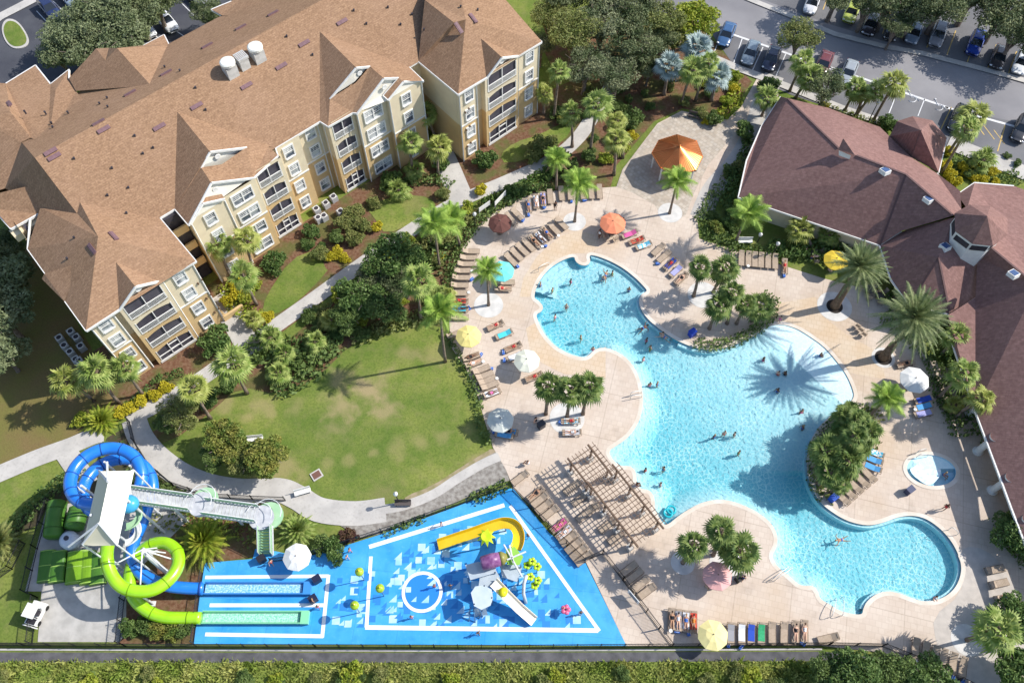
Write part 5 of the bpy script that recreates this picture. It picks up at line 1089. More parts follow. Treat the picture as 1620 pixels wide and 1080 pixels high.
for L_, i, c in ((H1, 4, 'grey'), (H1, 5, 'white'), (H1, 6, 'navy'), (H1, 7, 'green'), (A1, 8, 'turq'), (D1, 1, 'turq'), (P1, 5, 'pink'), (P1, 6, 'white'), (E2, 3, 'lilac'), (E2, 2, 'navy'), (H1, 3, 'red'), (A2, 7, 'white'), (T1, 0, 'blue'), (T1, 1, 'blue'), (B1, 4, 'lilac'), (B1, 3, 'white'), (C1, 5, 'white'), (A1, 7, 'red'), (H1, 2, 'white'), (H1, 1, 'grey'), (B1, 2, 'grey'), (D1, 3, 'white')):
    x, y, a = L_[i]; towel(x, y, a, c, {'turq': 'turquoise'}.get(c, c)+' beach towel spread on a lounger')
# ---- umbrellas
m_pole = mat('pole_white', (0.62, 0.62, 0.60), None, rough=.4, metal=.2)
def umbrella(x, y, m, label, r=1.45, z=2.45):
    c = W(x, y, z); t = thing('patio_umbrella', label, 'umbrella', (c.x, c.y, .06), .2, 'pool umbrellas'); z -= .06
    n_ = 8; b = MB(); vs = [(0, 0, z+.12)]
    for k, (rr, zz) in enumerate(((.5, -.02), (1.0, -.38))):
        for i in range(16):
            a = 2*PI*i/16; q = (1.0 if i % 2 == 0 else .945)*r*rr; vs.append((math.cos(a)*q, math.sin(a)*q, z+zz+(-.03 if i % 2 else 0)))
    fs = [(0, 1+i, 1+(i+1) % 16) for i in range(16)]+[(1+i, 17+i, 17+(i+1) % 16, 1+(i+1) % 16) for i in range(16)]
    for i in range(16): a = 2*PI*i/16; q = (1 if i % 2 == 0 else .945)*r; vs.append((math.cos(a)*q, math.sin(a)*q, z-.5))
    fs += [(17+i, 33+i, 33+(i+1) % 16, 17+(i+1) % 16) for i in range(16)]
    b.add(vs, fs); part('canopy', b, m, t)
    b = MB(); b.ball((0, 0, z+.16), .07, 8); part('finial', b, m_frame, t)
    b = MB(); b.tube([(0, 0, 0), (0, 0, z+.1)], .03, 8); part('pole', b, m_pole, t)
    for i in range(8): a = 2*PI*i/8; bb = MB(); bb.tube([(0, 0, z+.06), (math.cos(a)*r*.97, math.sin(a)*r*.97, z-.42)], .014, 5); part('rib', bb, m_pole, t)
    b = MB(); b.lathe((0, 0, 0), [(0, .0), (.33, 0), (.33, .1), (.08, .16), (.06, .4), (0, .4)], 14); part('base', b, m_frame, t); return t
def um(name, c, c2=None): return mat('canvas_'+name, c, c2 or tuple(q*.88 for q in c), 1.2, .9)
umbrella(791, 350, um('maroon', (0.13, 0.055, 0.045)), 'dark maroon umbrella beside the upper left hedge'); umbrella(794, 426, um('turquoise', (0.16, 0.66, 0.66)), 'turquoise umbrella by the leaning palm at the left deck')
umbrella(741, 529, um('yellow', (0.78, 0.66, 0.24)), 'yellow umbrella at the deck edge beside the oval lawn'); umbrella(833.5, 568, um('cream', (0.72, 0.72, 0.60)), 'cream umbrella at the left pool edge, above the three palms')
umbrella(791.5, 662, um('sage', (0.55, 0.57, 0.52)), 'pale grey umbrella at the lower left deck, beside the lawn'); umbrella(970, 350, um('orange', (0.78, 0.26, 0.14)), 'orange umbrella with a table between gazebo and pool', 1.6)
umbrella(1324, 409, um('bright_yellow', (0.76, 0.55, 0.06)), 'bright yellow umbrella under the upper date palm'); umbrella(1449, 598, um('white', (0.74, 0.74, 0.72)), 'white umbrella between the lower date palm and spa', 1.6)
umbrella(1136, 909, um('pink', (0.74, 0.40, 0.38)), 'faded pink umbrella beside the lower palm cluster'); umbrella(1129, 1003, um('yellow2', (0.80, 0.70, 0.32)), 'yellow umbrella among the loungers at the bottom fence')
umbrella(468.5, 879, um('white2', (0.76, 0.75, 0.73)), 'white umbrella at the foot of the slide stairs', 1.4)
# ---- tables and chairs
m_tab = mat('dark_table', (0.10, 0.085, 0.08), None, rough=.4)
def make_table():
    t = thing('round_table', 'x', 'table'); part('table_top', MB().lathe((0, 0, .70), [(0, 0), (.58, 0), (.6, .03), (.58, .05), (0, .05)], 20), m_tab, t)
    part('pedestal', MB().lathe((0, 0, 0), [(.3, 0), (.3, .04), (.05, .08), (.05, .7)], 10), m_frame, t); return t
TB = Tmpl(make_table())
def make_chair():
    t = thing('patio_chair', 'x', 'chair'); part('seat', MB().box((0, 0, .43), (.48, .48, .04)), m_sling, t); part('backrest', MB().box((-.24, 0, .7), (.05, .46, .5)), m_sling, t)
    b = MB()
    for s in (-1, 1): b.tube([(.22, s*.24, 0), (.22, s*.24, .62), (-.24, s*.24, .64), (-.24, s*.24, 0)], .02, 5)
    part('frame', b, m_frame, t); return t
CH_ = Tmpl(make_chair())
for (x, y, n_) in ((967,372,4),(1288,406,3),(1322,425,2),(1372,462,3),(1388,470,3),(1440,610,2),(1132,922,2),(1355,525,0)):
    if not n_: continue
    c = W(x, y, .06); o = TB.put(c); auto(o, 'dark round patio table', x, y, 'table', 'patio tables')
    for i in range(n_):
        a = 2*PI*i/n_+.5; p = c+Vector((math.cos(a)*.95, math.sin(a)*.95, 0)); o = CH_.put(p, a+PI); auto(o, 'brown patio chair drawn up to a round table', *PX(p), 'chair', 'patio chairs')
for i, (x, y) in enumerate(((1356,518),(1361,524),(1366,531))): o = CH_.put(W(x, y, .06), .8); auto(o, 'brown patio chair standing alone in the shade', x, y, 'chair', 'patio chairs')
# ---- people
def make_body(pose):
    """one continuous skinned figure; z up, feet at 0, facing +x"""
    V = {}; E_ = []; Rr = {}
    def v(n, p, r, par=None): V[n] = p; Rr[n] = r; 
    if pose == 'stand' or pose == 'walk':
        k = .22 if pose == 'walk' else .05
        J = dict(pelvis=(0,0,.95,.135), waist=(0,0,1.08,.115), chest=(0,0,1.28,.135), neck=(0,0,1.47,.055), skull=(.01,0,1.60,.085), crown=(0,0,1.70,.075),
          hipL=(0,.09,.90,.09), kneeL=(.04+k*.5,.10,.5,.06), ankL=(k,.10,.09,.04), toeL=(k+.17,.11,.035,.03), hipR=(0,-.09,.90,.09), kneeR=(.03-k*.3,-.10,.5,.06), ankR=(-k,-.10,.09,.04), toeR=(-k+.17,-.11,.035,.03),
          shL=(0,.17,1.40,.06), elL=(-.03-k*.6,.24,1.13,.042), wrL=(.08-k,.25,.88,.028), haL=(.12-k,.25,.80,.034), shR=(0,-.17,1.40,.06), elR=(-.03+k*.6,-.24,1.13,.042), wrR=(.08+k,-.25,.88,.028), haR=(.12+k,-.25,.80,.034))
    elif pose == 'lie':
        J = dict(pelvis=(-.12,0,.46,.13), waist=(.02,0,.48,.11), chest=(.22,0,.56,.13), neck=(.42,0,.66,.055), skull=(.53,0,.72,.085), crown=(.63,0,.76,.075),
          hipL=(-.18,.09,.45,.09), kneeL=(-.55,.12,.55,.06), ankL=(-.92,.10,.44,.04), toeL=(-.96,.10,.56,.03), hipR=(-.18,-.09,.45,.09), kneeR=(-.58,-.11,.47,.06), ankR=(-.98,-.12,.43,.04), toeR=(-1.0,-.12,.55,.03),
          shL=(.34,.17,.60,.06), elL=(.12,.28,.50,.042), wrL=(-.1,.22,.50,.028), haL=(-.18,.2,.5,.034), shR=(.34,-.17,.60,.06), elR=(.12,-.28,.50,.042), wrR=(-.12,-.24,.47,.028), haR=(-.2,-.22,.47,.034))
    elif pose == 'sit':
        J = dict(pelvis=(0,0,.50,.14), waist=(-.02,0,.64,.12), chest=(-.02,0,.86,.135), neck=(0,0,1.04,.055), skull=(.03,0,1.17,.085), crown=(.02,0,1.27,.075),
          hipL=(.06,.09,.50,.09), kneeL=(.42,.12,.52,.06), ankL=(.46,.12,.12,.04), toeL=(.62,.12,.07,.03), hipR=(.06,-.09,.50,.09), kneeR=(.42,-.12,.52,.06), ankR=(.40,-.12,.12,.04), toeR=(.56,-.12,.07,.03),
          shL=(-.01,.17,.97,.06), elL=(.05,.25,.72,.042), wrL=(.26,.18,.62,.028), haL=(.34,.16,.60,.034), shR=(-.01,-.17,.97,.06), elR=(.05,-.25,.72,.042), wrR=(.26,-.18,.62,.028), haR=(.34,-.16,.60,.034))
    else:  # swim: prone, arms reaching
        J = dict(pelvis=(-.1,0,1.02,.13), waist=(.03,0,1.04,.115), chest=(.24,0,1.07,.13), neck=(.44,0,1.12,.055), skull=(.55,0,1.18,.085), crown=(.64,0,1.22,.075),
          hipL=(-.16,.09,1.0,.09), kneeL=(-.52,.18,.92,.06), ankL=(-.85,.24,1.0,.04), toeL=(-1.0,.26,.98,.03), hipR=(-.16,-.09,1.0,.09), kneeR=(-.5,-.2,.9,.06), ankR=(-.8,-.3,.85,.04), toeR=(-.95,-.32,.85,.03),
          shL=(.34,.17,1.08,.06), elL=(.5,.42,1.04,.042), wrL=(.72,.52,1.03,.028), haL=(.80,.55,1.02,.034), shR=(.34,-.17,1.08,.06), elR=(.42,-.42,1.04,.042), wrR=(.25,-.6,1.0,.028), haR=(.18,-.66,1.0,.034))
    ed = [('pelvis','waist'),('waist','chest'),('chest','neck'),('neck','skull'),('skull','crown')]
    for s in 'LR': ed += [('pelvis','hip'+s),('hip'+s,'knee'+s),('knee'+s,'ank'+s),('ank'+s,'toe'+s),('chest','sh'+s),('sh'+s,'el'+s),('el'+s,'wr'+s),('wr'+s,'ha'+s)]
    for s in 'LR':   # five unequal, slightly bent fingers
        h = Vector(J['ha'+s][:3]); w_ = Vector(J['wr'+s][:3]); d = (h-w_).normalized(); q = d.cross(Vector((0, 1, 0)) if abs(d.y) < .8 else Vector((0, 0, 1))).normalized()
        for i, (o_, l_) in enumerate(((-.03, .065), (-.01, .08), (.01, .075), (.03, .06))): J['f%d%s' % (i, s)] = (*(h+d*(l_+.02)+q*o_+Vector((.012, 0, 0))), .009); ed.append(('ha'+s, 'f%d%s' % (i, s)))
        J['th'+s] = (*(h+d*.01+q*-.06), .010); ed.append(('ha'+s, 'th'+s))
    names = list(J); ix = {k: i for i, k in enumerate(names)}
    me = bpy.data.meshes.new('person_rig'); me.from_pydata([J[k][:3] for k in names], [(ix[a], ix[b]) for a, b in ed], []); o = bpy.data.objects.new('tmp', me); COL.objects.link(o)
    sm = o.modifiers.new('s', 'SKIN'); sk_ = me.skin_vertices[0].data if me.skin_vertices else None
    if sk_ is None:
        bm = bmesh.new(); bm.from_mesh(me); bm.verts.layers.skin.verify(); bm.to_mesh(me); bm.free(); sk_ = me.skin_vertices[0].data
    for i, k in enumerate(names): sk_[i].radius = (J[k][3], J[k][3]*(1.25 if k in ('chest', 'waist', 'pelvis') else 1)); sk_[i].use_root = (k == 'pelvis')
    o.modifiers.new('u', 'SUBSURF').levels = 1
    dg = bpy.context.evaluated_depsgraph_get(); out = bpy.data.meshes.new_from_object(o.evaluated_get(dg)); out.name = 'body_'+pose
    for p in out.polygons: p.use_smooth = True
    bpy.data.objects.remove(o); return out, J
BODY = {}
SK = [mat('skin_light', (0.62, 0.38, 0.27), None, rough=.6), mat('skin_tan', (0.42, 0.23, 0.14), None, rough=.6), mat('skin_brown', (0.16, 0.08, 0.05), None, rough=.6)]
HR = [mat('hair_dark', (0.025, 0.018, 0.015), None, rough=.7), mat('hair_brown', (0.10, 0.055, 0.03), None, rough=.7), mat('hair_blond', (0.35, 0.24, 0.12), None, rough=.7)]
CL = {k: mat('cloth_'+k, c, None, rough=.9) for k, c in dict(red=(0.55, 0.05, 0.05), blue=(0.05, 0.15, 0.50), black=(0.02, 0.02, 0.025), pink=(0.7, 0.15, 0.35), white=(0.75, 0.75, 0.75), green=(0.05, 0.35, 0.12), yellow=(0.7, 0.6, 0.1), orange=(0.7, 0.25, 0.05)).items()}
CL['navy'] = mat('cloth_navy', (0.03, 0.05, 0.16), None, rough=.9)
perc = [0]; CLM = {}
def person(x, y, pose='stand', z=.07, rz=None, cloth='blue', lab=None, s=None, skin=None, hair=None, act=''):
    perc[0] += 1; k = perc[0]; rg = random.Random(k*5+1)
    if pose not in BODY: BODY[pose] = make_body(pose)
    me, J = BODY[pose]; si = rg.choice((0, 0, 1, 1, 2)) if skin is None else skin; hi = rg.choice((0, 0, 1, 2)) if hair is None else hair
    p = W(x, y, max(0, z)); p.z = z; t = thing('person', None, 'person', p, rg.uniform(0, 6.28) if rz is None else rz, 'people at the pool'); s = s or rg.uniform(.86, 1.04); t.scale = (s, s, s)
    def sub(name, mesh_, m, key):
        if key not in CLM:
            c = mesh_.copy(); c.materials.clear(); c.materials.append(m); CLM[key] = c
        o = link(bpy.data.objects.new(name, CLM[key])); o.parent = t; return o
    sub('body', me, SK[si], (pose, 'b', si))
    def cl(name, jn, m, ra, key, lens=None):
        if key not in CLM:
            b = MB()
            for grp in jn: b.tube([J[j][:3] for j in grp], [J[j][3]*ra+.012 for j in grp], 10)
            CLM[key] = mesh(name, b, m, True)
        o = link(bpy.data.objects.new(name, CLM[key])); o.parent = t
    if 'Z' in cloth: pass
    cl('swim_shorts' if act != 'shirt' else 'shorts', [('pelvis', 'waist'), ('hipL', 'hipL_')] if 0 else [('pelvis', 'waist')], CL[cloth], 1.22, (pose, cloth, 'sh'))
    if act in ('shirt', 'top'): cl('shirt', [('waist', 'chest')], CL[cloth if act == 'top' else rg.choice(['white', 'black', 'navy', 'blue'])], 1.2, (pose, cloth, 'st', k if act == 'shirt' else 0))
    hk = (pose, 'h', hi)
    if hk not in CLM:
        a = Vector(J['skull'][:3]); c = Vector(J['crown'][:3]); d = (c-a).normalized(); b = MB(); b.ball(a+d*.055+Vector((-.02 if pose in ('stand', 'walk', 'sit') else 0, 0, .01)), (.105, .10, .10), 10)
        CLM[hk] = mesh('hair', b, HR[hi], True)
    o = link(bpy.data.objects.new('hair', CLM[hk])); o.parent = t
    fk = (pose, 'face')
    if fk not in CLM:
        a = Vector(J['skull'][:3]); b = MB(); f = Vector((1, 0, 0)) if pose in ('stand', 'walk', 'sit') else Vector((.3, 0, .95)).normalized()
        u = Vector((0, 0, 1)) if pose in ('stand', 'walk', 'sit') else Vector((1, 0, -.3)).normalized(); sd = Vector((0, 1, 0))
        if pose == 'swim': f = Vector((1, 0, -.2)).normalized(); u = Vector((.1, 0, 1))
        for q in (-1, 1): b.ball(a+f*.08+sd*.03*q+u*.01, .013, 6); b.ball(a+sd*.088*q, (.015, .012, .025), 6)
        b.ball(a+f*.095-u*.015, .016, 6); b.ball(a+f*.085-u*.045, (.01, .024, .008), 6); CLM[fk] = mesh('face', b, mat('face_tone', (0.25, 0.10, 0.08), None, rough=.6), True)
    o = link(bpy.data.objects.new('face', CLM[fk])); o.parent = t
    sk_w = ('fair skinned', 'tanned', 'dark skinned')[si]; hw = ('black hair', 'brown hair', 'fair hair')[hi]
    base = lab or {'stand': 'person standing', 'walk': 'person walking', 'lie': 'person lying on a lounger', 'sit': 'person sitting', 'swim': 'person swimming'}[pose]
    cw = '' if (pose in ('swim',) or z < 0) else ' in '+cloth
    auto(t, base+cw+', '+hw, x, y, 'person', 'people at the pool'); return t
for x, y in ((903,445),(874,459),(855,450),(896,485),(878,501),(955,440),(969,432),(995,458),(919,534),(938,552),(1023,538),(1029,550),(1018,568),(1028,608),(1040,607),(1130,690),(1146,685),(1162,687),(1169,716),(1021,743),(1050,741),(1045,766),(1208,569),(1231,591),(1242,591),(1268,651),(1270,676),(1230,618),(1048,529)):
    person(x, y, 'stand', -1.12 if x < 1150 else -1.05, lab='person standing in the pool water', s=.97, cloth=['blue', 'red', 'black', 'pink', 'green'][int(x) % 5])
for x, y, r in ((958,435,1.2),(1331,853,3.3),(1018,518,.5),(1051,532,2.5)): person(x, y, 'swim', -1.13, r, s=1.0)
person(1297, 563, 'sit', -.35, lab='person sitting in shallow beach water'); person(1478, 945, 'sit', -.45, lab='person leaning at the pool edge'); person(1007, 768, 'sit', -.4, lab='person sitting on the pool step'); person(1494, 750, 'sit', -.62, lab='person sitting in the spa')
for x, y, c in ((878,332,'black'),(948,376,'white'),(1231,511,'pink'),(1173,917,'navy'),(1491,806,'red'),(847,670,'black'),(985,356,'navy'),(954,357,'navy')): person(x, y, 'stand', cloth=c, act='top', rz=x*.7)
for x, y, c in ((960,366,'navy'),(972,368,'black'),(979,362,'red'),(1129,919,'pink'),(1388,467,'black'),(835,735,'white'),(1282,412,'navy')): person(x, y, 'sit', cloth=c, act='top')
for x, y, c in ((699,832,'blue'),(688,929,'red'),(713,929,'navy'),(652,978,'pink'),(757,1003,'black'),(555,873,'pink'),(551,884,'blue'),(497,952,'red'),(505,962,'pink'),(918,971,'black'),(431,892,'red'),(835,850,'navy'),(891,965,'pink'),(805,905,'blue'),(775,940,'navy')): person(x, y, 'walk' if int(x) % 2 else 'stand', .075, cloth=c, lab='child playing on the blue splash pad' if x > 520 else 'child beside the slide lanes', s=.78)
for L_, i, c in ((A1, 7, 'red'), (A1, 8, 'blue'), (A2, 1, 'black'), (A2, 2, 'white'), (A2, 7, 'pink'), (B1, 3, 'white'), (B1, 4, 'black'), (B1, 2, 'blue'), (C1, 4, 'black'), (C1, 5, 'white'), (C1, 6, 'blue'), (D1, 0, 'red'), (D1, 2, 'red'), (D1, 4, 'red'), (D2, 0, 'red'), (E1, 1, 'red'), (E2, 2, 'red'), (E2, 4, 'black'), (P1, 1, 'black'), (P1, 5, 'pink'), (P1, 6, 'white'), (H1, 0, 'black'), (H1, 1, 'white'), (H1, 2, 'blue'), (H1, 3, 'orange'), (H1, 10, 'black'), (H1, 11, 'white'), (J1, 2, 'navy'), (Q1, 0, 'red'), (Q1, 1, 'white'), (F1, 6, 'red'), (T1, 1, 'black'), (R1, 0, 'black')):
    x, y, a = L_[i]; person(x, y, 'lie', .08, a, c, act='top', s=.98)
# bags and side tables left between the loungers
def make_bag():
    t = thing('beach_bag', 'x', 'bag'); b = MB(); b.add([(-.2,-.12,0),(.2,-.12,0),(.2,.12,0),(-.2,.12,0),(-.27,-.15,.3),(.27,-.15,.3),(.27,.15,.3),(-.27,.15,.3)], [(0,3,2,1),(0,1,5,4),(1,2,6,5),(2,3,7,6),(3,0,4,7),(4,5,6,7)]); part('bag_body', b, CL['blue'], t)
    b = MB()
    for s_ in (-.1, .1): b.tube([(-.15, s_, .3), (-.1, s_, .45), (.1, s_, .45), (.15, s_, .3)], .015, 5)
    part('handle', b, CL['white'], t); return t
def make_side():
    t = thing('side_table', 'x', 'side table'); part('table_top', MB().lathe((0, 0, .42), [(0, 0), (.18, 0), (.19, .02), (.18, .04), (0, .04)], 14), m_trim, t)
    for i in range(3): a = i*2.09; part('leg', MB().tube([(math.cos(a)*.2, math.sin(a)*.2, 0), (math.cos(a)*.12, math.sin(a)*.12, .42)], .018, 5), m_trim, t)
    return t
BG, SD = Tmpl(make_bag()), Tmpl(make_side()); rgb = random.Random(17)
for i, (p, a) in enumerate(LLOG):
    if rgb.random() < .33 and not (810 < PX(p)[0] < 930 and PX(p)[1] > 740):
        q = p+Vector((math.cos(a)*rgb.uniform(-1.3, -1.05), math.sin(a)*rgb.uniform(-1.3, -1.05), 0))+Vector((-math.sin(a), math.cos(a), 0))*rgb.uniform(-.3, .3)
        if i % 3: o = BG.put(q, rgb.uniform(0, 3)); auto(o, 'blue beach bag on the paving by a lounger', *PX(q), 'bag', 'beach bags')
        else: o = SD.put(q, 0); auto(o, 'small white side table by a lounger', *PX(q), 'side table', 'side tables')
# floating rings
for x, y in ((1057,811),(1062,806)):
    b = MB(); b.tube([(math.cos(a)*.42, math.sin(a)*.42, 0) for a in [2*PI*i/16 for i in range(17)]], .12, 8, caps=False); p = W(x, y, 0); p.z = -.05; auto(solo('swim_ring', b, mat('ring_turquoise', (0.02, 0.42, 0.50), None, rough=.3), None, 'swim ring', True, loc=p), 'turquoise swim ring floating at the pool edge', x, y, None, 'swim rings')
# deck bags, bins, hose boxes, floor grates
for x, y, c, l_ in ((1094,530,(0.02,0.06,0.40),'blue towel bin standing at the pool edge by the hedged island'),(1436,778,(0.06,0.07,0.13),'dark grey lidded bin standing alone on the lower right deck'),(856,675,(0.05,0.05,0.06),'small black bin beside the three deck palms'),(416,886,(0.02,0.02,0.03),'black equipment box under the slide stairs'),(503,918,(0.015,0.02,0.05),'dark mat box at the end of the blue flume'),(497,949,(0.015,0.02,0.05),'dark mat box at the end of the green flume'),(1168,916,(0.03,0.03,0.03),'small black table beside the pink umbrella'),(1316,790,(0.02,0.08,0.45),'blue folded umbrella bin at the island tip')):
    t = thing('bin', l_, 'bin', W(x, y, .06), .6, 'deck bins'); part('bin_body', MB().box((0, 0, .45), (.75, .6, .9)), mat('bin_%d' % x, c, None, rough=.5), t); part('lid', MB().box((0, 0, .93), (.82, .66, .07)), mat('bin_%d' % x, c), t)
# hand rails at the steps
def rail(pts, label, m=None):
    b = MB(); b.tube(spline(pts, 4), .035, 6); return solo('hand_rail', b, m or m_pole, label, 'hand rail', True, 'steel pool rails', loc=(0, 0, 0))
for i, (x, y, x2, y2) in enumerate(((1221,917,1246,898),(1226,918,1252,900),(1312,976,1320,948),(1329,974,1331,946),(997,627,1014,622),(997,632,1014,629),(1448,718,1462,713),(1449,724,1466,722),(852,430,868,420),(1500,838,1512,846))):
    a, b_ = W(x, y, .06), W(x2, y2, .0); d = (b_-a); o = rail([a, a+Vector((0, 0, .9)), a+d*.5+Vector((0, 0, .95)), b_+Vector((0, 0, .6)), b_+Vector((0, 0, -.4))], None); auto(o, 'steel hand rail at the pool steps', x, y, 'hand rail', 'steel pool rails')
# ---- gazebo
m_org = mat('orange_roof', (0.62, 0.22, 0.07), (0.55, 0.19, 0.06), 1, .36, spec=.9, metal=.8)
gz = W(1072, 252); gz.z = 0; t = thing('gazebo', 'octagonal gazebo with orange standing seam metal roof on the paved plaza', 'gazebo', gz)
zc, zr = 3.0, 4.5; G8 = [(1031,242),(1042,222),(1071,213),(1102,223),(1112,248),(1101,269),(1074,277),(1045,265)]; Q = [W(x, y, zc)-gz for x, y in G8]; ap = sum(Q, Vector())/8; ap.z = zr
b = MB(); [b.add([p, q_, ap], [(0, 1, 2)]) for p, q_ in zip(Q, Q[1:]+Q[:1])]; part('roof', b, m_org, t)
for i in range(8):
    p, q_ = Q[i], Q[(i+1) % 8]; b = MB(); b.beam(p+Vector((0, 0, .03)), ap+Vector((0, 0, .03)), .10, .06)
    for k in range(1, 7): e = p.lerp(q_, k/7); b.beam(e+Vector((0, 0, .02)), e.lerp(ap, 1-abs(k/7-.5)*.0-.12)+Vector((0, 0, .02)), .05, .05)
    b.beam(p+Vector((0, 0, -.05)), q_+Vector((0, 0, -.05)), .08, .16); part('roof_seam', b, m_org, t)
    b = MB(); c = (p*.9); b.tube([(c.x, c.y, 0), (c.x, c.y, zc-.1)], .12, 8); part('post', b, m_trim, t)
b = MB(); b.ball(ap+Vector((0, 0, .1)), .16, 8); part('finial', b, m_org, t)
# ---- clocks: lamp posts, benches, signs
def lamp(x, y, x2, y2, label):
    b0 = W(x, y); h = hgt(x, y, x2, y2, 2, 7); t = thing('lamp_post', label, 'lamp post', b0, 0, 'lamp posts'); part('pole', MB().tube([(0, 0, 0), (0, 0, h-.3)], [.08, .05], 8), mat('black_metal', (0.02, 0.02, 0.022), None, rough=.4), t); part('lamp_head', MB().lathe((0, 0, h-.35), [(.05, 0), (.2, .1), (.24, .4), (.1, .55), (0, .6)], 10), m_pole, t)
lamp(1373, 194, 1387, 161, 'black lamp post behind the clubhouse between the palms'); lamp(631, 796, 633, 778, 'white topped lamp post at the bottom of the oval lawn'); lamp(1640, 310, 1606, 276, 'dark lamp post at the right edge beside the parking'); lamp(752, 362, 753, 338, 'slim lamp post by the upper left hedge'); lamp(1197, 386, 1196, 375, 'white lamp post in the bed under the clubhouse roof'); lamp(1222, 405, 1228, 384, 'pale lamp post over the shaded loungers')
for i, (x, y, a, l_) in enumerate(((1098,187,-.35,'dark bench at the top of the gazebo plaza'),(405,697,.1,'pale bench at the left end of the oval lawn'),(638,798,0,'small dark bench on the grey path under the lawn'),(1178,385,0,'white bench in the clubhouse bed'),(480,780,.3,'low pale bench beside the path bend'))):
    t = thing('bench', l_, 'bench', W(x, y, .06), a, 'benches'); mm = m_tab if i in (0, 2) else m_trim
    part('seat', MB().box((0, 0, .45), (1.7, .45, .06)), mm, t); part('backrest', MB().box((0, .24, .75), (1.7, .05, .45)), mm, t)
    for s in (-1, 1): part('leg', MB().box((s*.7, 0, .21), (.08, .4, .42)), mm, t)
# banner like white signs over the hedge walk
for x, y, x2, y2, l_ in ((783,352-28,800,334-28,'white banner sign on the fence above the hedge'),(758,334,775,322,'cream banner sign on the fence left of the white one')):
    a, b_ = W(x, y, 1.2), W(x2, y2, 1.2); t = thing('banner_sign', l_, 'sign', (a+b_)/2); d = (b_-a); part('panel', MB().beam(a+Vector((0, 0, .2)), b_+Vector((0, 0, .2)), .04, .8), m_trim, t, world=True)
    for e in (a, b_): part('post', MB().tube([(e.x, e.y, 0), (e.x, e.y, 1.8)], .04, 6), m_pole, t, world=True)
# lawn grate, utility covers
t = thing('drain_grate', 'square brown drain grate with concrete frame in the lower lawn', 'drain', W(501, 751, .05), .6); part('frame', MB().box((0, 0, .02), (1.15, 1.0, .08)), m_conc, t); b = MB(); b.box((0, 0, .07), (.85, .7, .04)); part('grate', b, mat('rust_grate', (0.16, 0.08, 0.06), None), t)
# AC condensers
def make_ac():
    t = thing('air_conditioner', 'x', 'air conditioner'); part('casing', MB().box((0, 0, .42), (.8, .8, .84)), mat('ac_grey', (0.42, 0.42, 0.42), (0.34, 0.34, 0.34), 3, .6), t); part('fan_ring', MB().lathe((0, 0, .84), [(.36, 0), (.36, .05), (.30, .05), (.30, 0)], 18), m_trim, t); part('fan', MB().lathe((0, 0, .845), [(0, .02), (.12, .02), (.29, 0)], 10), m_dark, t); return t
AC = Tmpl(make_ac())
for x, y in ((116,529),(125,538),(98,539),(106,551),(115,561),(132,552),(124,573),(129,575),(502,336),(517,327),(529,317),(514,347),(505,350),(540,340)): o = AC.put(W(x, y), .7); auto(o, 'grey air conditioner unit on the ground', x, y, 'air conditioner', 'air conditioners')
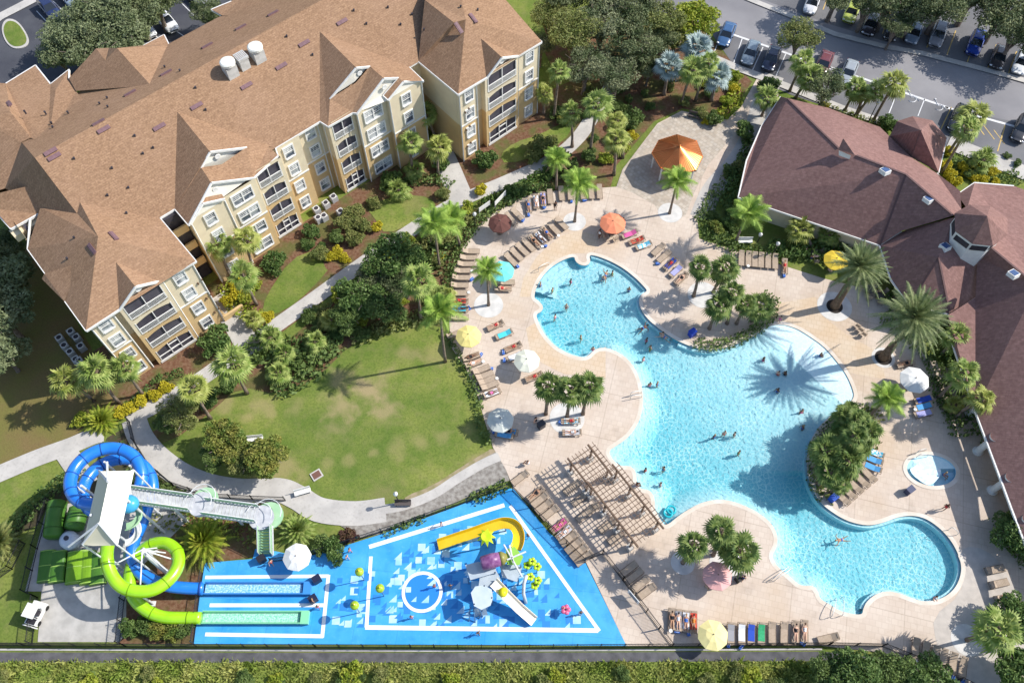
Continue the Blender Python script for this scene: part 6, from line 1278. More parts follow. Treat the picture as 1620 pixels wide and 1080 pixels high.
# ---- cars
m_tyre = mat('tyre', (0.02, 0.02, 0.02), None, rough=.8); m_rim = mat('rim', (0.45, 0.45, 0.46), None, rough=.3, metal=.8); m_cgl = mat('car_glass', (0.015, 0.02, 0.028), None, rough=.05, spec=.9); m_lamp = mat('headlight', (0.7, 0.72, 0.75), None, rough=.1); m_tail = mat('tail_light', (0.35, 0.02, 0.02), None, rough=.2)
def car_meshes(suv):
    hh = 1.68 if suv else 1.44; B = MB()
    # x from rear(-) to front(+): half width, floor z, shoulder z
    S_ = [(-2.30,.62,.45,.72),(-2.24,.82,.30,.92 if not suv else 1.0),(-1.9,.90,.24,.98 if not suv else 1.05),(-1.2,.93,.22,.97 if not suv else 1.06),(0,.93,.22,.95 if not suv else 1.04),(1.0,.93,.22,.92 if not suv else 1.02),(1.55,.91,.24,.86 if not suv else .98),(2.05,.84,.28,.74 if not suv else .88),(2.30,.60,.40,.60 if not suv else .70)]
    vs = []
    for x, hw, z0, z1 in S_: vs += [(x,-hw*.9,z0),(x,-hw,z0+.18),(x,-hw,z1-.14),(x,-hw*.88,z1),(x,-hw*.4,z1+.035),(x,hw*.4,z1+.035),(x,hw*.88,z1),(x,hw,z1-.14),(x,hw,z0+.18),(x,hw*.9,z0)]
    n_ = 10; fs = [(i*n_+j, i*n_+(j+1) % n_, (i+1)*n_+(j+1) % n_, (i+1)*n_+j) for i in range(len(S_)-1) for j in range(n_)]+[tuple(range(n_)), tuple(range(8*n_, 9*n_))[::-1]]; B.add(vs, fs)
    xs = (-1.85, -1.2, .25, 1.05) if not suv else (-2.15, -1.85, .2, .95); zb = .93 if not suv else 1.03
    Gm = MB(); v = [(xs[0],-.80,zb),(xs[0],.80,zb),(xs[3],-.82,zb-.03),(xs[3],.82,zb-.03),(xs[1],-.62,hh-.02),(xs[1],.62,hh-.02),(xs[2],-.64,hh-.02),(xs[2],.64,hh-.02)]
    Gm.add(v, [(0,1,5,4),(2,6,7,3),(0,4,6,2),(1,3,7,5)])
    Rf = MB(); Rf.add([(xs[1]-.05,-.63,hh-.02),(xs[1]-.05,.63,hh-.02),(xs[2]+.05,.65,hh-.02),(xs[2]+.05,-.65,hh-.02),(xs[1]+.15,-.5,hh+.035),(xs[1]+.15,.5,hh+.035),(xs[2]-.15,.5,hh+.035),(xs[2]-.15,-.5,hh+.035)], [(0,3,7,4),(3,2,6,7),(2,1,5,6),(1,0,4,5),(4,7,6,5)])
    for s in (-1, 1):
        for a, b_ in ((0, 4), (2, 6)): p, q_ = Vector(v[a]), Vector(v[b_]); p.y = abs(p.y)*s; q_.y = abs(q_.y)*s; Rf.beam(p, q_, .06, .05)
        Rf.beam((-.45, s*.80, zb), (-.45, s*.65, hh), .06, .04)
    W_ = MB(); W_.lathe((0,0,0), [(.2,-.11),(.32,-.10),(.33,0),(.32,.10),(.2,.11)], 18); W_.v = [(a, c, b_) for a, b_, c in W_.v]
    Ri = MB(); Ri.lathe((0,0,0), [(0,-.115),(.2,-.115),(.22,-.09),(.22,.09),(.2,.115),(0,.115)], 12); Ri.v = [(a, c, b_) for a, b_, c in Ri.v]
    return B, Gm, Rf, W_, Ri
CM = {}
def car(x, y, hx, hy, col, label, suv=False):
    if suv not in CM:
        B, Gm, Rf, W_, Ri = car_meshes(suv); CM[suv] = (mesh('body', B, m_trim, True), mesh('windows', Gm, m_cgl), mesh('roof', Rf, m_trim), mesh('tyre', W_, m_tyre, True), mesh('rim', Ri, m_rim), mesh('headlight', MB().ball((0,0,0), (.16,.2,.08), 8), m_lamp, True), mesh('tail_light', MB().box((0,0,0), (.08,.3,.14)), m_tail), mesh('side_mirror', MB().ball((0,0,0), (.08,.13,.08), 8), m_cgl, True))
    me = CM[suv]; p = W(x, y, .04); q_ = W(hx, hy, .04); a = math.atan2(q_.y-p.y, q_.x-p.x); m = mat('paint_'+'_'.join('%d' % (c*999) for c in col), col, None, rough=.25, spec=.6, coat=.6)
    t = thing('parked_car', label, 'car', p, a, 'parked cars')
    def sub(nm, mm, loc, paint=False, par=None):
        if paint:
            mm = mm.copy(); mm.materials.clear(); mm.materials.append(m)
        o = link(bpy.data.objects.new(nm, mm)); o.parent = par or t; o.location = loc; return o
    sub('body', me[0], (0,0,0), True); sub('windows', me[1], (0,0,0)); sub('roof', me[2], (0,0,0), True)
    for xx in (-1.42, 1.42):
        for yy in (-.84, .84): wh = sub('wheel', me[3], (xx, yy, .33)); sub('rim', me[4], (0,0,0), par=wh)
    for yy in (-.66, .66): sub('headlight', me[5], (2.1, yy, .72)); sub('tail_light', me[6], (-2.26, yy, .8))
    for yy in (-.98, .98): sub('side_mirror', me[7], (.75, yy, 1.0))
for x, y, col, l_, s_ in ((1283,10,(.62,.63,.65),'white car in the upper bays beside the tree',0),(1345,24,(.42,.48,.08),'lime yellow car half hidden under the upper trees',0),(1375,44,(.04,.035,.045),'dark charcoal car in the upper bays right of the lime car',0),(1443.5,57,(.16,.21,.28),'blue grey car in the middle of the upper bays',0),
   (1481,62,(.28,.28,.31),'silver grey car right of the blue grey one',1),(1540,75,(.02,.06,.34),'bright blue car in the upper right bays',1),(1577,96,(.05,.045,.05),'black car between the blue and the white car',0),(1612,104,(.66,.68,.70),'white car at the upper right corner',0),(1410,52,(.03,.03,.035),'black car deep in the tree shade',1)):
    car(x, y, x-9, y+25, col, l_, bool(s_))
for x, y, col, l_, s_ in ((1186,89,(.17,.22,.27),'slate grey car in the lower bay left of the dark one',0),(1219,98,(.02,.025,.06),'dark navy car in the lower bay beside the round tree',0),(1301,106,(.16,.05,.06),'maroon car half hidden behind the dark tree',0),(1148,60,(.04,.10,.22),'dark blue car at the left end of the lower bays',0),(1512,194,(.015,.015,.02),'black car behind the double palm',1),(1612,210,(.02,.02,.022),'black car at the right edge of the lower bays',1),(1340,120,(.3,.33,.36),'grey car behind the row of palms',0)):
    car(x, y, x-10, y+24, col, l_, bool(s_))
for x, y, col, l_, s_ in ((82,20,(.02,.03,.09),'navy car at the upper left next to the grass island',1),(112,2,(.22,.28,.36),'grey blue car at the top left edge',0),(231,49,(.64,.65,.67),'white car under the juniper beside the roof',0),(266,40,(.66,.67,.68),'white estate car next to the rear gable',1),(318,3,(.5,.5,.52),'silver car at the top edge behind the roof',0),(300,-10,(.05,.05,.06),'black car at the top edge behind the roof',0)):
    car(x, y, x+12, y+14, col, l_, bool(s_))
# ================================================================ SLIDES, SPLASH PLAY, PERGOLA, FENCES
m_bt = mat('slide_blue', (0.012, 0.16, 0.62), (0.02, 0.20, 0.68), .6, .25, spec=.6, coat=.4); m_gt = mat('slide_green', (0.26, 0.56, 0.008), (0.33, 0.62, 0.012), .6, .25, spec=.6, coat=.4)
m_dg = mat('tank_green', (0.055, 0.15, 0.02), (0.07, 0.18, 0.025), 1, .4); m_st = mat('white_steel', (0.66, 0.67, 0.68), (0.56, 0.57, 0.58), 2, .4); m_fab = mat('sail_fabric', (0.80, 0.79, 0.72), (0.74, 0.73, 0.66), .4, .85)
m_lg = mat('pale_green_panel', (0.30, 0.50, 0.30), (0.36, 0.55, 0.34), 1, .4); m_seam = mat('slide_seam', (0.01, 0.06, 0.28), None); m_seamg = mat('slide_seam_green', (0.16, 0.30, 0.0), None)
def ring_at(mb, path, i, r, w_=.09): a, b = path[i], path[i+1]; d = (b-a).normalized(); mb.tube([a-d*w_/2, a+d*w_/2], r, 16)
bs = thing('blue_tube_slide', 'blue enclosed tube slide coiling twice round the white tower', 'water slide', W(190, 800))
C0 = W(191, 775, 4.4); R0 = 3.05
pts = []
NT = 44
for i in range(NT+1):
    f = i/NT; ph = math.radians(640*(1-f)); z = 9.3-5.0*f; pts.append(Vector((C0.x+R0*math.cos(ph), C0.y+R0*math.sin(ph), z)))
pts += [W(232, 806, 3.9), W(223, 830, 3.6), W(213, 853, 3.3), W(209, 874, 3.0), W(213, 893, 2.7), W(226, 909, 2.3), W(245, 919, 2.0), W(271, 927, 1.6), W(300, 930, 1.2), W(322, 930.5, .95)]
bp = spline(pts, 3); part('tube', MB().tube(bp, .60, 16), m_bt, bs, True, True)
sm = MB(); 
for i in range(0, len(bp)-2, 7): ring_at(sm, bp, i, .635)
ring_at(sm, bp, len(bp)-2, .66, .2); split_parts('joint_ring', sm, m_seam, bs, True)
gs = thing('green_tube_slide', 'lime green enclosed tube slide with one big loop', 'water slide', W(230, 900))
gp = [W(173, 845, 7.2), W(171, 858, 6.8), W(169, 882, 6.2), W(176, 908, 5.8), W(193, 928, 5.4), W(217, 935, 5.1), W(243, 932, 4.8), W(267, 917, 4.5), W(281, 896, 4.2), W(281, 874, 3.9), W(266, 860, 3.6), W(246, 859, 3.3), W(228, 868, 3.0), W(213, 885, 2.7), W(206, 905, 2.4), W(205, 925, 2.1), W(211, 944, 1.8), W(224, 959, 1.6), W(241, 970, 1.4), W(262, 976, 1.2), W(290, 977, 1.0), W(318, 977, .95)]
gp = spline(gp, 4); part('tube', MB().tube(gp, .60, 16), m_gt, gs, True, True); sm = MB()
for i in range(0, len(gp)-2, 9): ring_at(sm, gp, i, .632)
split_parts('joint_ring', sm, m_seamg, gs, True)
def flume(x0, x1, y, mm, name, label, m2):
    a, b = W(x0, y, .1), W(x1, y, .1); L_ = (b-a).length; t = thing('slide_flume', label, 'slide flume', a, math.atan2((b-a).y, (b-a).x)); P = []
    prof = [(-.62, .62), (-.55, .66), (-.50, .62), (-.42, .22), (0, .12), (.42, .22), (.50, .62), (.55, .66), (.62, .62), (.58, .0), (-.58, .0)]; n_ = len(prof)
    vs = [(0, p[0], p[1]) for p in prof]+[(L_, p[0], p[1]) for p in prof]; bb = MB().add(vs, [(i, (i+1) % n_, n_+(i+1) % n_, n_+i)[::-1] for i in range(n_)]); part('channel', bb, mm, t)
    part('water', MB().add([(0, -.41, .25), (L_-.2, -.41, .25), (L_-.2, .41, .25), (0, .41, .25)], [(0, 1, 2, 3)]), m2, t)
    part('end_wall', MB().box((L_+.35, 0, .3), (.75, 1.25, .6)), mm, t)
    return t
flume(326, 482, 931.5, mat('flume_blue', (0.05, 0.24, 0.58), None, rough=.3), '', 'long blue open slide flume on the blue pad, upper of the two', mat('flume_water', (0.10, 0.38, 0.66), (0.45, 0.66, 0.80), 6, .15))
flume(322, 478, 977.5, mat('flume_green', (0.22, 0.58, 0.34), None, rough=.3), '', 'long pale green open slide flume on the blue pad, lower of the two', mat('flume_water_green', (0.16, 0.50, 0.36), (0.45, 0.74, 0.60), 6, .15))
# tower
tw = thing('slide_tower', 'white steel slide tower under a pale fabric canopy', 'slide tower', W(190, 850))
base = [W(190, 860, 0), W(215, 850, 0), W(222, 820, 0), W(196, 826, 0)]
dk = [W(150, 785, 8.4), W(205, 770, 8.4), W(212, 800, 8.4), W(165, 830, 8.4)]; dc = sum(dk, Vector())/4
pl = MB(); pl.prism([(p.x, p.y) for p in dk], 8.2, 8.4); part('platform', pl, m_st, tw, world=True)
for p in dk: part('column', MB().tube([(p.x, p.y, 0), (p.x, p.y, 11.4)], .13, 8), m_st, tw, world=True)
A_, B_, Cc, D_, E5, F5 = W(157, 745, 11.3), W(212, 744, 11.3), W(171, 762, 13.2), W(157, 828, 12.6), W(131, 861, 10.8), W(186, 862, 10.8)
G5 = W(109, 865, 10.4)
def sail(name, P, m):   # hypar-like sheet with a little sag and thickness
    a, b, c, d = P; n_ = 8; vs = []; 
    for i in range(n_+1):
        for j in range(n_+1):
            u, v = i/n_, j/n_; p = (a*(1-u)+b*u)*(1-v)+(d*(1-u)+c*u)*v; p = p-Vector((0, 0, 1.2*u*(1-u)*v*(1-v)*4*.4)); vs.append(p)
    m0 = (n_+1)**2; vs += [p-Vector((0, 0, .04)) for p in vs]; fs = []
    for i in range(n_):
        for j in range(n_): q = i*(n_+1)+j; fs += [(q, q+n_+1, q+n_+2, q+1), (m0+q, m0+q+1, m0+q+n_+2, m0+q+n_+1)]
    part(name, MB().add(vs, fs), m, tw, True, True)
m_fabb = mat('sail_beige', (0.62, 0.58, 0.44), None, rough=.85)
sail('canopy', (Cc, B_, F5, D_), m_fab); sail('canopy', (A_, Cc, D_, E5), m_fabb); sail('canopy', (A_, B_, Cc, (A_+Cc)/2), m_fab); sail('canopy', (D_, F5, (F5+G5)/2+Vector((0, 0, .1)), E5), m_fabb)
for a, b in ((A_, W(150, 790, 0)), (B_, W(225, 800, 0)), (E5, W(150, 900, 0)), (F5, W(200, 900, 0)), (Cc, dc), (D_, dc)):
    b = Vector((a.x+(b.x-a.x)*.1, a.y+(b.y-a.y)*.1, 8.4 if b.z > 1 else 0)); part('mast', MB().tube([a, b], .09, 7), m_st, tw, world=True)
for a, b in ((D_, E5), (D_, F5), (D_, G5), (Cc, A_), (Cc, B_), (W(171, 762, 13.2), W(170, 731, 12.6))): part('strut', MB().tube([a+Vector((0, 0, .1)), b+Vector((0, 0, .1))], .10, 6), m_st, tw, world=True)
part('slide_entry', MB().ball(W(203, 797, 8.9), (1.0, .9, .7), 14), mat('entry_cyan', (0.05, 0.32, 0.60), None, rough=.3), tw, True, True)
# half round green and white stair landings
def stair(name, q, label_m, n_):
    a, b, c, d = q; b_ = MB()
    for i in range(n_):
        f0, f1 = i/n_, (i+.95)/n_; P0, P1, P2, P3 = a.lerp(b, f0), a.lerp(b, f1), d.lerp(c, f1), d.lerp(c, f0); zz = P0.z; vs = [(p.x, p.y, zz) for p in (P0, P1, P2, P3)]+[(p.x, p.y, zz-.12) for p in (P0, P1, P2, P3)]; b_.add(vs, [(0, 1, 2, 3), (4, 7, 6, 5), (0, 4, 5, 1), (1, 5, 6, 2), (2, 6, 7, 3), (3, 7, 4, 0)])
    part(name, b_, label_m, tw, world=True)
    r_ = MB(); pn = MB()
    for s0, s1 in ((a, b), (d, c)):
        pn.add([s0+Vector((0, 0, .1)), s1+Vector((0, 0, .1)), s1+Vector((0, 0, .85)), s0+Vector((0, 0, .85))], [(0, 1, 2, 3)])
        for h_ in (1.0,): r_.tube([s0+Vector((0, 0, h_)), s1+Vector((0, 0, h_))], .04, 5)
        L_ = (s1-s0).length; k = int(L_/1.8)
        for i in range(k+1): p = s0.lerp(s1, i/k); r_.tube([p, p+Vector((0, 0, 1.0))], .035, 5)
        r_.beam(s0+Vector((0, 0, -.15)), s1+Vector((0, 0, -.15)), .12, .30)
    part('stair_rail', r_, m_st, tw, world=True); part('side_panel', pn, m_lg, tw, world=True)
m_step = mat('white_tread', (0.50, 0.51, 0.53), (0.38, 0.39, 0.42), 2, .6)
stair('stair_flight', (W(202, 771, 8.0), W(308, 786, 5.6), W(301, 808, 5.6), W(210, 795, 8.0)), m_step, 18)
stair('stair_flight', (W(326, 791, 5.5), W(410, 802, 3.4), W(405, 826, 3.4), W(320, 814, 5.5)), m_step, 15)
stair('stair_flight', (W(410, 834, 3.2), W(411, 877, .3), W(431, 877, .3), W(430, 832, 3.2)), m_lg, 10)
for c, r_, z0, mm in ((W(318, 797, 5.55), 1.25, 5.55, m_step), (W(322, 787, 5.5), 1.25, 5.0, m_lg), (W(424, 813, 3.3), 1.4, 2.9, m_lg), (W(413, 818, 3.35), 1.25, 3.35, m_step)):
    P = [(c.x+r_*math.cos(a), c.y+r_*math.sin(a)) for a in [2*PI*i/20 for i in range(20)]]; b_ = MB().prism(P, z0-.2, z0); part('landing', b_, mm, tw, world=True)
    b_ = MB(); b_.tube([(c.x+r_*math.cos(a), c.y+r_*math.sin(a), z0+.9) for a in [PI*2*i/20-.3 for i in range(11)]], .04, 5); part('landing_rail', b_, m_st, tw, world=True)
for x, y, z in ((262, 792, 6.7), (318, 797, 5.4), (365, 808, 4.4), (420, 815, 3.0)): p = W(x, y, z); part('column', MB().tube([(p.x, p.y, 0), (p.x, p.y, z-.1)], .14, 8), m_st, tw, world=True)
for (x, y, z, a0_) in ((205, 812, 6.6, -1.5), (203, 838, 5.0, -1.5), (200, 860, 3.2, -1.5)):
    c = W(x-6, y, z); b_ = MB(); b_.tube([c+Vector((1.5*math.cos(a), 1.5*math.sin(a), a*.25)) for a in [a0_+i*.3 for i in range(10)]], .07, 5); b_.strip([(c.x+1.1*math.cos(a), c.y+1.1*math.sin(a)) for a in [a0_+i*.3 for i in range(10)]], .7, c.z-.5); part('spiral_stair', b_, m_lg if z != 5.0 else m_st, tw, world=True)
# loop mast with spokes
mt = thing('slide_mast', 'white angled mast holding the green slide loop by spokes', 'support mast', W(238, 905))
t0, t1 = W(225, 869, 5.6), W(259, 896, 0.2); part('mast', MB().tube([t0, W(240, 884, 4.0), Vector((W(240, 884, 4.0).x+.6, W(240, 884, 4.0).y-.6, 0))], .26, 12), m_st, mt, True, True)
for x, y, z in ((180, 893, 6.0), (222, 924, 5.2), (262, 874, 3.8), (272, 884, 4.1), (250, 866, 3.4), (268, 905, 4.4)): part('spoke', MB().tube([t0, W(x, y, z)], .07, 6), m_st, mt, world=True)
for x, y, z in ((168, 880, 5.8), (215, 937, 4.6), (209, 874, 2.6), (250, 919, 1.7), (240, 969, 1.0), (290, 977, .7), (121, 770, 8.0), (165, 730, 7.0), (232, 780, 4.0), (205, 736, 5.2)):
    p = W(x, y, z); t = thing('slide_support', None, None, (p.x, p.y, 0)); auto(t, 'white steel post under a tube slide', x, y, 'support post', 'slide support posts'); part('post', MB().tube([(0, 0, 0), (0, 0, z)], .11, 8), m_st, t); part('foot_plate', MB().box((0, 0, .05), (.5, .5, .08)), m_st, t)
# filter tanks and covers
def tank(x, y, x2, y2, r, label, z=None, mm=None):
    a, b = W(x, y, r), W(x2, y2, r); t = thing('filter_tank', label, 'tank', ((a+b)/2).xy.to_3d(), 0, 'green filter tanks'); d = (b-a).normalized()
    part('shell', MB().tube([a-d*.25, a-d*.15, a, b, b+d*.15, b+d*.25], [r*.4, r*.8, r, r, r*.8, r*.4], 20), mm or m_dg, t, True, True)
    for f in (.2, .8): c = a.lerp(b, f); part('strap', MB().tube([c-d*.06, c+d*.06], r*1.02, 20), mat('strap_dark', (0.05, 0.12, 0.02), None), t, True, True)
tank(91, 795, 84, 848, .95, 'dark green horizontal tank at the left of the yard'); tank(125, 805, 117, 835, .95, 'short dark green tank right of the white barrel')
for x, y, x2, y2, wd, l_, mm in ((72, 868, 66, 918, 1.5, 'dark green equipment cover, leftmost by the fence', m_dg), (89, 869, 84, 919, 1.5, 'dark green equipment cover, second from the fence', m_dg), (119, 869, 114, 920, 1.9, 'bright green equipment cover in the middle', mat('cover_green', (0.15, 0.30, 0.015), (0.19, 0.35, 0.02), 1, .35)), (136, 869, 133, 921, 1.4, 'bright green equipment cover, right of the middle', mat('cover_green', (0.22, 0.42, 0.02))), (152, 872, 150, 922, 1.6, 'dark green equipment cover under the green slide', m_dg)):
    a, b = W(x, y, 1.0), W(x2, y2, 1.0); t = thing('equipment_cover', l_, 'equipment cover', ((a+b)/2).xy.to_3d(), 0, 'green equipment covers'); d = (b-a).normalized(); s = Vector((-d.y, d.x, 0)); P = []
    for k in range(9): q = PI*k/8; P.append((math.cos(q)*wd/2, .35+math.sin(q)*.3))
    P = [(wd/2, 0)]+P+[(-wd/2, 0)]; n_ = len(P); vs = [a.xy.to_3d()+s*p[0]+Vector((0, 0, p[1]+.1)) for p in P]+[b.xy.to_3d()+s*p[0]+Vector((0, 0, p[1]+.1)) for p in P]
    part('cover', MB().add(vs, [(i, i+1, n_+i+1, n_+i) for i in range(n_-1)]+[tuple(range(n_))[::-1], tuple(range(n_, 2*n_))]), mm, t, False, True)
    for f in (.02, .5, .98): c = a.lerp(b, f).xy.to_3d(); part('rib', MB().add([c+s*p[0]*1.02+Vector((0, 0, p[1]*1.03+.1))+d*o_ for o_ in (-.04, .04) for p in P], [(i, i+1, n_+i+1, n_+i) for i in range(n_-1)]), mat('cover_rib', (0.30, 0.46, 0.10), None), t, False, True)
t = thing('white_barrel', 'big white plastic barrel with a black cap in the slide yard', 'barrel', W(116, 858), .3); part('barrel', MB().lathe((0, 0, 0), [(0, 0), (.85, 0), (.92, .1), (.9, 1.2), (.6, 1.5), (.3, 1.6), (0, 1.6)], 22), mat('barrel_white', (0.55, 0.58, 0.64), None, rough=.4), t, True); part('cap', MB().lathe((0, 0, 1.58), [(.25, 0), (.25, .12), (0, .12)], 12), m_dark, t)
# utility cart
t = thing('utility_cart', 'small white utility cart parked in the yard corner', 'utility cart', W(62, 972, .05), math.radians(75)); part('body', MB().box((0, 0, .55), (2.2, 1.15, .5)).box((.75, 0, .95), (.6, 1.1, .35)), m_trim, t); part('roof', MB().box((.0, 0, 1.85), (1.3, 1.2, .06)), m_trim, t); part('seat', MB().box((.05, 0, .95), (.5, 1.0, .3)), m_dark, t); part('bumper', MB().box((-1.25, 0, .5), (.1, 1.5, .2)), m_trim, t); part('cargo_bed', MB().box((-.7, 0, .82), (.7, .9, .06)), m_dark, t)
for s in (-.55, .55):
    for xx in (-.5, .55): part('roof_post', MB().tube([(xx, s, .8), (xx, s, 1.85)], .03, 5), m_st, t)
    for xx in (-.75, .75): b_ = MB(); b_.lathe((0, 0, 0), [(0, -.08), (.25, -.08), (.25, .08), (0, .08)], 14); b_.v = [(a+xx, c+s, q+.27) for a, q, c in b_.v]; part('wheel', b_, m_tyre, t)
# ---- splash play
pt = thing('splash_playground', 'multi deck water play tower with grey roofs, barrel and slides', 'water playground', W(775, 940))
m_gr = mat('play_roof_grey', (0.36, 0.42, 0.47), (0.44, 0.50, 0.54), 1.5, .3); m_ys = mat('slide_yellow', (0.80, 0.52, 0.01), (0.84, 0.60, 0.03), .8, .3, coat=.4); m_ws = mat('slide_cream', (0.78, 0.72, 0.60), None, rough=.3)
def trough(path, wd, mm, name, par, dep=.35):
    vs = []; k = len(path)
    for i, p in enumerate(path):
        t_ = (path[min(i+1, k-1)]-path[max(i-1, 0)]).normalized(); s = Vector((-t_.y, t_.x, 0)).normalized()
        vs += [p+s*wd/2+Vector((0, 0, dep)), p+s*wd*.46+Vector((0, 0, dep)), p+s*wd*.36+Vector((0, 0, .05)), p-s*wd*.36+Vector((0, 0, .05)), p-s*wd*.46+Vector((0, 0, dep)), p-s*wd/2+Vector((0, 0, dep)), p-s*wd*.4-Vector((0, 0, .08)), p+s*wd*.4-Vector((0, 0, .08))]
    fs = [(i*8+j, i*8+(j+1) % 8, i*8+8+(j+1) % 8, i*8+8+j) for i in range(k-1) for j in range(8)]
    part(name, MB().add(vs, fs), mm, par, False, True)
trough(spline([W(693, 863, .35), W(720, 854, .8), W(750, 844, 1.3), W(778, 834, 1.8), W(797, 829, 2.1), W(812, 832, 2.4), W(820, 844, 2.7), W(820, 858, 3.0), W(816, 868, 3.1)], 5), 1.15, m_ys, 'yellow_slide', pt, .5)
trough([W(781, 921, 2.6), W(800, 941, 1.8), W(822, 963, .9), W(845, 983, .3)], 1.05, m_ws, 'straight_slide', pt)
def deckp(L_, z0, mm, name, th=.1): b_ = MB().prism([tuple(W(x, y, z0)[:2]) for x, y in L_], z0-th, z0); part(name, b_, mm, pt, world=True)
deckp([(736, 893), (757, 888), (784, 894), (785, 905), (744, 917)], 2.7, m_gr, 'roof_panel'); deckp([(760, 905), (785, 902), (792, 915), (778, 928), (757, 928)], 2.3, m_gr, 'roof_panel')
deckp([(745, 937), (752, 927), (766, 925), (778, 932), (780, 945), (776, 957), (762, 964), (750, 958)], 2.9, mat('play_roof_pale', (0.52, 0.58, 0.62), (0.44, 0.52, 0.58), 1, .3), 'octagon_roof'); deckp([(790, 893), (812, 890), (826, 897), (818, 920), (795, 912)], 2.5, m_gr, 'roof_panel'); deckp([(800, 868), (814, 864), (828, 880), (822, 893), (802, 892)], 3.5, mat('canopy_leaf', (0.26, 0.50, 0.08), None, rough=.4), 'green_canopy')
for a, b in (((797, 861), (826, 912)), ((802, 885), (832, 872)), ((806, 862), (812, 890))): part('white_arm', MB().tube([W(*a, 3.75), W(*b, 3.75)], .09, 6), m_st, pt, world=True)
c = W(777, 887, 3.5); d = Vector((.95, .25, 0)).normalized(); part('tipping_barrel', MB().tube([c-d*1.0, c-d*.9, c, c+d*.9], [.55, .68, .74, .66], 16), mat('barrel_purple', (0.16, 0.05, 0.16), (0.30, 0.14, 0.28), 2, .35), pt, True, True); part('barrel_end', MB().tube([c+d*.88, c+d*1.15, c+d*1.6], [.68, .66, .3], 16), mat('barrel_olive', (0.24, 0.22, 0.06), None, rough=.4), pt, True, True)
for x, y, z in ((740, 912, 2.7), (783, 905, 2.7), (760, 928, 2.3), (750, 955, 2.9), (778, 945, 2.9), (766, 926, 2.9), (795, 912, 2.5), (820, 915, 2.5), (824, 893, 3.5), (803, 890, 3.5), (815, 868, 3.1), (800, 830, 2.1), (770, 848, 3.8)):
    p = W(x, y, z); part('post', MB().tube([(p.x, p.y, .05), (p.x, p.y, z)], .08, 7), mat('post_teal', (0.10, 0.20, 0.34), None, rough=.4), pt, world=True)
c = W(769, 848, 4.0)
for i in range(9):
    a = i*.698; e = c+Vector((math.cos(a)*.95, math.sin(a)*.95, -.45)); m_ = (c+e)/2+Vector((0, 0, .3)); s = Vector((-math.sin(a), math.cos(a), 0))*.2; part('palm_leaf', MB().add([c, m_+s, e, m_-s, m_+Vector((0, 0, -.06))], [(0, 1, 2, 3), (0, 3, 4), (0, 4, 1), (2, 1, 4), (2, 4, 3)]), mat('play_lime', (0.50, 0.66, 0.02), None, rough=.4), pt, world=True)
part('climbing_net', MB().add([W(750, 962, 1.5), W(768, 960, 1.5), W(772, 972, .1), W(752, 975, .1)], [(0, 1, 2, 3)]), m_gr, pt, world=True)
for a in ((758, 962, 1.6, 764, 975), (766, 958, 1.6, 758, 978), (749, 962, 1.6, 752, 984), (744, 960, 1.6, 742, 982)): part('ramp_rail', MB().tube([W(a[0], a[1], a[2]), W(a[3], a[4], .1)], .06, 5), mat('post_teal', (0.10, 0.20, 0.34)), pt, world=True)
c = W(796, 939, 2.3); part('yellow_bucket', MB().tube([c, c+Vector((0, .1, .5))], [.35, .45], 12), mat('bucket_yellow', (0.75, 0.68, 0.02), None, rough=.4), pt, True, True)
part('white_arch', MB().tube([W(833, 910, 2.8), W(829, 922, 2.2), W(828, 938, 1.2), W(832, 953, .1)], .17, 8), m_st, pt, True, True)
def flower(x, y, h, label, rr=.42, col=(0.42, 0.62, 0.02), cat='spray toy'):
    c = W(x, y, h); t = thing('water_flower', label, cat, (c.x, c.y, .08), 0, 'water spray toys'); part('stem', MB().tube([(0, 0, 0), (.05, 0, h-.1)], .05, 6), mat('post_teal', (0.10, 0.20, 0.34)), t)
    for i in range(5): a = i*1.257; b_ = MB(); b_.ball((math.cos(a)*rr*.55, math.sin(a)*rr*.55, h), (rr*.5, rr*.5, .1), 8); part('petal', b_, mat('petal_%d' % int(col[0]*99), col, None, rough=.35), t, True)
    part('flower_centre', MB().ball((0, 0, h+.08), .1, 8), m_dark, t); return t
for x, y, h, i in ((842,888,2.6,0),(850,896,2.4,1),(834,894,2.2,2),(839,912,2.4,3),(851,918,2.2,4),(846,926,1.9,5)): flower(x, y, h, ['green water flower, uppermost beside the play tower','green water flower, rightmost of the upper three','green water flower, leftmost of the upper three','green water flower, uppermost of the lower three','green water flower, rightmost of the lower three','green water flower, lowest right of the play tower'][i])
flower(895, 964, 1.0, 'pink water flower at the right corner of the blue pad', .5, (0.62, 0.12, 0.24))
for x, y, l_ in ((568.5,904,'yellow green ball on a pole, upper left of the blue pad'),(601,930,'yellow green ball on a pole, nearest the wading ring'),(561,957,'yellow green ball on a pole, lowest of three')):
    h = 3.3; c = W(x, y, h); t = thing('water_lollipop', l_, 'spray toy', (c.x, c.y, .08), 0, 'spray balls'); part('pole', MB().tube([(0, 0, 0), (0, 0, h-.4)], .05, 7), mat('post_teal', (0.10, 0.20, 0.34)), t); part('ball', MB().ball((0, 0, h-.1), (.44, .44, .38), 14), mat('ball_lime', (0.24, 0.40, 0.02), (0.40, 0.52, 0.05), 4, .3), t, True); part('cap', MB().ball((0, 0, h+.32), .1, 8), m_ys, t, True)
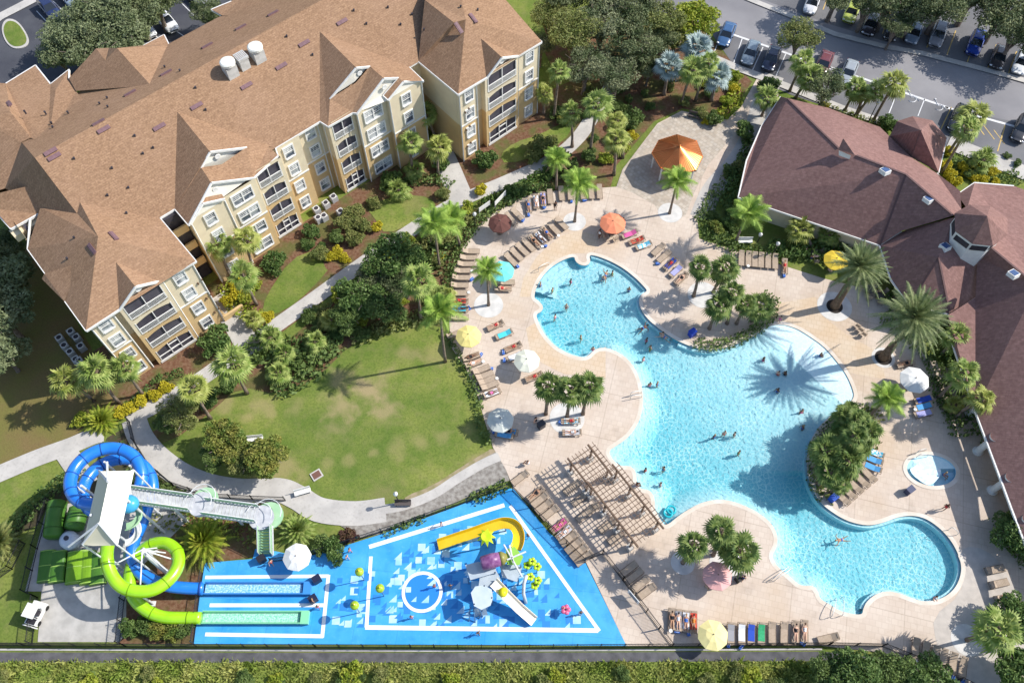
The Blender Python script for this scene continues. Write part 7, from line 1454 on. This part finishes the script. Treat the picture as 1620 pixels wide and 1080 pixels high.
# ---- pergola
pg = thing('pergola', 'brown timber lattice pergola between splash pad and pool', 'pergola', W(965, 785)); m_wd = mat('pergola_timber', (0.20, 0.135, 0.095), (0.14, 0.095, 0.07), 2, .8); ZP = 3.0
def lattice(La, Lb, Ra, Rb, oh=.55):
    La, Lb, Ra, Rb = [W(*p, ZP) for p in (La, Lb, Ra, Rb)]; u = (Lb-La).normalized(); v = (Ra-La); v = (v-u*v.dot(u)).normalized(); ln = (Lb-La).length; wd = (Ra-La).dot(v)
    for o_ in (0, wd): a = La+v*o_-u*oh; b = La+v*o_+u*(ln+oh); part('beam', MB().beam(a, b, .14, .30), m_wd, pg, world=True)
    k = int(ln/.46)
    for i in range(k+1): a = La+u*(ln*i/k)-v*oh+Vector((0, 0, .2)); part('rafter', MB().beam(a, a+v*(wd+2*oh), .055, .14), m_wd, pg, world=True)
    k2 = int(wd/.42)+2; sl = MB()
    for i in range(k2+1): part('slat', MB().beam(La+v*(-oh*.8+(wd+1.6*oh)*i/k2)-u*oh*.8+Vector((0, 0, .29)), La+v*(-oh*.8+(wd+1.6*oh)*i/k2)+u*(ln+oh*.8)+Vector((0, 0, .29)), .06, .04), m_wd, pg, world=True)
    for o_ in (0, wd):
        for f in ((.05, .95) if ln < 4 else (.04, .35, .66, .96)):
            p = La+v*o_+u*ln*f; part('post', MB().box((p.x, p.y, ZP/2), (.18, .18, ZP), math.atan2(u.y, u.x)), m_wd, pg, world=True); part('post_base', MB().box((p.x, p.y, .45), (.6, .6, .9), math.atan2(u.y, u.x)), m_conc, pg, world=True)
lattice((903, 731), (931, 767), (934, 708), (961, 742)); lattice((934, 768), (1004, 858), (974, 741), (1038, 836))
# ---- fences
m_fence = mat('fence_black', (0.022, 0.022, 0.025), None, rough=.5)
def fence(pts, h, label, sp=2.4, pick=.14, m=None, name='metal_fence'):
    P = WP(pts); t = thing(name, label, 'fence', P[0]); m = m or m_fence
    for a, b in zip(P[:-1], P[1:]):
        L_ = (b-a).length; k = max(1, round(L_/sp)); r_ = MB()
        for z_ in (.15, h-.12): r_.beam(a+Vector((0, 0, z_)), b+Vector((0, 0, z_)), .05, .05)
        part('rail', r_, m, t, world=True)
        q = MB(); kk = int(L_/pick)
        for i in range(kk+1): p = a.lerp(b, i/kk); q.box((p.x, p.y, h/2), (.028, .028, h))
        part('pickets', q, m, t, world=True)
        for i in range(k+1): p = a.lerp(b, i/k); part('post', MB().box((p.x, p.y, h/2+.05), (.08, .08, h+.1)), m, t, world=True)
    return t
fence([(-40,1020),(200,1022),(500,1023),(800,1024),(1062,1022)], 1.5, 'black metal fence along the service road below the splash pad'); fence([(1062,1022),(1310,1020),(1395,1022),(1470,1052),(1560,1098)], 1.5, 'black metal fence along the lower edge of the pool deck')
fence([(811,776),(925,890)], 1.5, 'black metal fence between the blue pad and the pergola', pick=.10); fence([(925,888),(953,876),(985,918),(1022,968),(1062,1022)], 1.6, 'black metal fence running from the pergola down to the road')
fence([(206,668),(214,700),(236,735),(275,768),(330,786),(400,790),(452,792)], 1.3, 'dark fence following the curved path behind the slide stairs'); fence([(430,888),(470,884),(530,866),(640,830),(802,772)], 1.3, 'dark fence along the upper edge of the blue pad')
fence([(82,795),(60,868),(44,938),(60,945),(52,1018)], 1.6, 'dark fence down the left side of the slide yard'); fence([(190,1018),(197,950),(208,918)], 1.4, 'dark fence between yard slab and planted bed'); fence([(307,1018),(318,930),(325,888)], 1.3, 'thin fence at the left end of the blue pad')
fence([(-30,935),(20,900),(40,860)], 1.4, 'dark fence at the far left below the palm')
b = thing('info_board', 'white notice board with a grey panel on the deck fence', 'sign', W(1000, 948), -.9); part('frame', MB().box((0, 0, 1.1), (1.5, .06, 1.1)), m_trim, b); part('panel', MB().box((0, -.04, 1.1), (1.1, .03, .75)), mat('board_grey', (0.25, 0.26, 0.28), None), b)
finish_labels()
